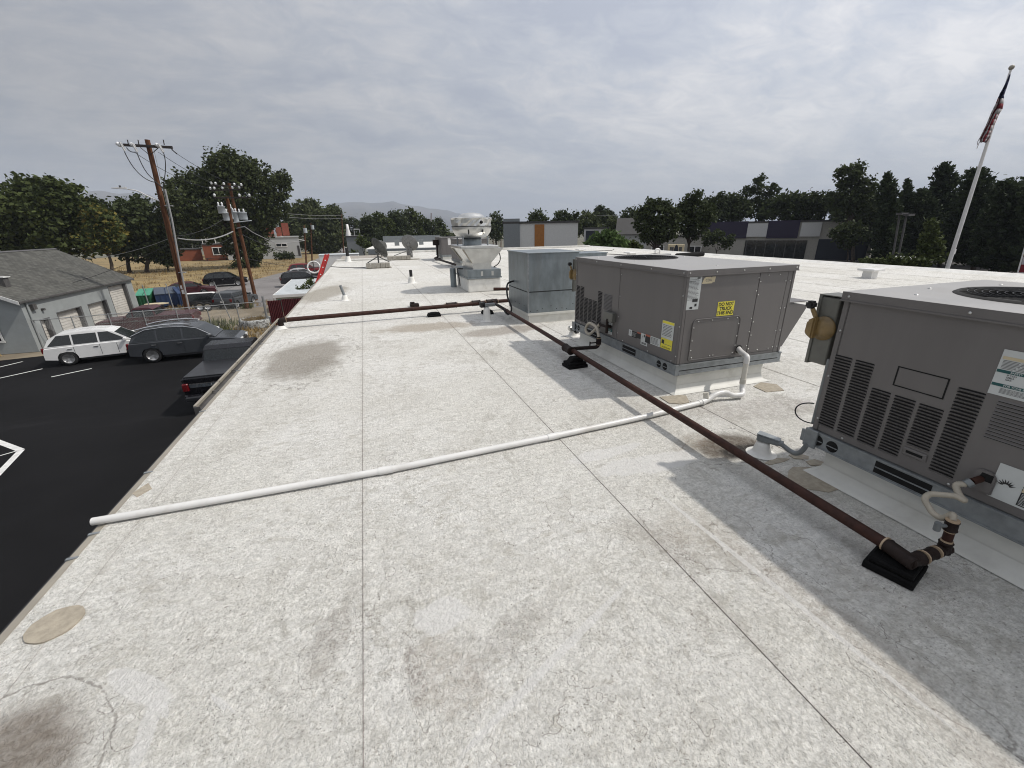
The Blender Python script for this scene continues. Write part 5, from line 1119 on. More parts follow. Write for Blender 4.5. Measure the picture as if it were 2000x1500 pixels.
    for sd in (1, -1):
        s = MB(); s.box(L/2*0.955, L/2*1.0+0.004, sd*Wd*0.31-0.19, sd*Wd*0.31+0.19, zh-0.10, zh+0.07); s.build('headlight', m_head, root, local=True, bevel=0.02)
        tz = 1.05 if kind in ('pickup',) else (0.92 if kind in ('suv', 'van') else 0.78)
        s = MB(); s.box(-L/2-0.012, -L/2+0.12, sd*(Wd/2-0.10)-0.09, sd*(Wd/2-0.10)+0.095, tz-0.17, tz+0.10); s.build('tail_light', m_tail, root, local=True, bevel=0.02)
        s = MB(); mx_ = gh[-1][0]-0.25; s.cbox((mx_, sd*(Wd/2+0.06), zb+0.1), 0.14, 0.22, 0.15); s.build('wing_mirror', pm, root, local=True, bevel=0.03)
    s = MB(); s.box(L/2*0.99, L/2+0.02, -Wd*0.2, Wd*0.2, zh-0.12, zh+0.02); s.build('grille', m_black, root, local=True)
    s = MB(); s.box(-L/2-0.016, -L/2-0.004, -0.16, 0.16, 0.58 if kind != 'pickup' else 0.62, 0.71 if kind != 'pickup' else 0.75); s.build('number_plate', m_plate, root, local=True)
    return root
def by_wheels(rear, fr, W, z=G):
    a, b = atz(*rear, z), atz(*fr, z); d = (b-a); rz = math.atan2(d.y, d.x); n_ = Vector((-d.y, d.x, 0)).normalized()
    if n_.dot((a+b)/2-CAM_C) < 0: n_ = -n_
    c = (a+b)/2+n_*W/2; return Vector((c.x, c.y, z)), rz, d.length
# black pickup by the wall: tailgate towards us
tr = car('pickup_truck', 'shiny black pickup truck with a flat bed cover, parked tight under the roof edge', 'pickup truck', (-5.72, 19.85, G), R(90.5), 'pickup', m_pblack)
s = MB(); s.box(-2.83, -0.72, -0.93, 0.93, 1.352, 1.39); s.build('bed_cover', m_pdark, tr, local=True, bevel=0.012)
s = MB(); s.box(-2.862, -2.85, -0.82, 0.82, 0.80, 1.28); tgt = s.build('tailgate', m_pblack, tr, local=True)
s = MB(); s.box(-2.868, -2.8625, -0.80, 0.80, 0.98, 1.12); tb = s.build('tailgate_trim', flat('brushed_trim', (0.13, 0.15, 0.17), 0.35, metal=0.6), tr, local=True)
s = MB(); s.box(-2.874, -2.8685, -0.80, 0.80, 1.10, 1.13); s.build('chrome_strip', m_chrome, tr, local=True)
s = MB(); s.box(-3.03, -2.88, -0.98, 0.98, 0.52, 0.68); s.build('rear_bumper', m_pdark, tr, local=True, bevel=0.03)
tx_ = text('tailgate_lettering', 'P  L  A  T  I  N  U  M', 0.13, m_chrome, None, (-5.72, 19.85-2.871, G+1.05), (1, 0, 0), (0, 0, 1))
mi = tr.matrix_basis.inverted(); tx_.data.transform(mi); tx_.parent = tr
c_, rz_, l_ = by_wheels((418, 561), (467, 558), 1.9)
car('parked_car', 'black estate car with bright wheels on the road before the dry field', 'car', c_, rz_, 'suv', m_pblack, 0.98)
cs_ = car('parked_car', 'dark glossy crossover with an arched chrome edged roof, beyond the black pickup', 'car', (-9.35, 26.35, G), R(3), 'suv', m_pgloss, 1.04, 'cars in the dark parking lot')
for sd in (1, -1):
    s = MB(); s.tube([(-1.95, sd*.72, 1.60), (-1.5, sd*.70, 1.70), (-.8, sd*.69, 1.765), (-.2, sd*.69, 1.76), (.3, sd*.70, 1.69)], 0.035, 8); s.build('roof_rail', m_chrome, cs_, local=True)
    s = MB(); s.tube([(-2.1, sd*.88, 1.36), (-1.55, sd*.80, 1.60), (-.8, sd*.765, 1.66), (0, sd*.775, 1.63), (.55, sd*.80, 1.5), (1.1, sd*.87, 1.14)], 0.022, 6); s.build('window_trim', m_chrome, cs_, local=True)
car('parked_car', 'white crossover at the left of the dark lot, in front of the grey garage', 'car', (-13.55, 27.5, G), R(12), 'suv', m_pwhite, 0.95, 'cars in the dark parking lot')
c_ = atz(290, 632, G+0.7); mk = car('pickup_truck', 'old maroon pickup with a chrome side strip behind the wire fence', 'pickup truck', (c_.x-0.1, c_.y+0.7, G), R(183), 'pickup', m_pmaroon, 0.90)
for sd in (1, -1):
    s = MB(); s.box(-2.85, 2.8, sd*1.018-0.004, sd*1.018+0.004, 1.02, 1.06); s.box(-2.85, 2.8, sd*1.0-0.004, sd*1.0+0.02, 1.30, 1.33); s.build('chrome_strip', m_chrome, mk, local=True)
c_ = atz(345, 588, G); car('parked_car', 'dark red saloon at the edge of the dry field, behind the blue skips', 'car', (c_.x, c_.y+4.0, G), R(12), 'sedan', m_pmaroon, 1.0)
c_ = atz(402, 603, G); bv = car('box_van', 'small black box van with a pale roof behind the fence, right of the tall pole', 'van', (c_.x-0.1, c_.y+1.2, G), R(8), 'van', m_pdark, 0.56, roof=m_white)
c_ = atz(455, 602, G); car('parked_car', 'dull grey hatchback with maroon tail lights behind the two brown poles', 'car', (c_.x, c_.y+1.6, G), R(72), 'hatch', m_pgrey, 0.95)
for px_, py_, mt, lb, kd, rz in ((592, 557, m_pdark, 'black car with a pale roof just beyond the white shed', 'suv', 12), (592, 544, m_psilver, 'silver car between the black car and the red roofed one beyond the white shed', 'sedan', 10), (598, 537, m_pred, 'red car farthest of the three beyond the white shed', 'suv', 8)):
    c_ = atz(px_, py_, G); car('parked_car', lb, 'car', c_, R(rz), kd, mt, 1.0, 'cars beyond the white shed', detail=False)
for px_, py_, D, mt, lb, kd in ((660, 494, 105, m_psilver, 'grey saloon far off behind the white trailer', 'sedan'), (655, 502, 98, m_pwhite, 'white car just above the white trailer', 'sedan'), (701, 499, 62, m_pblack, 'dark pickup just beyond the far roof edge', 'pickup'), (1131, 487, 62, m_pgrey, 'grey pickup near the bush beyond the right part of the roof', 'pickup'), (940, 475, 75, m_pdark, 'dark car far off right of the exhaust fan', 'suv'), (968, 474, 78, m_pblack, 'black car far off left of the plain pale shop front', 'suv')):
    c_ = atd(px_, py_, D); car('parked_car', lb, 'car', (c_.x, c_.y, G), R(20 if px_ < 1000 else 160), kd, mt, 1.0, 'cars far off', detail=False)
c_ = atd(1768, 488, 68); wt = car('work_van', 'white van parked before the conifers on the right', 'van', (c_.x, c_.y, G), R(205), 'van', m_pwhite, 1.05, detail=False)
for px_, D, mt, lb, rz in ((1400, 62, m_pmaroon, 'dark maroon car in the right lot, left of the dark shop', 100), (1500, 66, m_pgrey, 'grey car in the right lot before the dark shop', 95), (1570, 64, m_pdark, 'black car in the right lot before the dark shop', 95), (1640, 60, m_pblack, 'black car at the right end of the row before the dark shop', 100)):
    c_ = atd(px_, 500, D); car('parked_car', lb, 'car', (c_.x, c_.y, G), R(rz-70), 'suv' if px_ != 1400 else 'sedan', mt, 1.0, 'cars in the right lot', detail=False)

# ------------------------------------------------------------------ grey garage on the left
m_gwall = flat('garage_wall', (0.27, 0.29, 0.29), 0.85, var=0.06, scale=1.5, dirt=(0.2, 0.2, 0.19), dirt_amt=0.4, bump=0.08)
def shingle():
    t = NT('roof_shingles'); b = t.n('ShaderNodeTexBrick'); b.inputs['Scale'].default_value = 1.0; b.inputs['Brick Width'].default_value = 0.34; b.inputs['Row Height'].default_value = 0.145; b.inputs['Mortar Size'].default_value = 0.012
    b.inputs['Color1'].default_value = (0.062, 0.062, 0.056, 1); b.inputs['Color2'].default_value = (0.105, 0.104, 0.095, 1); b.inputs['Mortar'].default_value = (0.03, 0.03, 0.028, 1)
    t.l(t.n('ShaderNodeTexCoord').outputs['UV'], b.inputs['Vector']); c = t.mix(t.ss(t.noise(0.8, 5), 0.4, 0.7, 0, 0.4), b.outputs['Color'], (0.12, 0.118, 0.105)); return t.fin(c, 0.9, 0, 0.2)
m_shing = shingle()
m_fascia = flat('white_fascia', (0.6, 0.6, 0.58), 0.5); m_doorw = flat('rollup_door', (0.50, 0.48, 0.44), 0.6, var=0.06, dirt=(0.3, 0.27, 0.22), dirt_amt=0.4); m_reveal_shade = flat('reveal_shade', (0.09, 0.09, 0.092), 0.8)
GX, GY0, GY1, GZE = -18.2, 30.45, 42.85, -1.58
RX, RZ = -22.4, 0.74
ga = thing('garage', 'low grey garage with four recessed pale doors and a shingle roof', 'garage', (-22.4, 36.6, G))
doors = [(31.40, 32.27, -2.86), (32.97, 35.53, -2.72), (36.22, 38.60, -2.73), (39.26, 41.93, -1.90)]
s = MB(); y = GY0
for a, b, t_ in doors: s.box(GX-0.30, GX, y, a, G, GZE); s.box(GX-0.30, GX, a, b, t_, GZE); y = b
s.box(GX-0.30, GX, y, GY1, G, GZE); s.build('wall', m_gwall, ga)
s = MB()
for yy_ in (GY0, GY1-0.25): s.prism([(GX-0.302, yy_, G), (GX-0.302, yy_, GZE+0.06), (RX, yy_, RZ-0.12), (2*RX-GX, yy_, GZE), (2*RX-GX, yy_, G)], (0, 0.25, 0))
s.box(2*RX-GX, 2*RX-GX+0.3, GY0, GY1, G, GZE); s.build('end_wall', m_gwall, ga)
s = MB(); s.quad((GX-0.3, GY0+.25, GZE), (GX-0.3, GY1-.25, GZE), (2*RX-GX+.3, GY1-.25, GZE), (2*RX-GX+.3, GY0+.25, GZE)); s.build('ceiling', m_gwall, ga)
sl = (RZ-GZE)/(RX-GX)
for sd in (1, -1):
    ex = GX+0.16 if sd > 0 else 2*RX-GX-0.16; ez = RZ-abs(ex-RX)*abs(sl)
    P = [(ex, GY0-0.3, ez), (ex, GY1+0.1, ez), (RX, GY1+0.1, RZ), (RX, GY0-0.3, RZ)]
    s = MB(); s.hexa([tuple(Vector(p)-Vector((0, 0, .10))) for p in (P if sd > 0 else P[::-1])], P if sd > 0 else P[::-1])
    rf = s.build('roof', m_shing, ga); uv = rf.data.uv_layers.new(name='UVMap')
    for lp in rf.data.loops:
        v = rf.data.vertices[lp.vertex_index].co; uv.data[lp.index].uv = (v.y, (v.x-(RX-ga.location.x))*1.16)
    for yy_ in (GY0-0.34, GY1+0.102):
        s = MB(); s.prism([(ex, yy_, ez-0.18), (ex, yy_, ez+0.01), (RX, yy_, RZ+0.01), (RX, yy_, RZ-0.18)], (0, 0.038, 0)); s.build('barge_board', m_fascia if yy_ < 35 else m_gutter, ga)
    s = MB(); s.box(ex+0.002 if sd > 0 else ex-0.05, ex+0.05 if sd > 0 else ex-0.002, GY0-0.3, GY1+0.1, ez-0.10, ez-0.005); s.build('gutter', m_gutter, ga)
s = MB(); s.prism([(RX-0.16, GY0-0.3, RZ-0.05), (RX+0.16, GY0-0.3, RZ-0.05), (RX, GY0-0.3, RZ+0.03)], (0, GY1-GY0+0.6, 0)); s.build('ridge_cap', m_gutter, ga)
for a, b, t_ in doors:
    s = MB(); n_ = int((t_-G)/0.17)
    for i in range(n_):
        z0 = G+0.02+i*(t_-G-0.02)/n_; z1 = G+0.02+(i+1)*(t_-G-0.02)/n_
        s.hexa([(GX-0.27, a, z0), (GX-0.21, a, z0), (GX-0.21, b, z0), (GX-0.27, b, z0)], [(GX-0.27, a, z1-0.012), (GX-0.235, a, z1-0.012), (GX-0.235, b, z1-0.012), (GX-0.27, b, z1-0.012)])
    dd = s.build('rollup_door', m_doorw, ga)
    s = MB(); s.box(GX-0.295, GX-0.275, a, b, G, t_); s.build('door_back', m_gutter, dd)
    s = MB(); s.box(GX-0.20, GX+0.012, a+0.001, a+0.05, G, t_-0.002); s.box(GX-0.20, GX+0.012, b-0.20, b-0.001, G, t_-0.002); s.box(GX-0.20, GX+0.012, a+0.05, b-0.20, t_-0.05, t_-0.002); s.build('door_frame', m_reveal_shade, dd)  # dark tone paints the shade of the jambs into the frame, broad on far side
s = MB(); s.tube([(GX+0.06, GY0+0.35, GZE-0.05), (GX+0.06, GY0+0.35, G+0.2)], 0.05, 8); s.build('downspout', m_gwall, ga)
s = MB(); s.cbox((GX+0.09, GY0+0.75, -2.1), 0.16, 0.3, 0.3); s.build('wall_vent', m_gutter, ga)
s = MB(); s.cbox((GX+0.08, 31.9, -2.35), 0.14, 0.14, 0.12); s.build('door_lamp', m_gutter, ga)
wx0, wx1, wz0, wz1 = -21.0, -19.55, -3.75, -2.65
s = MB(); s.box(wx0, wx1, GY0-0.03, GY0-0.004, wz0, wz1); wf_ = s.build('window', m_glass, ga); s = MB()
for a in ((wx0-.09, wx1+.09, wz1, wz1+.09), (wx0-.12, wx1+.12, wz0-.1, wz0), (wx0-.09, wx0, wz0, wz1), (wx1, wx1+.09, wz0, wz1)): s.box(a[0], a[1], GY0-0.07, GY0-0.031, a[2], a[3])
s.build('window_frame', m_fascia, wf_)
P = atx(2, 545, -19.4)
s = MB(); s.cbox((-19.4, P.y, -0.75), 0.4, 0.4, 0.5); s.build('box_vent', m_gutter, ga)
s = MB(); s.cbox((-19.4, P.y, -0.47), 0.55, 0.55, 0.05); s.build('vent_lid', m_fascia, ga)

# ------------------------------------------------------------------ yard: skips, table, shed, fences, planter
m_green = flat('skip_green', (0.02, 0.115, 0.05), 0.6, var=0.15, dirt=(0.03, 0.08, 0.05), dirt_amt=0.4); m_greenl = flat('skip_lid_green', (0.06, 0.27, 0.17), 0.5)
m_blue = flat('skip_blue', (0.014, 0.035, 0.095), 0.6, var=0.15, dirt=(0.03, 0.05, 0.08), dirt_amt=0.4); m_bluel = flat('skip_lid_grey', (0.06, 0.075, 0.10), 0.5)
def skip(label, p0, p1, hgt, mb_, ml_, split=True):
    a, b = atz(*p0, G), atz(*p1, G); d = (b-a); L = d.length; rz = math.atan2(d.y, d.x); c = (a+b)/2
    root = thing('rubbish_skip', label, 'skip', (c.x, c.y, G), 'skips in the yard', rz)
    s = MB(); s.prism([(-L/2, 0, 0.12), (-L/2, 0, hgt*0.72), (-L/2, 1.3, hgt), (-L/2, 1.4, 0.12)][::-1], (L, 0, 0)); bd = s.build('bin', mb_, root, local=True)
    s = MB()
    for i in range(5): x = -L/2+0.05+i*(L-0.1)/4; s.box(x-0.04, x+0.04, -0.05, -0.001, 0.12, hgt*0.7)
    s.build('side_rib', mb_, bd, local=True)
    for sg in (-1, 1):
        x0, x1 = (0.03, L/2) if sg > 0 else (-L/2, -0.03)
        e = 0.012
        s = MB(); s.hexa([(x0, -0.06, hgt*0.72+e), (x1, -0.06, hgt*0.72+e), (x1, 1.33, hgt+e), (x0, 1.33, hgt+e)], [(x0, -0.06, hgt*0.72+e+.04), (x1, -0.06, hgt*0.72+e+.04), (x1, 1.33, hgt+e+.05), (x0, 1.33, hgt+e+.05)]); s.build('lid', ml_, root, local=True)
    return root
skip('green rubbish skip with a split pale green lid beside the garage', (271, 604), (301, 602), 1.55, m_green, m_greenl)
skip('wide dark blue rubbish skip right of the green one', (309, 602), (352, 598), 1.6, m_blue, m_bluel)
skip('narrow blue rubbish skip behind the tall pole', (354, 600), (371, 598), 1.6, m_blue, m_blue)
tb_ = atz(323, 606, G); ta = thing('oval_table', 'cream oval table standing in the yard before the blue skip', 'table', (tb_.x, tb_.y-1.2, G))
s = MB(); s.prism([(p[0], p[1], 0.72) for p in ring(0, 0, 0.85, 0.5, 28)], (0, 0, 0.05)); s.build('table_top', m_cream, ta, local=True)
for x in (-0.4, 0.4): s = MB(); s.tube([(x, 0, 0), (x, 0, 0.719)], 0.05, 8); s.box(x-0.05, x+0.05, -0.3, 0.3, 0.0, 0.05); s.build('leg', m_gutter, ta, local=True)
def wheelthing(px_, py_, label, r_):
    p = atz(px_, py_, G); s = MB(); s.lathe((p.x, p.y, G+r_), [(r_*0.6, -0.1), (r_, -0.1), (r_, 0.1), (r_*0.6, 0.1), (r_*0.6, -0.1)], 22, (0.2, -1, 0.1)); o = s.build('spare_tyre', m_tyre, None); tag(o, label, 'tyre', 'wheels lying in the yard')
    s = MB(); s.lathe((p.x, p.y, G+r_), [(r_*0.6, 0.06), (r_*0.4, 0.0), (0, 0.02)], 18, (0.2, -1, 0.1)); s.build('rim', m_rim, o)
wheelthing(393, 608, 'loose wheel with a pale rim standing by the fence', 0.38)
wheelthing(408, 607, 'dark loose wheel, right of the pale rimmed one', 0.36)
# white shed with ribbed roof
m_shedroof = flat('shed_roof', (0.60, 0.63, 0.64), 0.45, var=0.06, metal=0.1); m_shedwall = flat('shed_wall', (0.42, 0.41, 0.36), 0.8); m_shedgreen = flat('shed_green', (0.05, 0.22, 0.17), 0.6)
SA = (-6.9, 38.6); zr = -3.12
sh = thing('white_shed', 'white shed with a low ribbed metal roof and a dark open front', 'shed', (-5.0, 44.0, G))
x0, x1, y0, y1 = -7.4, -2.6, 38.7, 49.0
s = MB(); s.box(x0+0.1, x0+0.2, y0+0.1, y1-0.1, G, zr-0.1); s.box(x0+0.2, x1, y1-0.2, y1-0.1, G, zr-0.1); s.box(x1-0.1, x1, y0+0.1, y1-0.2, G, zr-0.1); s.box(x0+2.55, x1-0.1, y0+0.1, y0+0.2, G, zr-0.35); s.box(x0+0.2, x1-0.1, y0+0.1, y0+0.2, zr-0.349, zr-0.1); s.build('wall', m_shedwall, sh)
s = MB(); s.box(x0+0.2, x0+0.55, y0+0.1, y0+0.2, G, zr-0.35); s.build('door_frame', m_shedgreen, sh)
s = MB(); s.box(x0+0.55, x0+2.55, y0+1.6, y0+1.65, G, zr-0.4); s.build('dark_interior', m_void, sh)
s = MB(); s.hexa([(x0, y0, zr-0.09), (x1, y0, zr-0.09), (x1, y1, zr+0.11), (x0, y1, zr+0.11)], [(x0, y0, zr), (x1, y0, zr), (x1, y1, zr+0.2), (x0, y1, zr+0.2)]); sr = s.build('roof', m_shedroof, sh)
for i in range(16):
    y = y0+0.2+i*(y1-y0-0.4)/15; zz = zr+0.2*(y-y0)/(y1-y0); s = MB(); s.hexa([(x0, y-0.03, zz-.01), (x1, y-0.03, zz-.01), (x1, y+0.03, zz-.01), (x0, y+0.03, zz-.01)], [(x0, y-0.02, zz+0.045), (x1, y-0.02, zz+0.045), (x1, y+0.02, zz+0.045), (x0, y+0.02, zz+0.045)]); s.build('roof_rib', m_shedroof, sr)
s = MB(); s.hexa([(x0-.06, y0-.05, zr-.14), (x0-.002, y0-.05, zr-.14), (x0-.002, y1, zr+.06), (x0-.06, y1, zr+.06)], [(x0-.06, y0-.05, zr+.03), (x0-.002, y0-.05, zr+.03), (x0-.002, y1, zr+.23), (x0-.06, y1, zr+.23)]); s.box(x0-0.06, x1, y0-0.06, y0-0.002, zr-0.2, zr+0.02); s.build('roof_trim', m_white, sh)
# maroon corrugated fence
m_maroon = flat('maroon_sheet', (0.085, 0.016, 0.020), 0.6, var=0.12, scale=2, dirt=(0.05, 0.02, 0.02), dirt_amt=0.4)
mf = thing('corrugated_fence', 'maroon corrugated metal fence by the roof edge', 'fence', (-4.4, 33.3, G))
A, B = Vector((-6.78, 33.0, 0)), Vector((-1.75, 33.9, 0)); d = (B-A); npan = 6
for k_ in range(npan):
    s = MB(); a, b = A+d*(k_/npan), A+d*((k_+1)/npan-0.004); m_ = 16; vs = []; nn_ = Vector((-d.y, d.x, 0)).normalized()
    top = G+1.72+0.04*(k_ % 2)
    for i in range(m_+1):
        p = a.lerp(b, i/m_)+nn_*(0.03*(1 if i % 2 else -1)); vs += [(p.x, p.y, G), (p.x, p.y, top)]
    for i in range(m_+1):
        p = a.lerp(b, i/m_)+nn_*(0.03*(1 if i % 2 else -1)+0.012); vs += [(p.x, p.y, G), (p.x, p.y, top)]
    o_ = 2*(m_+1); s.add(vs, [(2*i, 2*i+2, 2*i+3, 2*i+1) for i in range(m_)]+[(o_+2*i+1, o_+2*i+3, o_+2*i+2, o_+2*i) for i in range(m_)]+[(2*i+1, 2*i+3, o_+2*i+3, o_+2*i+1) for i in range(m_)])
    s.build('fence_sheet', m_maroon, mf)
# chain-link fence
m_wire = flat('fence_steel', (0.33, 0.34, 0.34), 0.5, metal=0.5)
cf = thing('chain_link_fence', 'chain link fence with grey posts between the dark lot and the yard', 'fence', (-12.5, 31.7, G))
A, B = Vector((-18.15, 30.75, G)), Vector((-6.98, 32.92, G)); HF = 1.72
n_ = 7
for k_ in range(n_+1):
    p = A.lerp(B, k_/n_); s = MB(); rr = 0.075 if k_ == n_ else 0.032; s.tube([p, p+Vector((0, 0, HF+(0.35 if k_ == n_ else 0.05)))], rr, 8); s.build('post', m_wire, cf)
s = MB(); s.tube([A+Vector((0, 0, HF)), B+Vector((0, 0, HF))], 0.026, 6); s.build('top_rail', m_wire, cf)
s = MB(); d = (B-A); nw = 150
for i in range(nw):
    a = A+d*(i/nw); b = a+d.normalized()*HF; s.tube([a+Vector((0, 0, 0.03)), b+Vector((0, 0, HF))] if (b-A).length < d.length else [a+Vector((0, 0, 0.03)), B+Vector((0, 0, (B-a).length))], 0.0022, 3, False)
    c = a-d.normalized()*HF
    if i*d.length/nw > HF: s.tube([a+Vector((0, 0, 0.03)), c+Vector((0, 0, HF))], 0.0022, 3, False)
tag(s.build('wire_mesh', m_wire, cf), kind='stuff')
for (xx, yy_, lb) in ((-10.0, 36.0, 'leaning grey steel post left of the brown poles'), (-13.4, 36.2, 'thin upright steel post just left of the tall pole'), (-14.6, 35.8, 'thin upright steel post before the blue skip')):
    s = MB(); s.tube([(xx, yy_, G), (xx-(0.5 if xx > -11 else 0.05), yy_, G+2.9)], 0.035, 6); tag(s.build('steel_post', m_wire, None), lb, 'post')
# flaking round planter
m_flake = NT('flaking_paint'); _n = m_flake.noise(5, 6, 0.7, 1.0); m_flake = m_flake.fin(m_flake.mix(m_flake.ss(_n, 0.48, 0.54), (0.42, 0.43, 0.42), (0.13, 0.13, 0.125)), 0.85)
P = atz(497, 641, G); pc = (P.x, P.y+0.7)
pt = thing('round_planter', 'flaking white concrete ring planter full of dry grass', 'planter', (pc[0], pc[1], G))
s = MB(); s.lathe((pc[0], pc[1], G), [(1.0, 0), (1.02, 0.4), (0.98, 0.55), (0.84, 0.55), (0.84, 0.3)], 30); s.build('ring_wall', m_flake, pt)
s = MB(); s.lathe((pc[0], pc[1], G), [(0.84, 0.42), (0, 0.45)], 20); s.build('soil', m_dirt, pt)
s = MB(); q = random.Random(9)
for i in range(420):
    a, r_ = q.uniform(0, 6.28), 0.8*math.sqrt(q.random()); x, y = pc[0]+r_*math.cos(a), pc[1]+r_*math.sin(a); h = q.uniform(0.1, 0.32); dx, dy = q.uniform(-.15, .15), q.uniform(-.15, .15)
    s.add([(x-0.02, y, G+0.42), (x+0.02, y, G+0.42), (x+dx, y+dy, G+0.42+h)], [(0, 1, 2)])
tag(s.build('dry_grass', m_straw, pt), kind='stuff')
# trailer, red beam, white hoop by the far left roof edge
wtb = thing('white_trailer', 'white box trailer beyond the far left roof corner', 'trailer', (-6.2, 56, G))
a, b = aty(622, 499, 55), aty(690, 497, 55)
s = MB(); s.box(a.x, b.x+0.6, 55, 57.4, G+0.7, a.z); s.build('box', m_white, wtb, bevel=0.05)
s = MB(); s.box(a.x-0.04, b.x+0.64, 54.96, 57.44, a.z+0.001, a.z+0.06); s.build('roof', m_shedroof, wtb)
for xx in (a.x+0.6, b.x-0.2):
    s = MB(); s.lathe((xx, 55.1, G+0.4), [(0.1, -0.1), (0.4, -0.1), (0.4, 0.1), (0, 0.1)], 18, (0, -1, 0)); s.build('wheel', m_tyre, wtb)
s = MB(); s.box(a.x+0.3, b.x, 55.5, 56.9, G+0.45, G+0.699); s.build('chassis', m_gutter, wtb)
m_beam = flat('red_beam', (0.42, 0.02, 0.015), 0.5, var=0.15, scale=3)
y_b = 29.5; top, bot = aty(639, 497, y_b+0.8), aty(622, 549, y_b)
bm_ = thing('red_beam', 'red steel beam leaning up past the left roof edge', 'beam', (bot.x, bot.y, G)); d = (top-bot).normalized(); b0 = bot-d*((bot.z-G)/d.z)
s = MB(); u_ = Vector((1, 0, 0)); w_ = d.cross(u_).normalized()
for da, db, wa, wb_ in ((-0.11, 0.11, -0.02, 0.02),): s.hexa([b0+u_*da+w_*wa, b0+u_*db+w_*wa, b0+u_*db+w_*wb_, b0+u_*da+w_*wb_], [top+u_*da+w_*wa, top+u_*db+w_*wa, top+u_*db+w_*wb_, top+u_*da+w_*wb_])
s.build('web', m_beam, bm_)
for sd in (-1, 1): s = MB(); s.hexa([b0+u_*(sd*0.11-.02)+w_*-.1, b0+u_*(sd*0.11+.02)+w_*-.1, b0+u_*(sd*0.11+.02)+w_*.1, b0+u_*(sd*0.11-.02)+w_*.1], [top+u_*(sd*0.11-.02)+w_*-.1, top+u_*(sd*0.11+.02)+w_*-.1, top+u_*(sd*0.11+.02)+w_*.1, top+u_*(sd*0.11-.02)+w_*.1]); s.build('flange', m_beam, bm_)
for k_ in range(6):
    c = b0.lerp(top, 0.5+k_*0.085); s = MB(); s.lathe(c-w_*0.022*(1 if w_.y > 0 else -1), [(0.045, 0.0), (0.04, 0.012), (0, 0.013)], 10, -w_ if w_.y > 0 else w_); s.build('bolt', m_white, bm_)
P = atz(613, 531, G); P = aty(613, 522, 62); s = MB(); s.tube([Vector(P)+Vector((0.75*math.cos(t_), 0.3*math.sin(t_), 0.7*math.sin(t_))) for t_ in [2*math.pi*i/24 for i in range(25)]], 0.10, 8, False); ho_ = s.build('white_hoop', m_white, None); tag(ho_, 'white ring shaped reel standing by the red beam', 'reel')
s = MB(); s.box(P.x-0.5, P.x+0.5, 61.9, 62.3, G, P.z-0.55); s.tube([Vector(P)-Vector((.7, 0, 0)), Vector(P)+Vector((.7, 0, 0))], 0.06, 6); s.tube([Vector(P)-Vector((0, 0, 0.65)), Vector(P)+Vector((0, 0, 0.65))], 0.06, 6); s.build('stand', m_gutter, ho_)
# ------------------------------------------------------------------ utility poles and wires
def wood():
    t = NT('pole_wood'); a = t.noise(3, 6, 0.65, 0.3, t.mp((6, 6, 0.35))); c = t.mix(t.ss(a, 0.35, 0.68), (0.06, 0.026, 0.014), (0.155, 0.072, 0.038)); t.bump(a, 0.4, 0.02); return t.fin(c, 0.9, 0, 0.2)
m_wood = wood(); m_arm = flat('weathered_arm', (0.032, 0.026, 0.024), 0.9, var=0.3, scale=4); m_porc = flat('porcelain', (0.72, 0.73, 0.74), 0.25); m_wireb = flat('wire_black', (0.02, 0.02, 0.022), 0.7); m_wireg = flat('wire_grey', (0.28, 0.28, 0.28), 0.6)
m_trans = flat('transformer_grey', (0.40, 0.43, 0.45), 0.45, var=0.06); m_lampg = flat('lamp_grey', (0.50, 0.50, 0.50), 0.4)
def upole(base, top, label, r0=0.17, r1=0.11):
    root = thing('utility_pole', label, 'utility pole', base, 'wooden utility poles'); base, top = Vector(base), Vector(top)
    s = MB(); s.tube([base, base.lerp(top, 0.5), top], r0, 12, True, [r0, (r0+r1)/2, r1]); s.build('pole', m_wood, root); return root
YP = 37.16
p1b = atz(372, 628, G); p1t = aty(287.5, 273, YP); A1 = lambda x, y, o=0.0: aty(x, y, YP-o)
p1 = upole(p1b, p1t, 'tall brown leaning utility pole with a crossarm and three cutouts, nearest on the left', 0.19, 0.14)
a, b = A1(241, 283, 0.22), A1(337, 288, 0.22); d = (b-a).normalized()
s = MB(); z = Vector((0, 0, 0.075)); y = Vector((0, 0.06, 0)); s.hexa([a-z-y, b-z-y, b-z+y, a-z+y], [a+z-y, b+z-y, b+z+y, a+z+y]); arm = s.build('crossarm', m_arm, p1)
for l_, r_ in (((274, 288), (290, 301)), ((309, 289), (294, 302))):
    s = MB(); s.tube([A1(*l_, 0.29), A1(*r_, 0.24)], 0.022, 6); s.build('brace', m_arm, arm)
for k_, (ix, iy, bx, by) in enumerate(((230, 281, 243, 293), (257, 282, 267, 295), (306, 283, 318, 296))):
    c0, c1 = A1(ix, iy, 0.35), A1(ix+6, iy+4, 0.3); s = MB(); dd_ = (c1-c0)
    s.lathe(c0-dd_.normalized()*.1, [(0, 0), (0.11, 0.02), (0.09, 0.07), (0.125, 0.10), (0.09, 0.16), (0.12, 0.19), (0.07, 0.28), (0, 0.3)], 14, dd_); s.build('insulator', m_porc, arm)
    t0, t1 = A1(bx-9, by-15, 0.4), A1(bx+1, by+2, 0.4); s = MB(); s.tube([t0, t1], 0.055, 8); s.tube([t0+Vector((0.06, 0, 0)), t1+Vector((0.08, 0, 0.05))], 0.02, 6); s.build('fuse_cutout', m_lampg, arm)
for px_ in (251, 271.5, 321): s = MB(); s.tube([A1(px_, 283, .22), A1(px_-2, 273, .22)], 0.03, 7); s.build('line_pin', m_arm, arm)
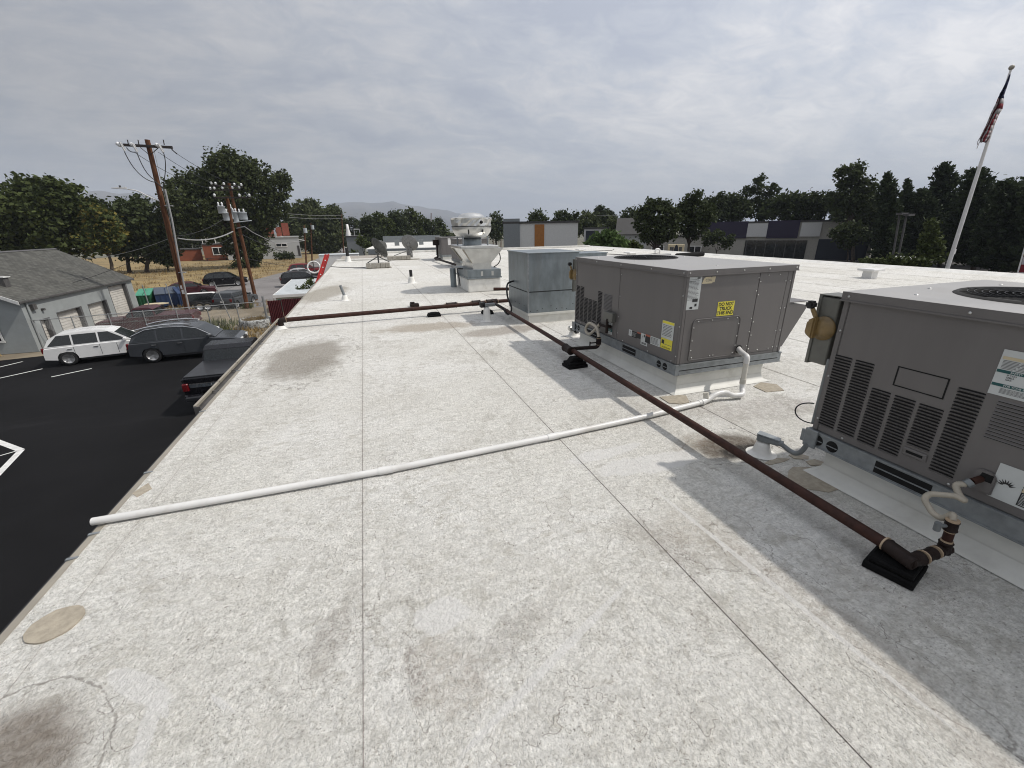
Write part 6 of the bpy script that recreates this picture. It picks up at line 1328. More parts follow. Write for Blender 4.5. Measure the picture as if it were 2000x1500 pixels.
for k_, (p0, c0, c1, p1_) in enumerate((((243, 296), (258, 330), (280, 352), (302, 356)), ((267, 297), (278, 328), (290, 345), (303, 352)), ((319, 297), (327, 320), (322, 345), (318, 368)), ((247, 288), (252, 296), (258, 298), (265, 297)), ((333, 287), (337, 295), (342, 297), (346, 301)), ((302, 354), (310, 360), (316, 366), (320, 368)))):
    s = MB(); s.tube(bez(A1(*p0, .38), A1(*c0, .3), A1(*c1, .3), A1(*p1_, .25), 14), 0.028 if k_ < 4 else 0.04, 6); s.build('jumper_cable', m_wireb, p1)
rb = atz(377, 642, G)
s = MB(); s.tube([A1(322, 369, .22), A1(336, 430, .22), A1(349, 505, .22), A1(372, 618, .3), (A1(373, 640, .35).x, YP-.35, G)], 0.06, 10); s.build('riser_conduit', m_wireg, p1)
for px_, py_ in ((330, 402), (356, 532)): c = A1(px_, py_, .1); s = MB(); s.cbox(c, 0.42, 0.3, 0.05); s.build('riser_bracket', m_wireg, p1)
s = MB(); s.tube([A1(300, 290, -.12), A1(330, 420, -.1), A1(350, 540, -.1)], 0.012, 4); s.build('ground_wire', m_wireg, p1)
s = MB(); P = A1(357.5, 570, .19); s.cbox(P, 0.14, 0.03, 0.3); s.cbox(A1(354, 561, .19), 0.1, 0.03, 0.25); s.build('pole_notice', m_white, p1)
s = MB(); P = A1(325, 500, .2); s.tube(fillet([A1(312, 393, .1), A1(290, 384, .3), A1(268, 372, .5), A1(249, 369.5, .6)], 0.8, 6), 0.035, 8); la = s.build('lamp_arm', m_lampg, p1)
a, b = A1(248, 370, .6), A1(217, 368, .75); s = MB(); d = (b-a); n_ = Vector((0, 1, 0)); w_ = 0.16
s.hexa([a-n_*.09, b-n_*.06, b+n_*.06, a+n_*.09], [a-n_*.07+Vector((0, 0, .16)), b-n_*.04+Vector((0, 0, .05)), b+n_*.04+Vector((0, 0, .05)), a+n_*.07+Vector((0, 0, .16))]); s.build('lamp_head', m_lampg, la, bevel=0.03, seg=2)
s = MB(); s.cyl(A1(235, 366.5, .67), 0.06, 0.13, 10); s.build('photocell', m_gutter, la)
p2b = atz(483, 602, G); p2 = upole(p2b, aty(443, 384, 42.08), 'dark brown utility pole of the transformer pair, nearer and shorter', 0.16, 0.12)
p3b = atz(500, 586, G); p3 = upole(p3b, aty(447, 358, 47.1), 'lighter brown utility pole of the transformer pair, taller, on the right', 0.17, 0.12)
A2 = lambda x, y, o=0.0: aty(x, y, 42.08-o); A3 = lambda x, y, o=0.0: aty(x, y, 47.1-o)
for (l_, r_), AA, rt in ((((412, 362), (474, 365)), A3, p3), (((410, 372), (470, 370)), A3, p3), (((418, 386), (490, 386)), A2, p2)):
    a, b = AA(*l_, .2), AA(*r_, .2); z = Vector((0, 0, 0.055)); y = Vector((0, 0.05, 0)); s = MB(); s.hexa([a-z-y, b-z-y, b-z+y, a-z+y], [a+z-y, b+z-y, b+z+y, a+z+y]); am = s.build('crossarm', m_arm, rt)
    for t_ in ((0.03, 0.16, 0.42, 0.75, 0.97) if rt is p3 else (0.03, 0.7, 0.97)):
        s = MB(); s.lathe(a.lerp(b, t_)+Vector((0, -.05, .06)), [(0.02, 0), (0.1, 0.05), (0.07, 0.1), (0.11, 0.13), (0.05, 0.22), (0, 0.23)], 10); s.build('insulator', m_porc, am)
def can(AA, px_, py0, py1, w, rt, o=0.35):
    t_, b_ = AA(px_, py0, o), AA(px_+1.5, py1, o); h = t_.z-b_.z; r_ = w/2*depth(b_)/CAM_F; c = (b_.x, b_.y, b_.z)
    s = MB(); s.lathe(c, [(0, 0), (r_*.95, 0), (r_, 0.04), (r_, h*.9), (r_*1.08, h*.9), (r_*1.08, h*.95), (r_*.7, h), (0, h*1.02)], 18); o_ = s.build('transformer', m_trans, rt)
    for dx in (-.5, .45): s = MB(); s.lathe((c[0]+dx*r_, c[1]-.05, c[2]+h*.98), [(0.05, 0), (0.08, .05), (0.05, .1), (0.08, .14), (0.04, .28), (0, .29)], 10); s.build('bushing', m_porc, o_)
can(A2, 433, 402, 417, 13, p2); can(A2, 442, 415, 431, 11, p2, 0.1); can(A3, 452, 405, 428, 9, p3); can(A3, 474, 414, 429, 16, p3, 0.0); can(A3, 461, 413, 433, 9, p3, .3)
a, b = A3(455, 434, .3), A3(490, 430, 0.0); s = MB(); s.hexa([a+Vector((0, -.3, -.06)), b+Vector((0, -.3, -.06)), b+Vector((0, .3, -.06)), a+Vector((0, .3, -.06))], [a+Vector((0, -.3, 0)), b+Vector((0, -.3, 0)), b+Vector((0, .3, 0)), a+Vector((0, .3, 0))]); s.build('platform', m_trans, p3)
s = MB(); s.tube([A2(431, 407, .3), A2(447, 410, 0)], 0.03, 6); s.tube([A2(433, 415, .3), A2(449, 418, 0)], 0.03, 6); s.build('transformer_bracket', m_trans, p2)
p4b = atd(603, 548, 86); p4 = upole(Vector((p4b.x, p4b.y, G)), atd(594, 440, 86), 'thin distant utility pole before the dark trees, left of two', 0.15, 0.1)
p5b = atd(615, 545, 100); p5 = upole(Vector((p5b.x, p5b.y, G)), atd(607, 436, 100), 'thin distant utility pole before the dark trees, right of two', 0.15, 0.1)
for px_, py_, D, rt in ((597, 447, 86, p4), (611, 440, 100, p5)):
    s = MB(); s.cyl(atd(px_, py_+8, D-.4), 0.3, 0.8, 12); s.build('transformer', m_trans, rt)
for bx, by, tx, ty, D, lb in ((842, 500, 842, 416, 150, 'distant bare pole right of the satellite dishes'), (668, 470, 667, 418, 140, 'distant pole left of the grey workshop'), (963, 470, 962, 434, 150, 'distant pole right of the exhaust fan'), (978, 470, 979, 435, 150, 'distant pole left of the plain pale shop front')):
    b_ = atd(bx, by, D); upole(Vector((b_.x, b_.y, G)), atd(tx, ty, D), lb, 0.16, 0.13)
NW = 0
def wire(pts, label, r=0.016, m=None, group='overhead wires'):
    s = MB(); s.tube(pts, r, 5, False); o = s.build('overhead_wire', m or m_wireb); tag(o, label, 'wire', group); return o
wire(sag(A1(345, 300, .2), A3(474, 366, .2), 0.25), 'top wire from the right end of the tall pole crossarm to the pole pair')
wire(sag(A1(309, 297, .1), A3(447, 368, .2), 0.3), 'middle wire from the tall pole crossarm to the pole pair')
wire(sag(A1(262, 297, .1), A3(415, 368, .2), 0.4), 'lowest thin wire from the tall pole crossarm to the pole pair')
wire(sag(A1(346, 465, .1), A2(455, 452, .1), 0.35), 'thick pale cable from the tall pole to the pole pair', 0.045, m_wireg)
wire(sag(A1(346, 470, .1), aty(455, 460, 42), 0.55), 'thin cable just under the thick pale one', 0.012)
wire(fillet([A3(462, 446, .2), A3(477, 442, .3), atd(495, 455, 55), atd(540, 476, 75), atd(596, 470, 86)], 2.0), 'pale drop cable curving right from the pole pair', 0.045, m_wireg)
wire(sag(A2(473, 458, 0), atd(600, 500, 86), 0.5), 'low dark cable from the pole pair to the distant poles', 0.03)
wire(sag(A1(344, 460, .1), atx(162, 506, -22.4), 0.3), 'service wire from the tall pole over the garage roof', 0.014, m_wireg)
wire(sag(A1(343, 470, .1), atx(130, 556, -19.0), 0.2), 'service wire from the tall pole down to the garage front', 0.014)
wire(sag(A2(440, 425, .1), A1(336, 462, .1), 0.3), 'dark cable between the transformer pole and the tall pole', 0.02)
wire(sag(atd(560, 417, 100), atd(690, 418, 140), 0.4), 'upper wire running right from the distant poles', 0.03, m_wireg)
wire(sag(atd(560, 424, 100), atd(690, 424, 140), 0.4), 'lower wire running right from the distant poles', 0.03, m_wireg)
wire(sag(atd(1120, 419, 110), atd(1270, 419, 110), 0.2), 'upper pale wire before the trees right of the plain shop front', 0.03, m_wireg)
wire(sag(atd(1100, 436, 105), atd(1260, 437, 105), 0.2), 'lower pale wire before the trees right of the plain shop front', 0.035, m_wireg)
wire(sag(A2(484, 505, 0), atd(634, 523, 60), 0.3), 'low dark wire from the pole pair towards the red beam', 0.02)

# ------------------------------------------------------------------ houses beyond the field
m_ored = flat('rust_siding', (0.20, 0.058, 0.026), 0.8, var=0.1, scale=1.2); m_wsid = flat('pale_siding', (0.42, 0.43, 0.43), 0.8, var=0.05); m_roofd = flat('dark_roof', (0.05, 0.048, 0.047), 0.9); m_brick = flat('chimney_brick', (0.24, 0.065, 0.04), 0.85, var=0.2, scale=5); m_gsid = flat('grey_siding', (0.17, 0.185, 0.195), 0.8, var=0.06)
m_paleg = flat('pale_shop', (0.50, 0.50, 0.49), 0.8, var=0.05); m_rust = flat('rust_panel', (0.28, 0.11, 0.02), 0.7); m_navy = flat('navy_panel', (0.012, 0.016, 0.028), 0.6); m_purple = flat('purple_band', (0.018, 0.012, 0.035), 0.7); m_creamw = flat('cream_wall', (0.34, 0.325, 0.29), 0.85)
def house(name, label, cat, pa, pb, top, D, dp, mw, base=None, flat_roof=True, rm=None, rh=0.0, group=None):
    """front wall between two bearings at distance D; dp = how far it goes back"""
    a, b = atd(pa, 470, D), atd(pb, 470, D); d = Vector((b.x-a.x, b.y-a.y, 0)); L = d.length; rz = math.atan2(d.y, d.x)
    t_ = atd((pa+pb)/2, top, D).z
    root = thing(name, label, cat, (a.x, a.y, G), group, rz); h = t_-G
    s = MB(); s.box(0, L, 0, dp, 0, h); s.build('wall', mw, root, local=True)
    if flat_roof: s = MB(); s.box(-.15, L+.15, -.15, dp+.15, h+.002, h+.25); s.build('roof', rm or m_roofd, root, local=True)
    else:
        s = MB(); s.prism([(-.4, -.5, h+.002), (-.4, dp+.5, h+.002), (-.4, dp/2, h+rh)], (L+.8, 0, 0)); s.build('roof', rm or m_roofd, root, local=True)
    return root, L, h
def win(root, x0, x1, z0, z1, frame=True, name='window', pane=None):
    s = MB(); s.box(x0, x1, -0.05, -0.004, z0, z1); w_ = s.build(name, pane or m_glass, root, local=True)
    if frame:
        s = MB(); f = 0.14
        for q_ in ((x0-f, x1+f, z1, z1+f), (x0-f, x1+f, z0-f, z0), (x0-f, x0, z0, z1), (x1, x1+f, z0, z1), ((x0+x1)/2-.06, (x0+x1)/2+.06, z0, z1)): s.box(q_[0], q_[1], -0.1, -0.051, q_[2], q_[3])
        s.build('window_frame', m_white, w_, local=True)
    return w_
h1, L, h = house('house', 'rust red cabin with one white framed window and a roof deck', 'house', 392, 437, 478, 128, 6, m_ored)
win(h1, L*.42, L*.92, h*.38, h*.8)
for x in (0.06, 0.22, 0.30, 0.62):
    s = MB(); s.box(L*x-.07, L*x+.07, 0.1, 0.24, h+.251, h+1.9); s.build('deck_post', m_white, h1, local=True)
s = MB(); s.box(0, L, -.6, -.2, 0.5, 0.6); s.box(L*.05, L*.1, -.6, -.2, 0, .5); s.box(L*.9, L*.95, -.6, -.2, 0, .5); s.build('bench', m_arm, h1, local=True)
h2, L, h = house('house', 'low pale shed half hidden behind the brown poles', 'house', 438, 500, 484, 127, 5, m_wsid)
win(h2, L*.3, L*.45, .1, h*.8, False, 'door', m_white)
h3, L, h = house('house', 'pale grey house with a thin dark window and a brick chimney', 'house', 506, 584, 464, 124, 9, m_wsid, rm=m_wsid)
win(h3, L*.40, L*.66, h*.58, h*.70); win(h3, L*.92, L*.98, h*.1, h*.6, False, 'door', m_roofd)
s = MB(); s.prism([(L*.55, 1, h+.26), (L*1.18, 1, h+.26-1.2), (L*1.18, 1, h+.4-1.2), (L*.55, 1, h+.4)], (0, 4, 0)); s.build('porch_roof', m_white, h3, local=True)
s = MB(); s.box(L*.62, L*.80, 3, 5, h+.41, h+3.4); s.build('chimney', m_brick, h3, local=True)
s = MB(); s.box(L*.22, L*.40, 2.5, 5, h+.251, h+2.6); dm = s.build('dormer', m_brick, h3, local=True); s = MB(); s.prism([(L*.16, 2.2, h+2.6), (L*.46, 2.2, h+2.6), (L*.42, 2.2, h+3.7), (L*.22, 2.2, h+3.7)], (0, 3.2, 0)); s.build('dormer_roof', m_white, dm, local=True)
s = MB(); s.box(L*.46, L*.60, 3, 5, h+.251, h+2.4); s.build('brick_stack', m_brick, h3, local=True)
h4, L, h = house('house', 'rust brown low shed left of the cabin, in the shade of the trees', 'house', 340, 388, 488, 132, 5, m_ored)
h5, L, h = house('workshop', 'plain grey workshop with a white horn shaped flue on its roof', 'workshop', 677, 710, 463, 95, 12, m_gsid)
s = MB(); s.lathe((L*.15, 1, h+.25), [(0.55, 0), (0.3, 1.2), (0.22, 2.2), (0.0, 2.2)], 12); s.build('flue', m_white, h5, local=True)
s = MB()
for q_ in ((L*.5, L*.53, 0, 1.3), (L*.82, L*.85, 0, 1.3), (L*.53, L*.82, 1.15, 1.3)): s.box(q_[0], q_[1], .5, .7, h+.251+q_[2], h+.251+q_[3])
s.build('roof_frame', m_paleg, h5, local=True)
fb_, L, h = house('low_white_building', 'low white flat roofed building just beyond the far roof edge', 'building', 716, 890, 489, 44, 22, m_paleg, rm=m_tpo2)
for x in (0.08, 0.3, 0.62, 0.86): s = MB(); s.cbox((L*x, 6+4*x, h+.55), .5, .5, .6); s.build('roof_vent', m_conduit, fb_, local=True)
s = MB(); s.box(0.2, L-.2, 21.3, 21.9, h+.251, h+1.1); s.build('parapet', m_gsid, fb_, local=True)
s = MB(); s.box(0.05, L-.05, -.30, -.16, h-.25, h+.2); s.build('fascia', m_gsid, fb_, local=True)
# shops to the right of the fan
sh1, L, h = house('shop', 'plain pale shop with a rust coloured panel and a dark corner', 'shop', 984, 1128, 436, 58, 14, m_paleg)
s = MB(); s.box(L*.42, L*.55, -.06, -.004, h*.52, h*.98); s.build('front_panel', m_rust, sh1, local=True)
s = MB(); s.box(-.02, L*.22, -.12, -.004, h*.5, h+.6); s.build('grey_corner', m_gsid, sh1, local=True)
s = MB(); s.box(0, L*.1, -.14, -.122, .1, h*.5); s.build('dark_door', m_navy, sh1, local=True)
for x0, x1 in ((.14, .26), (.28, .40), (.58, .68), (.84, .98)): win(sh1, L*x0, L*x1, h*.12, h*.42, True)
sh2, L, h = house('house', 'small pale house with a hipped grey roof behind the spreading bush', 'house', 1206, 1262, 457, 72, 9, m_wsid, flat_roof=False, rh=2.4, rm=m_roofd)
win(sh2, L*.06, L*.12, h*.3, h*.85); win(sh2, L*.3, L*.6, h*.3, h*.62)
sh3, L, h = house('shop', 'dark fronted box shop beside the small pale house', 'shop', 1140, 1186, 447, 80, 8, m_paleg)
s = MB(); s.box(L*.08, L*.62, -.06, -.004, h*.25, h*.95); s.build('dark_front', m_navy, sh3, local=True)
sh4, L, h = house('shop', 'long pale shop wall behind the round dark trees', 'shop', 1252, 1372, 463, 88, 10, m_creamw)
for x in (.2, .5, .8): win(sh4, L*x, L*x+2, h*.2, h*.6)
bs_, L, h = house('dark_shop', 'wide dark shop with a dim purple band and pale panels on the right', 'shop', 1366, 1706, 434, 96, 18, m_creamw)
s = MB(); s.box(0, L*.30, -.3, -.004, h*.58, h+.3); s.build('purple_band', m_purple, bs_, local=True)
s = MB(); s.box(L*.42, L*.60, -.3, -.004, h*.58, h+.3); s.build('purple_band', m_purple, bs_, local=True)
s = MB(); s.box(L*.30+.01, L*.42-.01, -.35, -.004, h*.62, h*.98); s.build('pale_panel', m_paleg, bs_, local=True)
s = MB(); s.box(L*.61, L*.72, -.35, -.004, h*.62, h*.98); s.build('pale_panel', m_paleg, bs_, local=True)
s = MB(); s.box(L*.30, L*.66, -.12, -.005, .1, h*.52); s.build('dark_glazing', m_glass, bs_, local=True)
for k_ in range(6): s = MB(); x = L*(.31+.058*k_); s.box(x-.06, x+.06, -.18, -.121, .1, h*.52); s.build('mullion', m_gutter, bs_, local=True)
s = MB(); s.box(L*.72, L*.98, -.12, -.005, .1, h*.55); s.build('dark_glazing', m_navy, bs_, local=True)
# cream sign board, light poles, striped banner
P = atd(1319, 495, 46); sg = thing('sign_board', 'cream sign board with dark figures behind the right roof edge', 'sign', (P.x, P.y, G)); rz = -math.atan2(P.x, P.y); sg.rotation_euler = (0, 0, rz)
hz0, hz1 = atd(1319, 505, 46).z-G, atd(1319, 477, 46).z-G
s = MB(); s.box(-.75, .75, -.1, .1, hz0-.6, hz1); bo = s.build('board', m_cream, sg, local=True, bevel=.03)
for x in (-.6, .6): s = MB(); s.box(x-.06, x+.06, -.05, .05, 0, hz0-.601); s.build('post', m_gutter, sg, local=True)
s = MB(); s.box(-.55, -.2, -.12, -.101, hz0+.15, hz1-.25); s.box(.28, .55, -.12, -.101, hz0+.2, hz1-.25); s.build('sign_mark', m_gutter, bo, local=True)
s = MB(); s.prism([(p[0]*.2+.03, -.13, p[1]*.62+(hz0+hz1)/2) for p in ring(0, 0, 1, 1, 18)], (0, .02, 0)); s.build('sign_emblem', m_navy, bo, local=True)
for bx, by, tx, ty, lb in ((1748, 510, 1757, 420, 'thin dark lamp post before the conifers, left of two'), (1760, 502, 1770, 422, 'thin dark lamp post before the conifers, right of two')):
    b_, t_ = atd(bx, by, 58), atd(tx, ty, 58); rt = thing('lamp_post', lb, 'lamp post', (b_.x, b_.y, G), 'lamp posts in the right lot'); b_.z = G
    s = MB(); s.tube([b_, t_], 0.09, 8); s.build('post', m_gutter, rt); s = MB(); s.cbox(t_+Vector((0, -.2, .1)), .9, .5, .2); s.build('lamp_head', m_gutter, rt)
P = atd(1996, 538, 42); T = atd(2003, 478, 42)
bn = thing('striped_banner', 'tall red and white striped feather banner at the right edge of the picture', 'banner', (P.x, P.y, G)); bt = Vector((T.x, T.y, T.z)); bb = Vector((P.x, P.y, G))
s = MB(); s.tube([bb, bt], 0.04, 8); s.build('pole', m_white, bn)
dd_ = Vector((P.y, -P.x, 0)).normalized()
for k_ in range(7):
    a, b = bb.lerp(bt, .25+.1*k_), bb.lerp(bt, .25+.1*(k_+1)); s = MB(); s.prism([a+dd_*.05, b+dd_*.05, b+dd_*.85, a+dd_*.85], Vector((dd_.y, -dd_.x, 0))*.02); s.build('stripe', m_fred if k_ % 2 == 0 else m_fwhite, bn)
# ------------------------------------------------------------------ trees and shrubs: leaf clumps through the crown's volume
def leaf_mat(name, a, b, c=None):
    t = NT(name); g = t.n('ShaderNodeNewGeometry'); col = t.mix(g.outputs['Random Per Island'], a, b)
    n_ = t.noise(0.45, 4, 0.6, 0.3, g.outputs['Position']); col = t.mix(t.ss(n_, 0.4, 0.65, 0, 0.55), col, c or tuple(x*1.5 for x in b))
    t.fin(col, 0.75, 0, 0.15)
    tr_ = t.n('ShaderNodeBsdfTranslucent'); t.l(col, tr_.inputs['Color']); mx = t.n('ShaderNodeMixShader'); mx.inputs[0].default_value = 0.18
    t.l(t.b.outputs[0], mx.inputs[1]); t.l(tr_.outputs[0], mx.inputs[2]); t.l(mx.outputs[0], t.out.inputs['Surface']); return t.m
m_lf_dark = leaf_mat('leaf_dark', (0.023, 0.033, 0.013), (0.054, 0.068, 0.026))
m_lf_mid = leaf_mat('leaf_mid', (0.030, 0.042, 0.014), (0.066, 0.082, 0.026))
m_lf_cot = leaf_mat('leaf_cottonwood', (0.026, 0.036, 0.013), (0.060, 0.072, 0.028))
m_lf_wil = leaf_mat('leaf_willow', (0.040, 0.052, 0.022), (0.085, 0.10, 0.042))
m_lf_pine = leaf_mat('needles', (0.018, 0.028, 0.014), (0.042, 0.056, 0.026))
m_lf_yel = leaf_mat('leaf_yellowing', (0.085, 0.08, 0.018), (0.15, 0.125, 0.03))
m_lf_far = leaf_mat('leaf_far', (0.030, 0.042, 0.020), (0.062, 0.076, 0.036))
m_lf_bush = leaf_mat('leaf_bush', (0.05, 0.085, 0.03), (0.10, 0.15, 0.05))
m_bark = flat('bark', (0.055, 0.042, 0.032), 0.95, var=0.3, scale=3, bump=0.3)
def leaves(name, centres, sizes, mat, parent, seed, elong=1.0, droop=0.0, out=None):
    q = np.random.RandomState(seed); n_ = len(centres); C_ = np.asarray(centres, float); S_ = np.asarray(sizes, float)
    d = q.normal(size=(n_, 3)); d[:, 2] *= 0.8
    if out is not None: d = d*0.75+out
    d[:, 2] -= droop; d /= np.linalg.norm(d, axis=1)[:, None]+1e-9
    u = np.cross(d, q.normal(size=(n_, 3))); u /= np.linalg.norm(u, axis=1)[:, None]+1e-9
    a = d*S_[:, None]*elong; b = u*S_[:, None]*0.5
    V = np.stack([C_-a*0.5, C_+b, C_+a*0.5, C_-b], 1).reshape(-1, 3)-np.array(wloc(parent))
    me = bpy.data.meshes.new(name); me.vertices.add(4*n_); me.vertices.foreach_set('co', V.astype(np.float32).ravel())
    me.loops.add(4*n_); me.loops.foreach_set('vertex_index', np.arange(4*n_, dtype=np.int32)); me.polygons.add(n_)
    me.polygons.foreach_set('loop_start', np.arange(0, 4*n_, 4, dtype=np.int32))
    try: me.polygons.foreach_set('loop_total', np.full(n_, 4, dtype=np.int32))
    except Exception: pass
    me.update(calc_edges=True); me.materials.append(mat); o = bpy.data.objects.new(name, me); COL.objects.link(o); o.parent = parent; return o
def tree(label, lobes, D, base, mat, seed, dens=1.0, leaf=None, name='broadleaf_tree', trunk_r=0.3, group='trees round the lots', extra=None, elong=1.5, droop=0.1, wob=0.28):
    """lobes: (px, py, radius px) read off the photograph, given depth by distance D (metres) with spread"""
    q = np.random.RandomState(seed); bx = atd(base[0], base[1], D); root = thing(name, label, 'tree', (bx.x, bx.y, G), group)
    LB = []
    vd = Vector((bx.x, bx.y, 0)).normalized()
    for i, (px_, py_, rp) in enumerate(lobes):
        c = atd(px_, py_, D); k_ = depth(c)/CAM_F; r_ = rp*k_*0.93
        c = c+vd*float(q.uniform(-1, 1))*r_*0.5; LB.append((c, r_))
    cs, sz, ou = [], [], []
    pxs = depth(Vector((bx.x, bx.y, 0)))/CAM_F
    lf = leaf or max(0.22, pxs*3.6)
    for c, r_ in LB:
        nc = int(dens*26*(r_/lf/2.2)**2)+14
        for _ in range(nc):
            v = q.normal(size=3); v /= np.linalg.norm(v); rad = r_*(q.uniform(0.25, 1.0)**0.38)*(1+q.uniform(-wob, wob)*0.6)*(q.uniform(1.08, 1.32) if (v[2] > -0.1 and q.rand() < 0.13) else 1.0)
            cc = np.array(c)+v*rad*np.array([1, 1, 0.92]); m_ = q.randint(6, 13); cr = lf*q.uniform(0.7, 1.5)
            P = cc+q.normal(size=(m_, 3))*cr*0.55; cs.append(P); sz.append(lf*q.uniform(0.28, 1.1, m_)); ou.append(np.repeat(v[None]*0.5, m_, 0))
    C_ = np.concatenate(cs); keep = C_[:, 2] > G+0.1
    leaves('crown', C_[keep], np.concatenate(sz)[keep], mat, root, seed, elong, droop, np.concatenate(ou)[keep])
    if extra is not None:
        m2, frac, side = extra; sel = q.rand(len(C_)) < frac; sel &= keep
        C2 = C_[sel]+q.normal(size=(sel.sum(), 3))*0.3; leaves('yellowing_leaves', C2, np.concatenate(sz)[sel], m2, root, seed+1, elong, droop)
    # trunk and limbs
    s = MB(); b0 = Vector((bx.x, bx.y, G)); low = min(LB, key=lambda l: l[0].z)[0]; cen = sum((l[0] for l in LB), Vector())/len(LB); hub = b0.lerp(Vector((cen.x, cen.y, cen.z)), 0.55)
    s.tube([b0, b0+Vector((0, 0, 0.5)), b0.lerp(hub, 0.6)+Vector((0.15, 0, 0)), hub], trunk_r, 9, True, [trunk_r*1.35, trunk_r, trunk_r*.8, trunk_r*.6])
    for c, r_ in LB: m_ = hub.lerp(c, 0.5)+Vector((q.uniform(-.4, .4), q.uniform(-.4, .4), -0.3)); s.tube([hub-(hub-b0)*0.12, m_, c+Vector((0, 0, r_*.3))], trunk_r*.4, 6, True, [trunk_r*.5, trunk_r*.3, trunk_r*.1])
    s.build('trunk', m_bark, root); return root
def conifer(label, px_, top, bot, wpx, D, seed, mat=None, group='conifers on the right', lean=0):
    q = np.random.RandomState(seed); b = atd(px_, bot, D); t_ = atd(px_+lean, top, D); root = thing('pine_tree', label, 'tree', (b.x, b.y, G), group)
    k_ = depth(b)/CAM_F; Rm = wpx/2*k_*0.93; z0, z1 = G+0.8, t_.z; Hh = z1-z0; cs, sz, ou = [], [], []
    lf = max(0.3, k_*3.8); nb = int(30+Hh*15)
    s = MB(); s.tube([(b.x, b.y, G), ((b.x+t_.x)/2, (b.y+t_.y)/2, (G+z1)/2), (t_.x, t_.y, z1)], 0.2, 7, True, [0.28, 0.16, 0.03])
    for i in range(nb):
        f = (i+0.5)/nb; z = z0+Hh*f; r_ = Rm*min(1, (1-f)**0.62*1.2+0.04)*q.uniform(0.55, 1.12); a = i*2.399+q.uniform(-.4, .4)
        ax_ = np.array([b.x+(t_.x-b.x)*f, b.y+(t_.y-b.y)*f, z]); dr = np.array([math.cos(a), math.sin(a), 0.28+0.35*f]); n_ = max(3, int(r_/lf*3.6))
        tip = ax_+dr*r_
        if i % 3 == 0: s.tube([ax_, tip], 0.04, 4, True, [0.05, 0.012])
        for j in range(n_):
            w_ = (j+0.6)/n_; m_ = 4; P = ax_+dr*r_*w_+q.normal(size=(m_, 3))*lf*0.42; cs.append(P); sz.append(lf*q.uniform(0.5, 1.0, m_)); ou.append(np.repeat(dr[None]*0.9, m_, 0))
    leaves('crown', np.concatenate(cs), np.concatenate(sz), mat or m_lf_pine, root, seed, 1.9, -0.1, np.concatenate(ou)); s.build('trunk', m_bark, root); return root
# left group
tree('broad dark green tree with an uneven top at the far left', [(30, 400, 48), (75, 385, 38), (55, 362, 20), (20, 440, 50), (90, 430, 48), (-30, 420, 50), (50, 470, 46), (-20, 470, 50)], 92, (40, 500), m_lf_mid, 1, trunk_r=.45, leaf=.5)
tree('tall pointed green tree behind the garage, left of the yellowing one', [(102, 362, 16), (120, 392, 36), (95, 400, 34), (150, 420, 40), (115, 440, 48), (165, 455, 36), (120, 478, 40), (78, 420, 30), (140, 375, 15)], 88, (125, 500), m_lf_mid, 2, trunk_r=.45, leaf=.48)
tree('smaller tree with yellowing leaves behind the garage roof', [(205, 440, 26), (185, 420, 22), (215, 465, 22), (190, 470, 28), (225, 455, 12)], 84, (205, 500), m_lf_mid, 3, trunk_r=.25, leaf=.42, extra=(m_lf_yel, 0.3, 1))
tree('very dark tree behind the yellowing one', [(195, 405, 14), (182, 398, 12), (240, 420, 22), (260, 440, 40), (225, 470, 34), (270, 480, 36)], 100, (245, 505), m_lf_dark, 4, leaf=.5)
tree('dark round tree left of the tall brown pole', [(250, 405, 20), (275, 400, 18), (268, 430, 38), (295, 440, 28), (300, 475, 30), (320, 490, 28)], 98, (280, 505), m_lf_dark, 5, leaf=.5)
tree('dark shrub-like tree right behind the tall pole', [(335, 470, 34), (365, 460, 34), (350, 445, 36), (400, 455, 26), (318, 460, 24), (420, 450, 22)], 150, (355, 495), m_lf_dark, 6, leaf=.5)
tree('huge dark cottonwood towering over the brown poles', [(425, 322, 26), (450, 318, 24), (470, 338, 34), (500, 345, 32), (415, 345, 28), (440, 375, 48), (495, 390, 46), (540, 368, 26), (550, 350, 16), (535, 400, 30), (385, 365, 36), (350, 372, 26), (330, 385, 16), (370, 405, 44), (420, 430, 46), (480, 440, 44), (518, 428, 26), (345, 420, 30), (460, 478, 28), (500, 485, 26), (495, 468, 20)], 97.5, (487, 521), m_lf_cot, 7, dens=1.0, trunk_r=.95, leaf=.46, wob=.4)
tree('pale green willow right of the big cottonwood', [(607, 402, 15), (590, 412, 20), (575, 425, 22), (610, 425, 28), (640, 425, 24), (655, 415, 14), (590, 455, 32), (640, 455, 32), (565, 450, 22), (630, 480, 30)], 146, (610, 505), m_lf_wil, 8, leaf=.55, elong=2.0, droop=.5, trunk_r=.5)
tree('dark green tree right of the willow', [(655, 440, 22), (660, 465, 22), (648, 480, 20), (668, 452, 14)], 150, (655, 500), m_lf_dark, 9, leaf=.6)
tree('twiggy thin leaved tree left of the grey workshop', [(678, 436, 10), (690, 432, 9), (700, 440, 10), (684, 448, 12)], 150, (685, 480), m_lf_far, 10, dens=.5, leaf=.5)
tree('shrub before the pale grey house', [(545, 502, 8), (556, 500, 9), (567, 503, 9)], 118, (556, 512), m_lf_dark, 11, leaf=.4, name='shrub', trunk_r=.1, dens=.8)
tree('grey green shrub beside the bare pole foot', [(320, 505, 10), (330, 510, 9)], 100, (325, 515), m_lf_mid, 12, leaf=.4, name='shrub', trunk_r=.1)
tree('dark shrub at the foot of the big cottonwood', [(462, 518, 9), (474, 515, 11), (498, 518, 9)], 95.5, (474, 525), m_lf_dark, 13, leaf=.35, name='shrub', trunk_r=.1)
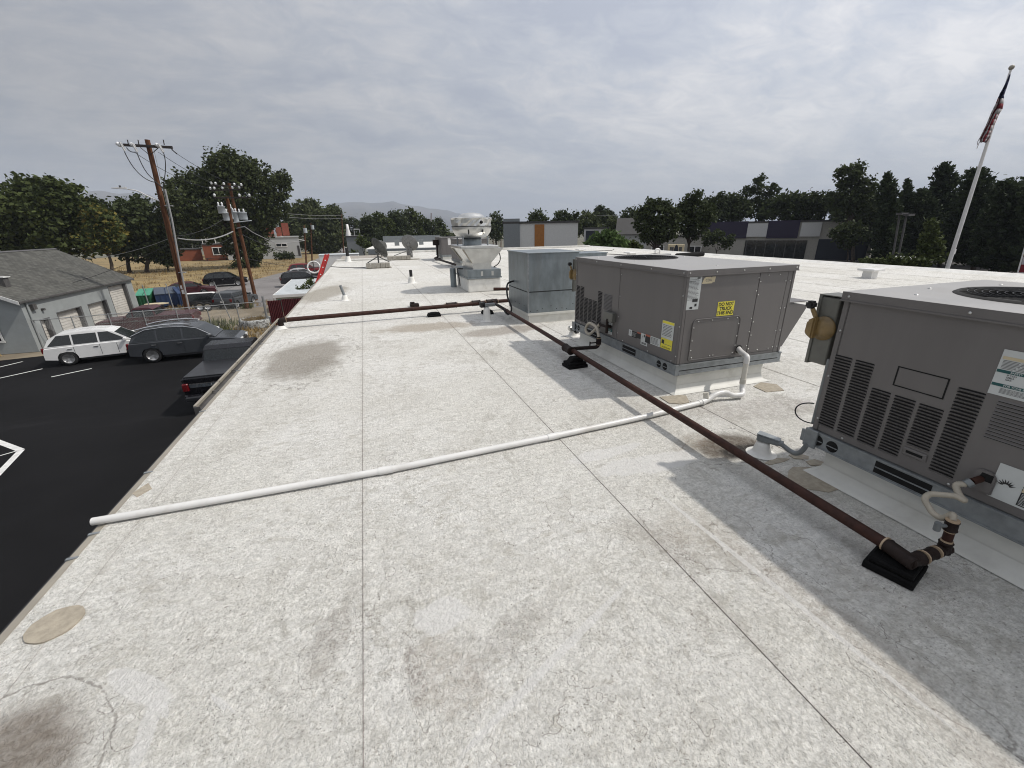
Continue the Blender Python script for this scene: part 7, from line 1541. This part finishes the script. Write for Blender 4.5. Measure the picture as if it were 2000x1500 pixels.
tree('leafy branch of a small tree growing beside the white shed', [(600, 560, 9), (592, 572, 8), (607, 552, 7), (585, 566, 5)], 42, (612, 600), m_lf_mid, 14, leaf=.16, dens=.3, name='small_tree', trunk_r=.06)
tree('small tree beside the grey workshop', [(705, 470, 10), (715, 478, 8)], 92, (708, 490), m_lf_mid, 15, leaf=.4, name='small_tree', trunk_r=.1)
tree('green shrub by the far left roof corner', [(692, 496, 7), (687, 502, 6)], 60, (690, 506), m_lf_mid, 16, leaf=.25, name='shrub', trunk_r=.06)
for i, (a, lb) in enumerate((([(718, 432, 13), (728, 440, 18), (712, 448, 16), (724, 456, 18), (738, 462, 18), (706, 462, 14), (718, 470, 14)], 'leftmost tree of the dense row behind the dishes'), ([(740, 428, 12), (752, 436, 16), (760, 452, 20), (745, 452, 18), (752, 468, 18)], 'second tree of the dense row, just right of the left dish'), ([(768, 424, 11), (780, 430, 17), (775, 450, 22), (790, 446, 18), (790, 466, 18), (770, 468, 16)], 'third tree of the dense row, behind the right dish'), ([(802, 420, 13), (812, 430, 16), (806, 452, 22), (822, 468, 18)], 'tallest tree of the dense row, right of the right dish'), ([(830, 438, 13), (842, 446, 15), (832, 456, 16), (846, 462, 16), (838, 472, 14)], 'low tree of the dense row, left of the bare pole'), ([(857, 434, 8), (858, 446, 12), (866, 460, 14), (880, 466, 12), (862, 470, 12)], 'rightmost small tree of the dense row, beside the fan'))):
    tree(lb, a, 118+i*2, (a[1][0], 490), m_lf_mid if i % 2 else m_lf_far, 20+i, leaf=.5)
tree('round tree right of the exhaust fan', [(968, 428, 13), (960, 440, 14), (978, 442, 13), (968, 455, 16)], 120, (968, 480), m_lf_far, 30, leaf=.5)
tree('dark tree behind the plain pale shop, left of two', [(1052, 425, 12), (1045, 436, 14), (1062, 437, 13)], 100, (1052, 480), m_lf_mid, 31, leaf=.5)
tree('dark tree behind the plain pale shop, right of two', [(1098, 424, 14), (1115, 428, 14), (1092, 438, 14), (1120, 440, 14)], 100, (1105, 480), m_lf_dark, 32, leaf=.5)
tree('yellow green tree right of the plain pale shop', [(1148, 434, 20), (1138, 446, 16), (1160, 448, 18)], 104, (1148, 480), m_lf_wil, 33, leaf=.5)
tree('taller dark tree behind the yellow green one', [(1172, 414, 12), (1180, 424, 18), (1168, 432, 18), (1192, 430, 16), (1182, 446, 18)], 114, (1178, 480), m_lf_far, 34, leaf=.52)
tree('brownish green tree before the small pale house roof', [(1198, 436, 14), (1190, 446, 12), (1206, 446, 12)], 100, (1196, 480), m_lf_wil, 35, leaf=.45)
tree('dark tree behind the small pale house', [(1230, 420, 14), (1245, 424, 14), (1222, 434, 16), (1240, 440, 18)], 110, (1235, 480), m_lf_dark, 36, leaf=.5)
tree('spreading bright green bush beyond the right roof', [(1168, 470, 9), (1182, 462, 10), (1196, 466, 10), (1206, 474, 9), (1180, 476, 10), (1155, 476, 7), (1196, 480, 9), (1215, 480, 6)], 46, (1185, 492), m_lf_bush, 37, leaf=.3, name='bush', trunk_r=.08, elong=3.0, droop=.3, dens=.9)
tree('low dull bush at the right of the bright spreading one', [(1226, 478, 9), (1238, 482, 8), (1246, 486, 7)], 47, (1236, 494), m_lf_mid, 38, leaf=.25, name='bush', trunk_r=.06)
tree('dark round tree with a clear trunk, left of the cream sign', [(1277, 400, 14), (1298, 404, 14), (1262, 415, 16), (1285, 422, 26), (1310, 425, 20), (1255, 436, 16), (1280, 446, 26), (1305, 450, 20), (1262, 462, 14), (1290, 464, 14)], 62, (1285, 492), m_lf_dark, 39, leaf=.34, trunk_r=.22, dens=1.1)
tree('dark tree right of the cream sign, next to the round one', [(1345, 398, 16), (1360, 388, 14), (1335, 415, 20), (1358, 418, 24), (1340, 442, 22), (1362, 446, 22), (1380, 420, 20)], 66, (1341, 495), m_lf_dark, 40, leaf=.36, trunk_r=.22)
tree('tall sparse tree behind the dark shop, its thin top above the rest', [(1482, 350, 8), (1480, 368, 13), (1490, 388, 16), (1462, 375, 12), (1510, 372, 12), (1475, 405, 20), (1500, 408, 18)], 105, (1482, 490), m_lf_dark, 41, dens=.75, leaf=.45)
tree('dark tree behind the left end of the dark shop', [(1400, 395, 16), (1385, 405, 18), (1420, 400, 18), (1440, 396, 16), (1430, 418, 20), (1400, 420, 22), (1450, 412, 18), (1380, 425, 18)], 103, (1410, 490), m_lf_dark, 42, leaf=.55, dens=1.4)
tree('dark tree behind the middle of the dark shop', [(1535, 394, 16), (1555, 394, 16), (1575, 393, 16), (1600, 394, 17), (1545, 414, 20), (1590, 414, 20), (1620, 400, 18), (1518, 400, 16), (1500, 416, 18), (1568, 414, 18)], 103, (1560, 490), m_lf_dark, 43, leaf=.55, dens=1.4)
tree('broad dark tree behind the right end of the dark shop, under the tall airy one', [(1640, 398, 18), (1665, 392, 18), (1690, 388, 20), (1705, 400, 20), (1650, 416, 20), (1685, 416, 22)], 104, (1690, 495), m_lf_dark, 45, leaf=.55, dens=1.4)
tree('dark shrubs and low tree before the left part of the dark shop', [(1385, 470, 12), (1400, 462, 13), (1420, 472, 12)], 84, (1400, 490), m_lf_dark, 46, leaf=.4, name='small_tree', trunk_r=.12)
tree('low dark tree before the right part of the dark shop', [(1640, 455, 15), (1660, 448, 16), (1680, 460, 16), (1655, 472, 14)], 84, (1660, 490), m_lf_dark, 47, leaf=.4, name='small_tree', trunk_r=.12)
tree('tall airy tree behind the right end of the dark shop', [(1678, 330, 11), (1660, 334, 10), (1643, 336, 8), (1672, 350, 15), (1650, 358, 14), (1690, 366, 17), (1660, 384, 24), (1630, 390, 16), (1695, 398, 20), (1650, 415, 22), (1690, 430, 24)], 92, (1668, 500), m_lf_dark, 44, leaf=.45, dens=.85, trunk_r=.3)
conifer('pointed pine just right of the dark shop', 1733, 338, 510, 62, 76, 50)
conifer('short pine between the two lamp posts', 1772, 352, 510, 50, 86, 51)
conifer('ragged tall pine with a broken top', 1838, 320, 512, 96, 88, 52, lean=6)
conifer('broad pine left of the flagpole top', 1905, 332, 520, 120, 80, 53)
conifer('pine behind the flagpole foot', 1800, 372, 512, 80, 84, 54)
conifer('dark pine at the right edge, beyond the flagpole', 1965, 356, 525, 110, 72, 55)
conifer('outermost pine at the right edge of the picture', 2030, 340, 530, 110, 70, 56)
tree('wide dark tree filling the gap behind the flagpole', [(1860, 425, 42), (1905, 410, 46), (1950, 405, 46), (1995, 395, 44), (1880, 470, 42), (1830, 430, 40), (1940, 460, 46), (1990, 460, 46)], 92, (1900, 528), m_lf_pine, 57, leaf=.55, trunk_r=.4, dens=1.3)
tree('dark dense tree behind the two lamp posts', [(1790, 425, 36), (1760, 420, 32), (1740, 440, 32), (1775, 455, 36), (1735, 470, 30), (1810, 450, 30), (1720, 420, 20)], 94, (1765, 515), m_lf_pine, 48, leaf=.55, dens=1.3)
tree('light green young tree before the white van', [(1822, 440, 8), (1820, 455, 12), (1812, 470, 14), (1826, 480, 14), (1808, 490, 14), (1825, 500, 14)], 52, (1818, 520), m_lf_mid, 58, leaf=.28, name='young_tree', trunk_r=.08)
for i, (pts_, lb) in enumerate((([(1690, 514, 7), (1705, 513, 7), (1720, 513, 7)], 'low hedge shrub at the roof edge, leftmost of three'), ([(1742, 510, 9), (1758, 512, 9), (1772, 514, 9)], 'low hedge shrub at the roof edge, middle of three'), ([(1790, 514, 9), (1806, 516, 8)], 'low hedge shrub at the roof edge, beside the young tree'))):
    tree(lb, pts_, 44, (pts_[1][0], 522), m_lf_mid, 60+i, leaf=.22, name='hedge_shrub', trunk_r=.05, group='hedge shrubs beyond the right roof edge')
